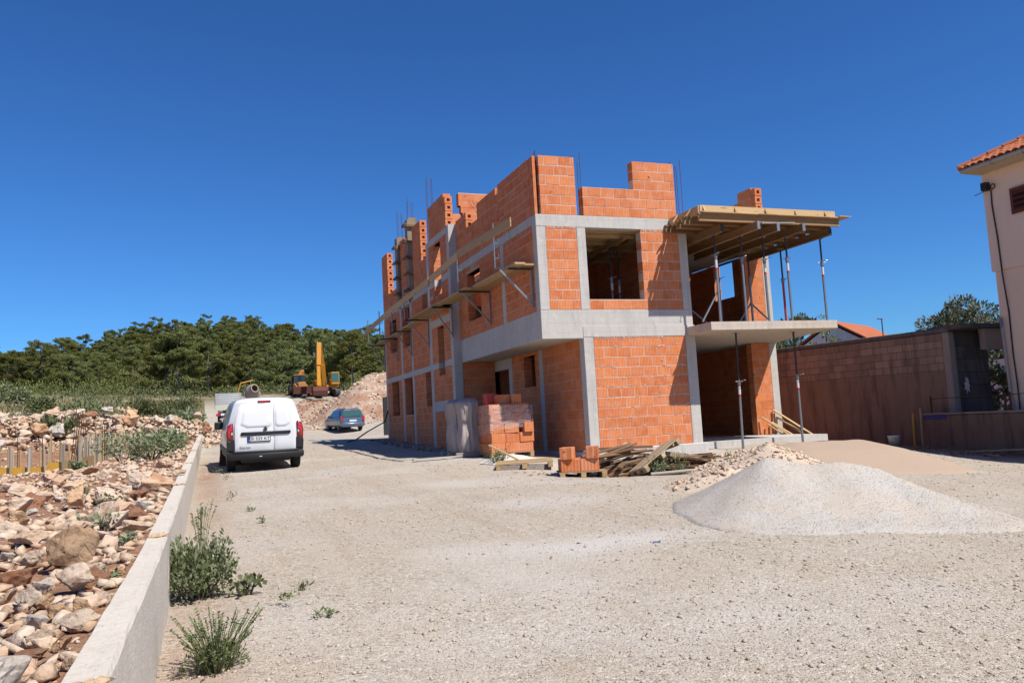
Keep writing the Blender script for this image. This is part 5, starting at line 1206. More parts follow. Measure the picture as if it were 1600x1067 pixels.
# second, small stack
pz = sz(-.6, -2.9)
pallet((-.55, -2.92, pz - .02), (0, 0, R(-19)), "pallet under the small stack of blocks by the timber heap", .95, .85)
c19, s19 = math.cos(R(-19)), math.sin(R(-19)); G2 = "blocks of the small stack by the timber heap"
for i in range(2):
    for j in range(3):
        u_, v_ = -.19 + .38*i, -.24 + .255*j
        loose(-.60 + u_*c19 - v_*s19, -2.9 + u_*s19 + v_*c19, pz + .115, R(-19), f"{['front', 'middle', 'back'][j]} {['left', 'right'][i]} orange block in the lower layer of the small stack", G2, ox=0, oy=0)
loose(-.60 + -.22*c19 + .24*s19*1, -2.9 - .22*s19 - .22*c19, pz + .356, R(-19 + 74), "left upright block on top of the small stack", G2, ox=0, oy=0); loose(-.60 + .27*c19 + .20*s19, -2.9 + .27*s19 - .22*c19, pz + .356, R(-19 + 80), "right upright block on top of the small stack", G2, ox=0, oy=0)
for i in range(7):
    x, y = -1.45 + rnd.uniform(-.3, .3), -2.45 + rnd.uniform(-.35, .35)
    o = link("block_shard", rock_mesh("block_shard", 300 + i, BRICK, 0, 9, (1, .8, .4)), None, (x, y, sz(x, y) + .03), (0, 0, i), (.14, .12, .08)); tag(o, "broken orange block shard between the pallet and the small stack", "shard", "broken block shards on the gravel")
# timber heap
TG = "old boards in the timber heap"
rt_ = random.Random(5)
def board(c, L_, rz, ry, wd, th, mat, lb, roll_=0.0):
    o = MB().box((-L_/2, -wd/2, -th/2), (L_/2, wd/2, th/2)).build("board", mat, None, loc=c, rot=(roll_, ry, rz)); return tag(o, lb, "board", TG)
base = lambda x, y: sz(x, y)
for i in range(38):
    x = .35 + rt_.uniform(-.35, .6); y = -2.7 + rt_.uniform(-.5, .5); lay = i / 38
    board((x, y, base(x, y) + .06 + .52*lay), rt_.uniform(.8, 1.5), R(rt_.gauss(18, 16)), R(rt_.gauss(-9, 5)), rt_.uniform(.06, .12), rt_.uniform(.025, .06), rt_.choice([WOOD_B, WOOD_T, WOOD_T, WOOD_P]), f"weathered board {['near the bottom of', 'low in', 'in the middle of', 'near the top of'][min(3, int(lay * 4))]} the timber heap's left half {['nearest the blocks', 'in its centre', 'towards the tilted pallet'][0 if x < .22 else 1 if x < .55 else 2]}", rt_.uniform(-.4, .4))
for i in range(84):
    lay = i / 84; x = 1.72 + rt_.uniform(-.34, .34); y = -3.15 + rt_.uniform(-.30, .42)
    board((x, y, base(1.6, -2.0) - .02 + .44*lay), rt_.uniform(1.0, 1.6), R(rt_.gauss(-14, 5)), R(rt_.gauss(2, 3)), rt_.uniform(.03, .06), .022, WOOD_B, f"thin dark brown slat {['at the bottom', 'low', 'midway up', 'near the top'][min(3, int(lay * 4))]} of the slat stack in the timber heap", rt_.uniform(-.2, .2))
for i, (x, y, z, L_, rz, ry, wd) in enumerate(((.75, -2.35, .34, 1.3, -4, 1, .16), (.95, -2.2, .26, 1.1, -8, 3, .12), (1.15, -2.35, .22, 1.25, -12, 6, .10))):
    board((x, y, base(x, y) + z + .36), L_, R(rz), R(ry), wd, .05, WOOD_B, ["broad brown board lying across the top of the timber heap", "brown board just below the top board of the timber heap", "brown board sticking out right near the top of the timber heap"][i])
tp = pallet((.92, -3.42, base(.92, -3.4) + .36), (R(-14), R(-27), R(14)), "broken pale pallet tilted against the front of the timber heap", 1.15, .55, WOOD_P)
# row of pale short laths on the right of the heap
for i in range(4): board((1.38 + .22*i, -3.22 - .05*i, base(1.4, -2.0) + .47 - .04*i), .24, R(-14), R(8), .05, .10, WOOD_P, f"{['first','second','third','last'][i]} of the pale lath stubs along the right top of the timber heap")
o = MB().tube((-.55, 0, 0), (.6, 0, .03), .03, 8).build("loose_pole", WOOD_G, None, loc=(1.0, -4.05, sz(1.0, -4.05) + .05), rot=(0, 0, R(-12))); tag(o, "pale pole lying in front of the hollow below the timber heap", "pole")
o = MB().box((-.5, -.05, -.015), (.5, .05, .015)).build("loose_board", WOOD, None, loc=(-1.15, -.3, sz(-1.15, -.3) + .24), rot=(0, R(28), R(-35))); tag(o, "slatted board leaning in the weeds between the two block stacks", "board")

# heaps of gravel, sand and earth
def heap(name, segs, fn, ext, res, mat, label, cat, nz=.03, nsc=1.2, seed=3):
    x0, x1, y0, y1 = ext; xs = np.arange(x0, x1, res); ys = np.arange(y0, y1, res); X, Y = np.meshgrid(xs, ys)
    Hh = fn(X, Y); Hh = Hh + (vfbm(X, Y, nsc, seed) * nz * 2 + vfbm(X, Y, nsc * 6, seed + 9) * nz * .6) * np.clip(Hh * 6 + .3, 0, 1)
    Z = surf_z(X, Y) + np.where(Hh > 0, Hh, -.06 + np.clip(Hh, -.3, 0)) - .0
    ny, nx = X.shape; I = np.arange(ny * nx).reshape(ny, nx); F = np.stack([I[:-1, :-1], I[:-1, 1:], I[1:, 1:], I[1:, :-1]], -1).reshape(-1, 4)
    keep = (Hh.ravel()[F].max(1) > -.02); o = link(name, np_mesh(name, np.stack([X, Y, Z], -1).reshape(-1, 3), F[keep], mat, True)); tag(o, label, cat)
    return o, X, Y, Z, Hh
def seg_d(X, Y, a, b):
    ax, ay = a; bx, by = b; t_ = np.clip(((X-ax)*(bx-ax) + (Y-ay)*(by-ay)) / ((bx-ax)**2 + (by-ay)**2 + 1e-9), 0, 1)
    return np.hypot(X - ax - t_*(bx-ax), Y - ay - t_*(by-ay)), t_
def m_heap(name, c0, c1, c2, sc, dark):
    n = NT(name, .95, .15); p = n.pos(); big = n.noise(p, 1.1, 5, .65, .6); v = n.node("ShaderNodeTexVoronoi"); v.inputs["Scale"].default_value = sc; n.l(p, v.inputs["Vector"]); g = n.noise(p, sc * 1.6, 3, .7)
    c = n.mix(n.ramp(v.outputs["Color"], [(.1, (0, 0, 0)), (.9, (1, 1, 1))]), c0, c1); c = n.mix(n.ramp(big, [(.40, (0, 0, 0)), (.60, (.75,) * 3)]), c, c2); c = n.mix(n.ramp(g, [(.62, (0, 0, 0)), (.78, (.6,) * 3)]), c, dark)
    n.col(c); n.bump(n.math('SUBTRACT', g, v.outputs["Distance"]), .55, .010); return n.m
HG = m_heap("grey_gravel", (.46, .43, .395, 1), (.62, .58, .53, 1), (.56, .475, .39, 1), 60, (.36, .33, .295, 1))
HS = m_heap("beige_sand", (.45, .335, .245, 1), (.51, .39, .295, 1), (.475, .36, .27, 1), 90, (.38, .275, .195, 1))
HE = m_heap("pale_earth", (.56, .45, .35, 1), (.68, .57, .46, 1), (.60, .46, .34, 1), 30, (.34, .26, .2, 1))
def f_gravel(X, Y):
    d, t_ = seg_d(X, Y, (-.78, -9.12), (.48, -9.72)); cx_, cy_ = -.78 + 1.26*t_, -9.12 - .60*t_; a_ = np.arctan2(Y - cy_, X - cx_)
    front = np.clip(np.cos(a_ - math.atan2(-.93, -.35)), 0, 1); r_ = 1.22 + .85*front**1.3 + .10*np.sin(a_*3 + 1) + .05*np.sin(a_*7) - .12*t_
    q_ = 1 - d / r_; return (.60 - .10*t_ + .03*np.cos(t_*9)) * np.where(q_ > 0, np.clip(q_, 0, 1) ** 1.12, q_) + .035*np.exp(-((d - r_) / .28) ** 2) * front
ho, GX, GY, GZh, GH = heap("gravel_heap", 0, f_gravel, (-2.6, 2.4, -12.3, -7.2), .045, HG, "wide heap of pale grey gravel on the yard in front of the entrance", "gravel heap", .022, 1.5, 41)
g_ = np.random.default_rng(21); n_ = 22000; ii = g_.integers(0, GH.size, n_ * 2); ok = GH.ravel()[ii] > .0; ii = ii[ok][:n_]
Pg = np.stack([GX.ravel()[ii] + (g_.random(len(ii)) - .5)*.05, GY.ravel()[ii] + (g_.random(len(ii)) - .5)*.05, GZh.ravel()[ii] + .004], -1)
STG = m_rock("grey_chip", (.53, .49, .445, 1), (.66, .62, .565, 1), (.60, .55, .485, 1), (.56, .465, .375, 1), True, .3)
o = pebbles("gravel_chips", Pg, .004 + .007*g_.random(len(ii)) ** 2, STG, ho, .45); o["kind"] = "stuff"
def f_sand(X, Y):
    d, t_ = seg_d(X, Y, (3.2, -4.9), (4.6, -5.1)); return .66 * np.clip(1 - d / 2.0, -1, 1) - .10*np.clip(1 - d / .8, 0, 1)
heap("sand_heap", 0, f_sand, (.8, 7.2, -7.6, -2.4), .07, HS, "smooth heap of beige sand behind the gravel heap", "sand heap", .014, 1.0, 51)
def f_earth(X, Y):
    d, t_ = seg_d(X, Y, (1.25, -6.55), (1.75, -6.0)); d2, _ = seg_d(X, Y, (1.2, -6.6), (.1, -6.9)); d3, _ = seg_d(X, Y, (1.6, -6.0), (2.3, -4.2)); return np.maximum(np.maximum(.62*(1 - d/1.35), .30*(1 - d2/1.0)), .42*(1 - d3/1.1))
eo, EX, EY, EZ, EH = heap("earth_heap", 0, f_earth, (-1.2, 3.8, -8.3, -2.8), .06, HE, "rough heap of pale earth and mortar between the timber heap and the sand", "earth heap", .05, 2.0, 61)
ii = g_.integers(0, EH.size, 2600); ii = ii[EH.ravel()[ii] > .02]
pebbles("earth_clods", np.stack([EX.ravel()[ii], EY.ravel()[ii], EZ.ravel()[ii] + .01], -1), .02 + .07*g_.random(len(ii)) ** 3, ROCKI, eo, .7, 8)["kind"] = "stuff"
o = link("roof_shard", rock_mesh("roof_shard", 77, WOOD_B, 0, 10, (1, .6, .25)), None, (2.3, -5.95, sz(2.3, -5.95) + .33), (.3, .3, .4), (.42, .3, .2)); tag(o, "dark brown slab fragment lying between the earth heap and the sand heap", "fragment")

# loose gravel over the yard: small angular stones, denser and larger near the viewer
n_ = 110000; g_ = np.random.default_rng(5)
rr = 2.6 + 30 * g_.random(n_) ** 2.0; bb = R(20.8) + (g_.random(n_) - .5) * R(78); X = CAM.x + rr*np.sin(bb); Y = CAM.y + rr*np.cos(bb)
dens = vfbm(X, Y, .55, 88) * 1.3 + .06 + .35*(g_.random(n_) - .35)
keep = (X > wall_x(Y) + .12) & (dens > 0) & ~((X > -.2) & (Y > -.2)) ; X, Y = X[keep], Y[keep]
S_ = .004 + .008*g_.random(len(X)) + .022*g_.random(len(X)) ** 14
S_ = S_ * (1 + .045 * np.hypot(X - CAM.x, Y - CAM.y)) * .85
YARD = m_rock("yard_stone", (.56, .47, .38, 1), (.68, .60, .51, 1), (.50, .37, .26, 1), (.46, .33, .23, 1), True, .4)
pebbles("yard_gravel", np.stack([X, Y, surf_z(X, Y) + S_*.10], -1), S_, YARD, None, .65, 9)["kind"] = "stuff"
bpy.data.objects["yard_gravel"]["label"] = "loose gravel scattered over the yard"
o = MB().path([(-.05, 0, .01), (-.02, .02, .015), (.03, .0, .012), (.05, .03, .02)], .006, 5).build("wire_scrap", PLATEB, None, loc=(-3.3, -10.55, sz(-3.3, -10.55))); tag(o, "scrap of bluish wire lying by the pale dust patch on the gravel", "wire scrap")

# ------------------------------------------------------------------ limestone rubble left of the low wall
VAR = {}
for nm, m_ in (("pale", ROCK), ("orange", ROCKO), ("grey", ROCKG), ("brown", ROCKB), ("red", ROCKR)):
    k_ = {"pale": 9, "orange": 4, "grey": 4, "brown": 2, "red": 3}[nm]
    VAR[nm] = [rock_mesh(f"rock_{nm}", 1000 + 17 * i + len(nm), m_, 2, 12 + i % 5 * 2, (1, .85 + .1 * (i % 3), .62 + .08 * (i % 4)), .06) for i in range(k_)]
rr_ = random.Random(23); n_rock = [0]
def rock(x, y, s, kind, label, group=None, sink=.28, rz=None, asp=(1, 1, 1), tilt=.35, z=None):
    sx, sy, sz_ = (s * a for a in asp)
    zz = (sz(x, y) if z is None else z) + sz_ * .35 * (1 - sink * 1.6)
    o = link("rock", rr_.choice(VAR[kind]), None, (x, y, zz), (rr_.uniform(-tilt, tilt), rr_.uniform(-tilt, tilt), rr_.uniform(0, 6.28) if rz is None else rz), (sx, sy, sz_))
    n_rock[0] += 1; return tag(o, label, "rock", group)
def px2g(px, py, dz=0.0):
    """where the line of sight through a point of the photograph meets the rubble (used once, to survey the rocks)"""
    d = fw + rt * ((px - 800) / 1291.37) - up * ((py - 533.5) / 1291.37); t = 1.5
    for _ in range(400):
        p = CAM + d * t
        if p.z < sz(p.x, p.y) + dz: break
        t *= 1.01
    return p, t
# surveyed rocks: position, size and kind of the stones one can tell apart
SURV = [
(-8.64, -11.25, 0.41, 'brown', (1, 0.85, 1.46), 0.15, 'big smooth brown boulder lying among the pale rubble left of the low wall'),
(-9.07, -10.29, 0.36, 'pale', (1, 0.85, 0.77), 0.07, 'long cream limestone slab left of the big brown boulder'),
(-9.52, -8.18, 0.27, 'orange', (1, 0.85, 1.23), 0.46, 'tan upright slab at the edge of the red earth bank'),
(-9.18, -10.61, 0.14, 'grey', (1, 0.85, 1.07), -0.16, 'light grey block at the left edge beside the red clod'),
(-8.9, -11.63, 0.3, 'red', (1, 0.85, 1.23), 0.04, 'large clod of red earth and stones left of the brown boulder'),
(-8.95, -10.89, 0.21, 'pale', (1, 0.85, 1.07), 0.04, 'cream block between the long slab and the brown boulder'),
(-8.64, -12.91, 0.18, 'pale', (1, 0.85, 1.38), -0.42, 'square pale block with a dark hollow on its left'),
(-8.53, -12.97, 0.15, 'orange', (1, 0.85, 1.23), -0.4, 'tan block close right of the square pale block'),
(-8.41, -13.39, 0.15, 'orange', (1, 0.85, 1.07), 0.38, 'bright orange wedge shaped block in the near rubble'),
(-8.27, -13.73, 0.25, 'pale', (1, 0.85, 0.69), -0.17, 'long cream block with a flat top lying by the low wall'),
(-8.42, -12.71, 0.29, 'pale', (1, 0.85, 1.15), -0.3, 'large pinkish block below the big brown boulder'),
(-8.68, -12.11, 0.17, 'grey', (1, 0.85, 0.92), -0.18, 'small grey block above the square pale block'),
(-8.4, -12.23, 0.24, 'pale', (1, 0.85, 0.92), -0.02, 'cracked pale block right below the brown boulder'),
(-8.31, -13.35, 0.13, 'orange', (1, 0.85, 1.3), 0.42, 'tan block standing above the long flat topped block'),
(-8.23, -13.16, 0.09, 'pale', (1, 0.85, 1.38), -0.46, 'narrow pale block touching the low wall'),
(-8.5, -13.52, 0.13, 'grey', (1, 0.85, 1.23), 0.02, 'grey tan block at the lower left of the near rubble'),
(-8.79, -12.58, 0.13, 'orange', (1, 0.85, 1.07), -0.25, 'orange block at the left edge below the red clod'),
(-8.73, -12.93, 0.1, 'pale', (1, 0.85, 1.38), -0.2, 'pale block at the left edge of the near rubble'),
(-8.25, -12.17, 0.13, 'orange', (1, 0.85, 0.92), 0.28, 'flat tan stone lying close to the low wall'),
(-9.12, -7.05, 0.49, 'orange', (1, 0.85, 1.07), 0.42, 'broad orange rock in the bank below the shuttering'),
(-8.64, -8.93, 0.33, 'pale', (1, 0.85, 1.53), 0.08, 'tall pale rock with red earth in the bank below the shuttering'),
(-9.88, -4.5, 0.36, 'orange', (1, 0.85, 0.92), -0.35, 'orange rock with a dark hollow below the yellow boards'),
(-8.37, -8.02, 0.25, 'grey', (1, 0.85, 1.07), 0.06, 'grey white rock by the weeds near the low wall'),
(-8.81, -8.75, 0.22, 'pale', (1, 0.85, 1.23), 0.24, 'pale rock just above the brown boulder'),
(-8.3, -10.11, 0.3, 'pale', (1, 0.85, 0.84), 0.16, 'long pale rock shelf near the low wall'),
(-8.57, -10.35, 0.22, 'pale', (1, 0.85, 0.77), 0.18, 'flat pale rock right above the brown boulder'),
(-8.57, -13.56, 0.13, 'orange', (1, 0.85, 1.07), -0.07, 'orange cream block at the lower left corner'),
(-8.41, -13.96, 0.14, 'pale', (1, 0.85, 0.92), -0.02, 'pale block in the lower left corner'),
(-8.29, -14.15, 0.11, 'orange', (1, 0.85, 0.92), -0.2, 'small orange block beside the low wall at the lower left'),
(-8.22, -14.49, 0.09, 'pale', (1, 0.85, 1.23), -0.35, 'upright pale stone leaning on the low wall'),
(-14.25, 19.38, 1.03, 'orange', (1, 0.85, 1.3), -0.5, 'big round orange boulder in the boulder bank'),
(-14.75, 18.89, 0.75, 'pale', (1, 0.85, 1.07), -0.41, 'pale block left of the round orange boulder'),
(-13.29, 31.22, 0.77, 'pale', (1, 0.85, 1.38), -0.05, 'round white boulder in the middle of the boulder bank'),
(-12.68, 21.12, 0.52, 'pale', (1, 0.85, 1.84), -0.35, 'tall pale boulder in the boulder bank'),
(-14.75, 33.04, 0.98, 'orange', (1, 0.85, 1.23), 0.3, 'broad orange boulder on top of the boulder bank'),
(-11.39, 20.8, 0.58, 'grey', (1, 0.85, 1.38), 0.41, 'grey white boulder right in the boulder bank'),
(-12.75, 43.74, 0.75, 'pale', (1, 0.85, 1.38), -0.49, 'pale boulder on the right crest of the boulder bank')]
for x, y, s, kind, asp, rz, lb in SURV: rock(x, y, s, kind, lb, None, .15, rz, asp, .2)
NEARG = "limestone blocks strewn left of the low wall"; MIDG = "limestone blocks heaped behind the shuttering"; FARG = "stones of the far rubble heaps"
kinds = ["pale"] * 6 + ["orange"] * 2 + ["grey"] * 2 + ["red"] * 2
LBN = {"pale": "pale cream limestone block in the rubble beside the low wall", "orange": "orange stained limestone block in the rubble beside the low wall", "grey": "grey limestone block in the rubble beside the low wall", "red": "earth stained reddish block in the rubble beside the low wall"}
LBM = {k: v.replace("in the rubble beside the low wall", "in the bank of boulders behind the shuttering") for k, v in LBN.items()}
LMN = [(-8.64, -11.25, "the big brown boulder"), (-8.5, -13.9, "the lower end of the low wall"), (-9.07, -10.29, "the long cream slab"), (-8.27, -13.73, "the long flat topped block"), (-8.1, -4.4, "the stone lying on the low wall"), (-11.9, 6.2, "the yellow shuttering boards"), (-10.6, 6.2, "the shuttering corner"), (-8.9, 3.4, "the weed thicket at the low wall"),
       (-8.37, -8.04, "the grey white rock by the weeds"), (-9.12, -7.05, "the broad orange rock"), (-9.88, -4.5, "the orange rock below the yellow boards"), (-8.95, -2, "the low wall opposite the timber heap"), (-9.52, -8.18, "the tan upright slab"), (-8.53, -9.6, "the dark green weed"), (-12.5, 0, "the left edge below the shuttering"), (-10.5, .5, "the bare earth by the shuttering corner")]
LMM = [(-14.25, 19.4, "the round orange boulder"), (-12.68, 21.1, "the tall pale boulder"), (-11.4, 20.8, "the grey white boulder"), (-16.3, 18.5, "the left edge of the picture"), (-9.6, 22.5, "the end of the bank by the low wall"), (-13.4, 22.5, "the green bush on the bank"), (-12.6, 18.0, "the single starter bar"), (-10.6, 18.3, "the row of grey stakes"), (-8.2, 21.0, "the low wall beyond the weeds"), (-15.2, 16.6, "the left stakes"), (-14.6, 21.8, "the crest left of the green bush"), (-11.2, 23.5, "the crest right of the green bush")]
ADJ = {"pale": "pale cream", "orange": "orange stained", "grey": "grey", "red": "earth stained reddish"}
def rock_label(x, y, s, k, bank=False):
    a = min(LMM if bank else LMN, key=lambda q: (q[0] - x) ** 2 + (q[1] - y) ** 2); d = math.dist(a[:2], (x, y))
    side = "just beyond" if y - a[1] > .35 * max(.5, abs(x - a[0])) else "in front of" if a[1] - y > .35 * max(.5, abs(x - a[0])) else "left of" if x < a[0] else "right of"
    e = ("large " if s > .7 else "small " if s < .5 else "") if bank else ("large " if s > .36 else "small " if s < .2 else "")
    return f"{e}{ADJ[k]} {'boulder' if bank else 'limestone block'} {side} {a[2]}"
taken = [(a[0], a[1], a[2]) for a in SURV]
def free(x, y, s):
    return all((x - a) ** 2 + (y - b) ** 2 > (.34 * (s + c)) ** 2 for a, b, c in taken)
cnt = 0; tries = 0
while cnt < 152 and tries < 6000:
    tries += 1; y = -15.4 + 18 * rr_.random() ** 1.6; x = float(wall_x(y)) - .34 - rr_.random() * (1.3 + .30 * (y + 16)); s = (.11 + .32 * rr_.random() ** 1.3) * (1 + .025 * (y + 15))
    if not free(x, y, s): continue
    k = rr_.choice(kinds); rock(x, y, s, k, rock_label(x, y, s, k), NEARG, .2, asp=(1.15, .9, .9)); taken.append((x, y, s)); cnt += 1
# the bank of big pale boulders
cnt = 0; tries = 0
while cnt < 112 and tries < 6000:
    tries += 1; t_ = rr_.random(); x = -16.5 + 9.3 * t_; y0 = 18.5 + 3.5 * t_; y = y0 + rr_.uniform(-3.4, 2.6); s = rr_.uniform(.38, 1.0) * (.7 if t_ > .82 else 1)
    if not free(x, y, s * .8): continue
    k = rr_.choice(["pale"] * 6 + ["orange"] * 2 + ["grey"] * 2 + ["red"]); crest = max(0, 1 - abs(y - y0) / 2.6)
    rock(x, y, s, k, rock_label(x, y, s, k, True), MIDG, .1, asp=(1, .9, .95), z=sz(x, y) + crest * rr_.uniform(.25, .85)); taken.append((x, y, s * .8)); cnt += 1
# smaller stones as one mass
def hull_scatter(name, P, S, mat, parent=None, seed=4, nvar=14):
    """many angular stones from a few convex shapes, one mesh"""
    g = np.random.default_rng(seed); VV = []; FF = []; base = 0; shapes = []
    for i in range(nvar):
        me = rock_mesh("tmp", 4000 + seed * 50 + i, mat, 0, 8, (1, .8, .6)); bm_ = bmesh.new(); bm_.from_mesh(me); bmesh.ops.triangulate(bm_, faces=bm_.faces)
        shapes.append((np.array([v.co[:] for v in bm_.verts]), np.array([[v.index for v in f.verts] for f in bm_.faces]))); bm_.free(); bpy.data.meshes.remove(me)
    for (p, s) in zip(P, S):
        v, f = shapes[g.integers(nvar)]; a, b, c = g.random(3) * [6.28, 1.0, 1.0]
        m = np.array(Euler((b - .5, c - .5, a)).to_matrix()); sc = s * (0.8 + .4 * g.random(3))
        VV.append((v * sc) @ m.T + p); FF.append(f + base); base += len(v)
    return link(name, np_mesh(name, np.concatenate(VV), np.concatenate(FF), mat), parent)
g_ = np.random.default_rng(31); n_ = 13000
Y = -16.2 + 30 * g_.random(n_) ** 1.5; X = wall_x(Y) - .20 - g_.random(n_) * (1.6 + .36 * (Y + 16.5)); S_ = .025 + .17 * g_.random(n_) ** 2.1; S_ *= 1 + .02 * (Y + 15)
red_ = np.exp(-(((X + 9.9) / .9) ** 2 + ((Y + 6.3) / 1.8) ** 2)) + np.exp(-(((X + 9.0) / .22) ** 2 + ((Y + 11.5) / .5) ** 2)) + np.exp(-(((X + 8.7) / .35) ** 2 + ((Y + 7.2) / .8) ** 2)) * .8
keep = (vfbm(X, Y, .8, 71) + .26 > 0.12 * g_.random(n_)) & (red_ < .35 + .5 * g_.random(n_)); X, Y, S_ = X[keep], Y[keep], S_[keep]
o = hull_scatter("rubble_stones", np.stack([X, Y, surf_z(X, Y) + S_ * .12], -1), S_, ROCKI, None, 4); o["kind"] = "stuff"; o["label"] = "small broken limestone covering the earth left of the low wall"
n_ = 2600; T = g_.random(n_); X = -18 + 11.2 * T; Y = 18.5 + 3.5 * T + g_.normal(0, 2.0, n_); S_ = .12 + .32 * g_.random(n_) ** 2
cr = np.clip(1 - np.abs(Y - 18.5 - 3.5 * T) / 3.0, 0, 1)
o = hull_scatter("boulder_bank", np.stack([X, Y, surf_z(X, Y) + cr * .55 + S_ * .1], -1), S_, ROCKI, None, 5); o["kind"] = "stuff"; o["label"] = "broken stones filling the bank of boulders behind the shuttering"
n_ = 3000; Y = 14 + 34 * g_.random(n_); X = wall_x(Y) - .3 - g_.random(n_) ** 1.7 * 5.5; S_ = .06 + .22 * g_.random(n_) ** 3
keep = vfbm(X, Y, .5, 75) > -.08; X, Y, S_ = X[keep], Y[keep], S_[keep]
o = hull_scatter("roadside_stones", np.stack([X, Y, surf_z(X, Y) + S_ * .1], -1), S_, ROCKI, None, 6); o["kind"] = "stuff"; o["label"] = "small stones along the far end of the low wall"
# big far heap right of the parked car: mound plus stones
def f_far(X, Y):
    d, t_ = seg_d(X, Y, (5.2, 50.0), (9.5, 49.0)); d2, _ = seg_d(X, Y, (.4, 54), (4.2, 50)); return np.maximum(3.75 * (1 - d / 5.2), 1.75 * (1 - d2 / 3.6))
HR = m_heap("rubble_heap_earth", (.42, .29, .21, 1), (.56, .46, .37, 1), (.34, .16, .09, 1), 3.0, (.30, .18, .12, 1))
fo, FX, FY, FZ, FH = heap("rubble_heap", 0, f_far, (-4, 17, 41, 58), .3, HR, "big heap of pale and reddish rubble behind the parked car", "rubble heap", .22, .5, 91)
ii = g_.integers(0, FH.size, 16000); ii = ii[FH.ravel()[ii] > .02][:7500]
S_ = .12 + .42 * g_.random(len(ii)) ** 2.4; Pf = np.stack([FX.ravel()[ii] + g_.random(len(ii)) * .3, FY.ravel()[ii] + g_.random(len(ii)) * .3, FZ.ravel()[ii] + .05], -1)
redz = (vfbm(Pf[:, 0], Pf[:, 1], .28, 97) + np.where(Pf[:, 0] < 3.6, .12, -.12)) > .05
o = hull_scatter("heap_stones", Pf[~redz], S_[~redz], ROCKI, fo, 7); o["kind"] = "stuff"
ROCKRI = m_rock("red_rubble", (.34, .17, .10, 1), (.46, .28, .19, 1), (.38, .19, .11, 1), (.24, .09, .045, 1), True, .6)
o = hull_scatter("red_stones", Pf[redz], S_[redz] * .8, ROCKRI, fo, 8); o["kind"] = "stuff"
n_ = 900; X = -1.5 + 8 * g_.random(n_); Y = 42.5 + 5 * g_.random(n_); S_ = .08 + .3 * g_.random(n_) ** 3
o = hull_scatter("fallen_stones", np.stack([X, Y, surf_z(X, Y) + S_ * .1], -1), S_, ROCKI, None, 9); o["kind"] = "stuff"; o["label"] = "stones fallen at the foot of the big rubble heap"
n_ = 260; X = -1.3 + 1.5 * g_.random(n_); Y = 8 + 14 * g_.random(n_)
# rubble at the foot of the house and dark earth with debris by the boundary wall
n_ = 700; T = g_.random(n_); X = 9.6 + 3.2 * g_.random(n_); Y = -2.5 + 9 * T; X = X - .2 * (Y); S_ = .04 + .20 * g_.random(n_) ** 3
X2 = -1.2 + .9 * g_.random(300); Y2 = 6.5 + 12 * g_.random(300); X = np.r_[X, X2]; Y = np.r_[Y, Y2]; S_ = np.r_[S_, .04 + .12 * g_.random(300) ** 2]
o = hull_scatter("debris_stones", np.stack([X, Y, surf_z(X, Y) + S_ * .1], -1), S_, ROCKRI, None, 10); o["kind"] = "stuff"; o["label"] = "earthy debris along the foot of the walls"

# foundation shuttering: boards, stakes and starter bars
sh = "shuttering boards of the foundation trench"
for i, (x0, y0, x1, y1, hgt, mt, lb) in enumerate(((-13.2, 8.05, -12.28, 7.72, .33, WOOD_Y, "yellow shuttering board at the left end of the trench"), (-12.27, 7.72, -11.64, 7.50, .33, WOOD_Y, "middle yellow shuttering board of the trench"), (-11.63, 7.50, -11.30, 7.38, .34, WOOD_Y, "short yellow shuttering board next to the plain one"), (-11.28, 7.38, -10.80, 7.22, .34, WOOD, "plain pale shuttering board at the corner of the trench"), (-10.78, 7.25, -10.60, 9.4, .36, WOOD, "shuttering board running back along the trench"))):
    z0 = sz((x0+x1)/2, (y0+y1)/2) - .06
    o = MB().beam((0, 0, 0), (x1-x0, y1-y0, 0), .03, hgt).build("shutter_board", mt, None, loc=(x0, y0, z0 + hgt/2)); tag(o, lb, "board", sh)
STG_ = "pale stakes of the foundation shuttering"; rs_ = random.Random(8)
def stake(x, y, H_, mt, lb, w_=.05): 
    o = MB().beam((0, 0, -.15), (rs_.uniform(-.03, .03), rs_.uniform(-.03, .03), H_), w_, w_*.8).build("stake", mt, None, loc=(x, y, sz(x, y))); tag(o, lb, "stake", STG_)
ORD = 'first second third fourth fifth sixth seventh eighth ninth tenth eleventh twelfth thirteenth fourteenth fifteenth sixteenth seventeenth eighteenth nineteenth twentieth'.split(); nf = [0, 0]
for k in range(22):
    t_ = k / 21; nf[k % 4 == 1] += 1; x = -13.1 + 2.3 * t_ + rs_.uniform(-.03, .03); front = k % 4 == 1
    stake(x, 7.95 - .78 * t_ + (-.05 if front else 1.2 + rs_.uniform(0, 1.2)), rs_.uniform(.72, .92), WOOD_G if k % 2 else WOOD, f"{ORD[nf[1] - 1]} pale stake from the left standing before the yellow shuttering boards" if front else f"{ORD[nf[0] - 1]} pale stake from the left standing behind the yellow shuttering boards")
for k in range(40):
    t_ = k / 39; stake(-10.85 + .62 * t_ + rs_.uniform(-.05, .05), 7.3 + 5.2 * t_ + rs_.uniform(-.1, .1), rs_.uniform(.72, 1.0), WOOD_G if k % 4 else WOOD, f"{'grey' if k % 4 else 'yellowish'} stake in the {['nearest', 'second', 'middle', 'fourth', 'farthest'][k // 8]} stretch of the close row behind the shuttering corner", .045)
for x, y, H_, lb in ((-11.65, 8.1, 1.05, "broad upright board behind the plain shuttering board"), (-12.9, 8.1, .85, "broad upright board left among the stakes")):
    o = MB().beam((0, 0, -.1), (0, 0, H_), .14, .03).build("upright_board", WOOD, None, loc=(x, y, sz(x, y))); tag(o, lb, "board", sh)
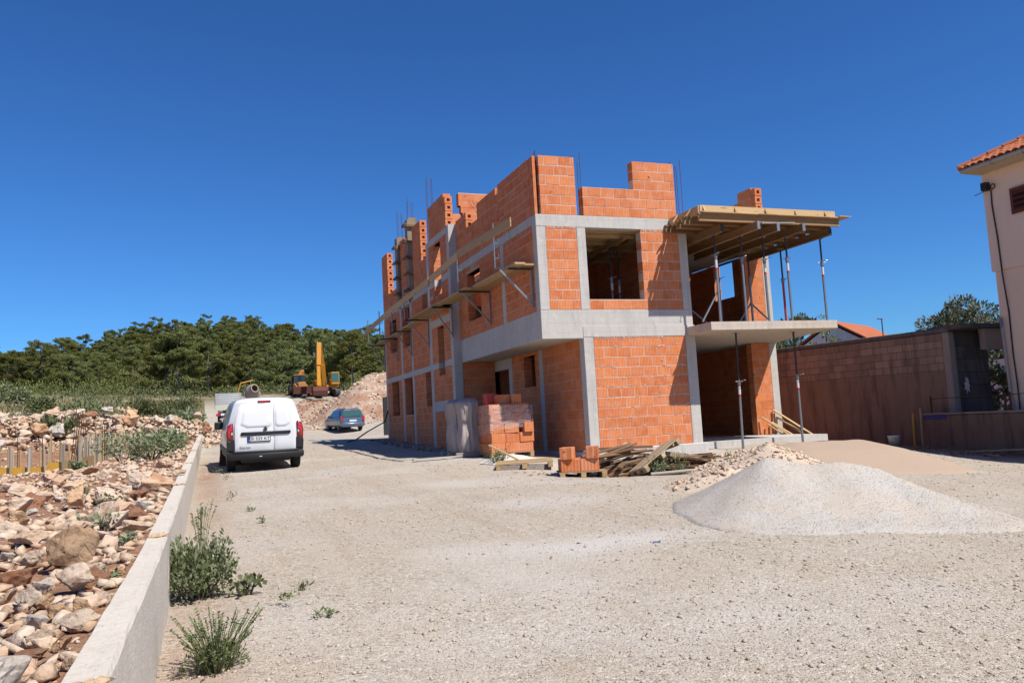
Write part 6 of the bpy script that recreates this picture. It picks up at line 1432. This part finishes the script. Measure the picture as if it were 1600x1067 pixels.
for x, y, H_, dx, lb in ((-11.05, 7.9, 1.55, .16, "bundle of rusty starter bars leaning at the shuttering corner"), (-10.95, 8.3, 1.4, .1, "second bundle of rusty starter bars by the corner"), (-12.35, 8.0, 1.25, 0, "single starter bar left of the yellow boards"), (-11.75, 8.0, 1.1, 0, "single starter bar behind the middle yellow board"), (-10.55, 9.9, 1.2, .02, "starter bars in the middle of the row of grey stakes"), (-10.25, 12.0, 1.2, 0, "starter bars at the far end of the row of grey stakes")):
    t = empty("starter_bars", (x, y, sz(x, y)), label=lb, cat="rebar", group="starter bars at the trench")
    for k in range(4 if dx else 1): MB().tube((.05*k - .1, .03*(k % 2), -.1), (.05*k - .1 + dx, .03*(k % 2), H_ + rs_.uniform(-.1, .1)), .011, 5).build("bar", RUST, t)
    if dx > .05:
        for z in (.45, .8): MB().ring((dx*z/H_, 0.0, z), (0, 0, 1), .10, .007, 12, 4).build("stirrup", RUST, t)

# ------------------------------------------------------------------ plants, trees and the wood on the ridge
def foliage_mesh(name, blobs, per, L_, W_, mat, seed, shell=.55, flat=.8, down=.0, tang=False):
    """leaf blades filling a set of blobs (x,y,z,r)"""
    g = np.random.default_rng(seed); C = []; D = []
    for (x, y, z, r) in blobs:
        n = max(8, int(per * r * r)); d = g.normal(size=(n, 3)); d /= np.linalg.norm(d, axis=1, keepdims=True)
        rad = r * (shell + (1 - shell) * g.random(n) ** .6)[:, None]
        C.append(np.array([x, y, z]) + d * rad * np.array([1, 1, flat])); D.append(d + np.array([0, 0, .5 - down]))
    C = np.concatenate(C); D = np.concatenate(D); n = len(C)
    V, F = (leaf_quads_n(C, D - np.array([0, 0, .25]), L_ * (.6 + .8 * g.random(n)), W_ * (.6 + .8 * g.random(n)), seed) if tang else leaf_quads(C, D, L_ * (.6 + .8 * g.random(n)), W_ * (.6 + .8 * g.random(n)), seed, .7))
    return np_mesh(name, V, F, mat)
def trunk_mesh(name, seed, H, r0, crown_z, spread, nb, mat):
    r = random.Random(seed); mb = MB(); pts = [Vector((0, 0, -.4))]; 
    for k in range(1, 7): pts.append(Vector((pts[-1].x + r.uniform(-.15, .15), pts[-1].y + r.uniform(-.15, .15), H * k / 6)))
    for k in range(6): mb.tube(pts[k], pts[k+1], r0 * (1 - k / 7.5), 7, 0, r0 * (1 - (k+1) / 7.5), False)
    for b in range(nb):
        z = crown_z * (.55 + .75 * b / nb); k = min(5, int(z / H * 6)); f = z / H * 6 - k; p = pts[k].lerp(pts[k+1], min(1, f)); a = r.uniform(0, 6.28) + b * 2.4; l = spread * r.uniform(.5, 1.0)
        q = p + Vector((math.cos(a) * l * .5, math.sin(a) * l * .5, l * r.uniform(.1, .4))); e = q + Vector((math.cos(a + .3) * l * .5, math.sin(a + .3) * l * .5, l * r.uniform(.2, .5)))
        mb.tube(p, q, r0 * .34, 5, 0, r0 * .22, False); mb.tube(q, e, r0 * .22, 5, 0, r0 * .07, False)
    return mb.mesh(name, mat)
PV = []
for i in range(7):
    r = random.Random(60 + i); H = (8.2, 9.0, 7.4, 8.6, 6.6, 9.6, 7.8)[i]; cb = H * (.26, .40, .14, .08, .12, .42, .06)[i]; Rr = H * (.38, .34, .46, .50, .50, .33, .46)[i]; blobs = []
    for k in range(32):
        t_ = r.random() ** .8; z = cb + (H - cb) * t_; env = Rr * math.sin(math.pi * min(.97, .20 + .76 * t_)) ** .7; a = 2.4 * k + r.uniform(-.5, .5); d = env * (.25 + .7 * r.random() ** .6)
        rr = r.uniform(.55, 1.25) * (1.1 - .35 * t_); blobs.append((d * math.cos(a), d * math.sin(a), z - .3, rr))
        for q in range(4): blobs.append((d * math.cos(a) + r.gauss(0, .6) * rr, d * math.sin(a) + r.gauss(0, .6) * rr, z - .2 + r.uniform(-.1, .5) * rr, rr * .5))
    PV.append((foliage_mesh("crown", blobs, 620, .21, .085, PINE, 70 + i, .58, .62, tang=True), trunk_mesh("trunk", 80 + i, H * .9, .16 if i in (1, 5) else .13, H * .5, Rr * .9, 9, BARK if i in (1, 5, 0) else BARKD), H))
def pine(x, y, v, s, rz, label, group, z=None):
    t = empty("pine_tree", (x, y, (gz(x, y) if z is None else z) - .15), (0, 0, rz), label, "pine tree", group); t.scale = (s, s, s * random.Random(int(x * 97 + y * 31)).uniform(.9, 1.12))
    link("trunk", PV[v][1], t); link("crown", PV[v][0], t); return t
def bearing(px, D): 
    b = math.atan((px - 800) / 1291.37) + yaw; k = D / math.cos(math.atan((px - 800) / 1291.37)); return CAM.x + k * math.sin(b), CAM.y + k * math.cos(b)
# trees one can tell apart at the edge of the wood: photo column, distance, kind, scale, label
EDGE = [(277, 118, 5, 1.04, "tall pine with a bare pale trunk at the edge of the wood"), (256, 119, 1, .86, "slender pine just left of the tall bare trunked pine"), (322, 117, 1, .96, "pine with forking pale trunk left of the truck"), (548, 112, 0, 1.0, "pine with pale trunk right of the excavator arm"), (583, 110, 2, .9, "low pine beside the top of the far rubble heap"),
        (60, 122, 3, 1.22, "broad dense pine at the left edge of the wood"), (112, 124, 2, 1.05, "rounded dark pine right of the broad one at the wood edge"), (150, 126, 3, .95, "wide pine in the middle of the left wood edge"), (198, 123, 6, 1.0, "bushy pine left of the slender pines"), (5, 121, 6, 1.15, "bushy pine cut by the left edge of the picture"),
        (355, 120, 3, 1.05, "dense pine behind the truck"), (395, 119, 6, 1.12, "dense pine behind the concrete mixer"), (430, 117, 3, 1.16, "dark rounded pine left of the backhoe loader"), (462, 119, 2, 1.1, "dark pine directly behind the backhoe loader"), (520, 118, 3, 1.05, "dark pine directly behind the excavator cab"), (490, 121, 0, 1.1, "pine behind the raised excavator arm"), (600, 116, 3, 1.0, "dense pine half hidden by the far corner of the house")]
for px, D, v, s, lb in EDGE:
    if v in (2, 3, 6): s *= .68
    x, y = bearing(px, D); pine(x, y, v, s, rnd.uniform(0, 6.28), lb, None)
PL = [(-60, "the left edge of the picture"), (30, "the round orange boulder"), (85, "the starter bars"), (135, "the boulder bank"), (190, "the boulder bank crest"), (238, "the broad bush on the flat"), (285, "the far end of the low wall"), (330, "the left side of the truck"), (370, "the truck"), (410, "the left half of the white van"), (445, "the right half of the white van"), (475, "the backhoe loader"), (505, "the excavator arm"), (535, "the grey estate car"), (570, "the top of the big rubble heap"), (620, "the far corner of the house")]
def pine_label(px, D, s):
    a = min(PL, key=lambda q: abs(q[0] - px)); lv = "at the foot of the wood" if D < 140 else "low on the wooded slope" if D < 170 else "halfway up the wooded slope" if D < 205 else "high on the wooded slope" if D < 238 else "on the wooded skyline"
    return f"{'big' if s > 1.05 else 'small' if s < .88 else 'medium'} pine {lv} above {a[1]}"
PGR = "pines of the wooded ridge"; cnt = 0; rp_ = random.Random(12); pts = [bearing(a, b) for a, b, *_ in EDGE]
tries = 0
while cnt < 278 and tries < 20000:
    tries += 1; D = 124 + 142 * rp_.random() ** .85; px = rp_.uniform(-110, 660); x, y = bearing(px, D)
    md = 2.7 + .010 * (D - 124)
    if any((x - a) ** 2 + (y - b) ** 2 < md * md for a, b in pts): continue
    pts.append((x, y)); sc_ = rp_.uniform(.72, 1.12) * (.62 if D < 170 else .72); pine(x, y, rp_.choice([2, 3, 3, 4, 6, 6, 0, 4]), sc_, rp_.uniform(0, 6.28), pine_label(px, D, sc_ / (.62 if D < 170 else .72)), PGR); cnt += 1
# scrub between and under the pines: one mass
def scrub(name, X, Y, r0, r1, per, mat, label, seed, L_=.3, W_=.12, flat=.7):
    g = np.random.default_rng(seed); n = len(X); r = r0 + (r1 - r0) * g.random(n) ** 1.5; Z = surf_z(X, Y) if X.max() < 600 else ground_z(X, Y)
    me = foliage_mesh(name, list(zip(X, Y, Z + r * .35, r)), per, L_, W_, mat, seed, .5, flat); o = link(name, me); o["kind"] = "stuff"; o["label"] = label; return o
g_ = np.random.default_rng(41); n_ = 3400; D = 112 + 158 * g_.random(n_) ** .9; PX = -130 + 800 * g_.random(n_); XY = np.array([bearing(a, b) for a, b in zip(PX, D)])
scrub("scrub", XY[:, 0], XY[:, 1], .8, 2.3, 40, PINE, "dark scrub filling the ground under the pines", 42, .40, .15)
n_ = 170; D = 107 + 12 * g_.random(n_); PX = -60 + 700 * g_.random(n_); XY = np.array([bearing(a, b) for a, b in zip(PX, D)])
scrub("scrub", XY[:, 0], XY[:, 1], .5, 1.5, 60, MAQUIS, "lighter scrub along the foot of the wood", 43, .36, .14)
n_ = 260; D = 46 + 56 * g_.random(n_) ** .8; PX = -60 + 385 * g_.random(n_); ok = vfbm(PX, D, .035, 12) > -.02; PX, D = PX[ok], D[ok]; XY = np.array([bearing(a, b) for a, b in zip(PX, D)])
ok = XY[:, 0] < wall_x(XY[:, 1]) - 1.0
scrub("scrub", XY[ok, 0], XY[ok, 1], .3, .95, 110, MAQUIS, "low scrub on the flat between the boulder bank and the wood", 44, .24, .10)
# dry grass on the flat
n_ = 15000; D = 40 + 74 * g_.random(n_); PX = -80 + 690 * g_.random(n_); ok = (vfbm(PX, D * 2, .02, 14) > -.08); PX, D = PX[ok], D[ok]; b_ = np.arctan((PX - 800) / 1291.37); k_ = D / np.cos(b_); X = CAM.x + k_ * np.sin(b_ + yaw); Y = CAM.y + k_ * np.cos(b_ + yaw)
ok = (X < wall_x(Y) - .8) | (Y > 92); X, Y = X[ok], Y[ok]; n_ = len(X)
V, F = leaf_quads(np.stack([X, Y, surf_z(X, Y) + .14], -1), np.tile([0, 0, 1.0], (n_, 1)), .45 * (.5 + g_.random(n_)), .10, 5, .5)
o = link("grass", np_mesh("grass", V, F, DRY)); o["kind"] = "stuff"; o["label"] = "dry grass on the flat before the wood"
# individual shrubs on the flat, told apart by what stands next to them
def shrub(name, x, y, r, mat, label, cat, seed, per=420, L_=.12, W_=.05, group=None, flat=.75, n=9, stems=True):
    rs = random.Random(seed); t = empty(name, (x, y, sz(x, y)), (0, 0, rs.uniform(0, 6)), label, cat, group)
    bl = [(rs.uniform(-.6, .6) * r, rs.uniform(-.6, .6) * r, r * rs.uniform(.25, .75), r * rs.uniform(.32, .55)) for _ in range(n)]
    link("foliage", foliage_mesh("foliage", bl, per / (r * r) ** .5, L_, W_, mat, seed, .25, flat), t)
    if stems:
        mb = MB()
        for b in bl: mb.tube((0, 0, -.1), (b[0], b[1], b[2]), .012 + .01 * r, 5, 0, .006)
        mb.build("stem", BARKD, t)
    return t
for i, (px, D, r, mt, lb) in enumerate(((88, 33, .95, BUSH, "green bush growing on top of the boulder bank"), (60, 50, 1.3, MAQUIS, "dark bush left on the flat behind the boulder bank"), (100, 46, .8, BUSH, "small dark bush behind the crest of the boulder bank"), (225, 56, 1.5, MAQUIS, "broad bush on the flat left of the far end of the low wall"), (270, 62, 1.6, MAQUIS, "olive green bush near the far end of the low wall"), (290, 48, 1.0, BUSH, "bright bush close to the far end of the low wall"), (20, 58, 1.3, BUSH, "green bush at the left edge on the flat"))):
    x, y = bearing(px, D); shrub("shrub", x, y, r, mt, lb, "shrub", 200 + i, 500, .22, .10)
# weeds by the low wall among the rubble
for i, (x, y, r, lb) in enumerate(((-8.9, 4.6, .85, "leafy weed thicket against the left side of the low wall"), (-9.7, 6.5, .8, "grey green thicket between the stakes and the low wall"), (-8.75, 8.6, .7, "weed thicket farther along the low wall"), (-8.7, 15.5, .6, "green weed clump by the low wall beyond the thicket"), (-10.6, 5.2, .28, "tall leafy weed at the corner of the shuttering"))):
    shrub("weed_thicket", x, y, r, BUSH, lb, "weeds", 230 + i, 620, .10, .045)
for i, (x, y, r, lb) in enumerate(((-8.75, -7.2, .22, "small green weed among the rocks beside the low wall"), (-8.62, -9.6, .20, "dark green weed right above the brown boulder"), (-8.32, -10.9, .13, "weed with round leaves touching the low wall"), (-8.3, -12.3, .07, "tiny green sprout by the mortar joint of the low wall"), (-8.9, -15.2, .16, "grassy sprout at the lower left corner"), (-9.3, -5.1, .18, "weed under the yellow shuttering boards"))):
    shrub("weed", x, y, r, BUSH, lb, "weed", 250 + i, 260, .05, .026, None, .9, 6)
# plants on the gravel along the wall
def stalks(parent, seed, n, h, spread, mat, L_=.05):
    rs = random.Random(seed); mb = MB(); C = []; Dd = []
    for k in range(n):
        a = rs.uniform(0, 6.28); sp_ = spread * rs.random() ** .7; b = Vector((math.cos(a) * .25 * sp_, math.sin(a) * .25 * sp_, 0)); e = Vector((math.cos(a) * sp_, math.sin(a) * sp_, h * rs.uniform(.5, 1.0))); m_ = b.lerp(e, .5) + Vector((0, 0, h * .12))
        mb.tube(b, m_, .004, 4, 0, .003, False); mb.tube(m_, e, .003, 4, 0, .0015, False)
        for q in range(9): p = m_.lerp(e, q / 8) if q > 2 else b.lerp(m_, .4 + q * .2); C.append(p[:]); Dd.append((rs.gauss(0, 1), rs.gauss(0, 1), .6))
    mb.build("stalks", WEED, parent)
    V, F = leaf_quads(np.array(C), np.array(Dd), L_, L_ * .4, seed, .4); link("leaves", np_mesh("leaves", V, F, mat), parent)
t = wb_ = shrub("wall_bush", -7.74, -10.75, .36, BUSH, "dense green bush growing against the right side of the low wall", "bush", 270, 3600, .034, .02, None, .8, 14); stalks(t, 5, 22, .46, .26, BUSH); wb_.scale = (1.05, 1, 1.25)
t = shrub("leafy_plant", -7.40, -10.85, .19, BUSH, "round leaved plant right beside the bush at the low wall", "plant", 271, 300, .055, .045, None, .8, 7)
t = shrub("weedy_bush", -7.66, -12.75, .19, WEED, "wispy grey green bush at the bottom edge near the low wall", "bush", 272, 2400, .035, .010, None, .7, 12); stalks(t, 6, 80, .36, .30, WEED, .034)
t = empty("thin_weed", (-7.75, -8.2, sz(-7.75, -8.2)), label="thin tall weed standing behind the wall bush", cat="weed"); stalks(t, 9, 14, .6, .18, WEED)
for i, (x, y, r) in enumerate(((-6.95, -10.95, .10), (-7.1, -11.4, .13), (-6.95, -6.2, .11), (-7.05, -5.0, .09), (-7.25, -3.2, .16), (-7.2, .6, .2), (-6.9, -11.9, .08), (-7.35, 3.6, .22))):
    shrub("grass_tuft", x, y, r, WEED, "small green tuft on the gravel near the low wall", "grass tuft", 290 + i, 120, .06, .014, "small tufts on the gravel", .7, 5, False)
for i, (x, y, r, lb) in enumerate(((.75, -3.75, .32, "leafy weeds in the hollow below the tilted pallet"), (1.35, -3.6, .22, "weeds in front of the stacked brown slats"), (-1.2, .15, .30, "weeds between the block stack and the porch wall"), (1.0, -5.9, .14, "small weeds on the earth left of the gravel heap"))):
    t = shrub("weed", x, y, r, BUSH, lb, "weed", 310 + i, 420, .06, .025, None, .9, 8); stalks(t, 20 + i, 14, .5, r, WEED)
# trees and houses behind the boundary wall
def broadleaf(x, y, H, Rr, mat, label, seed, n=60, per=150, L_=.22, W_=.10):
    r = random.Random(seed); t = empty("tree", (x, y, gz(x, y)), (0, 0, 0), label, "tree"); bl = []
    for k in range(n):
        a = r.uniform(0, 6.28); u_ = r.uniform(-.8, 1); d = Rr * math.sqrt(max(0, 1 - u_ * u_)) * r.uniform(.4, 1.0); bl.append((d * math.cos(a), d * math.sin(a), H * .62 + u_ * H * .34, r.uniform(.3, .62) * Rr * .42))
    link("crown", foliage_mesh("crown", bl, per / (Rr * .2), L_, W_, mat, seed, .4, .8), t); link("trunk", trunk_mesh("trunk", seed, H * .75, .16, H * .5, Rr * .8, 8, BARKD), t); return t
broadleaf(25.6, 9.6, 5.2, 2.9, OLIVE, "silvery olive tree rising behind the boundary wall beside the plastered house", 401, 80, 330, .20, .085)
broadleaf(29.5, 9.0, 4.9, 2.0, OLIVE, "smaller olive crown squeezed between the canopy and the plastered house", 402, 40, 260, .2, .085)
broadleaf(17.5, 2.6, 2.6, 1.2, BUSH, "leafy tree seen through the gap under the canopy", 403, 40, 260, .16, .08)
broadleaf(17.2, .6, 1.1, .8, BUSH, "shrubby plant at the bottom of the gap under the canopy", 404, 24, 260, .10, .06)
broadleaf(33.0, 30.5, 6.0, 3.4, MAQUIS, "dark tree under the balcony end behind the boundary wall", 405, 60, 120, .3, .13); broadleaf(30.2, 30.8, 4.6, 2.2, BUSH, "light green tree left of the prop under the balcony", 406, 40, 120, .25, .12); broadleaf(37.0, 31.0, 4.6, 2.6, MAQUIS, "low dark tree right of the balcony prop", 407, 44, 120, .3, .12)
broadleaf(22.9, 16.6, 5.2, 1.25, BUSH, "small tree beside the white gable of the small house", 408, 34, 200, .16, .08)
WHW = m_plaster("white_wash", (.88, .84, .80, 1), (.95, .91, .87, 1), (.5, .47, .44, 1))
sh_ = empty("small_house", (24.6, 17.6, 0), (0, 0, R(-62)), "small white gabled house with orange roof behind the boundary wall", "house")
MB().prism([(-2.0, 0), (2.0, 0), (2.0, 3.9), (0, 5.15), (-2.0, 3.9)], 1, 0, 6).build("wall", WHW, sh_)
for s in (-1, 1):
    rf = MB().beam((s * 2.25 / 2, -.12, 4.56), (s * 2.25 / 2, 6.2, 4.56), 2.66, .09).build("roof", TILE, sh_); rf.matrix_local = Matrix.Translation((s * 1.125, 0, 4.56)) @ Euler((0, s * math.atan2(1.25, 2.0), 0)).to_matrix().to_4x4() @ Matrix.Translation((-s * 1.125, 0, -4.50))
MB().box((.05, -.03, 3.35), (.45, .02, 4.25)).build("window", REDB, sh_); MB().box((-.02, -.05, 3.3), (.52, -.031, 3.35)).build("sill", WHW, sh_)
an = empty("antenna", (27.2, 16.6, 3.2), label="thin roof antenna standing right of the orange roof", cat="antenna"); MB().tube((0, 0, 0), (0, 0, 2.1), .03, 6).tube((-.3, 0, 2.1), (.05, 0, 2.1), .03, 6).build("mast", STEEL_D, an)
gh = empty("stone_house", (21.8, 3.2, -.4), (0, 0, R(-25)), "old grey stone house with a red shutter seen through the gap", "house")
MB().box((-1.5, 0, -.5), (3, 4, 2.55)).build("wall", WHW, gh); wn = MB().box((.12, -.04, 1.35), (.75, .01, 2.05)).build("window", m_plain("red_shutter", (.34, .09, .035), .7), gh); MB().box((.42, -.055, 1.35), (.45, -.041, 2.05)).build("frame", REDB, wn)
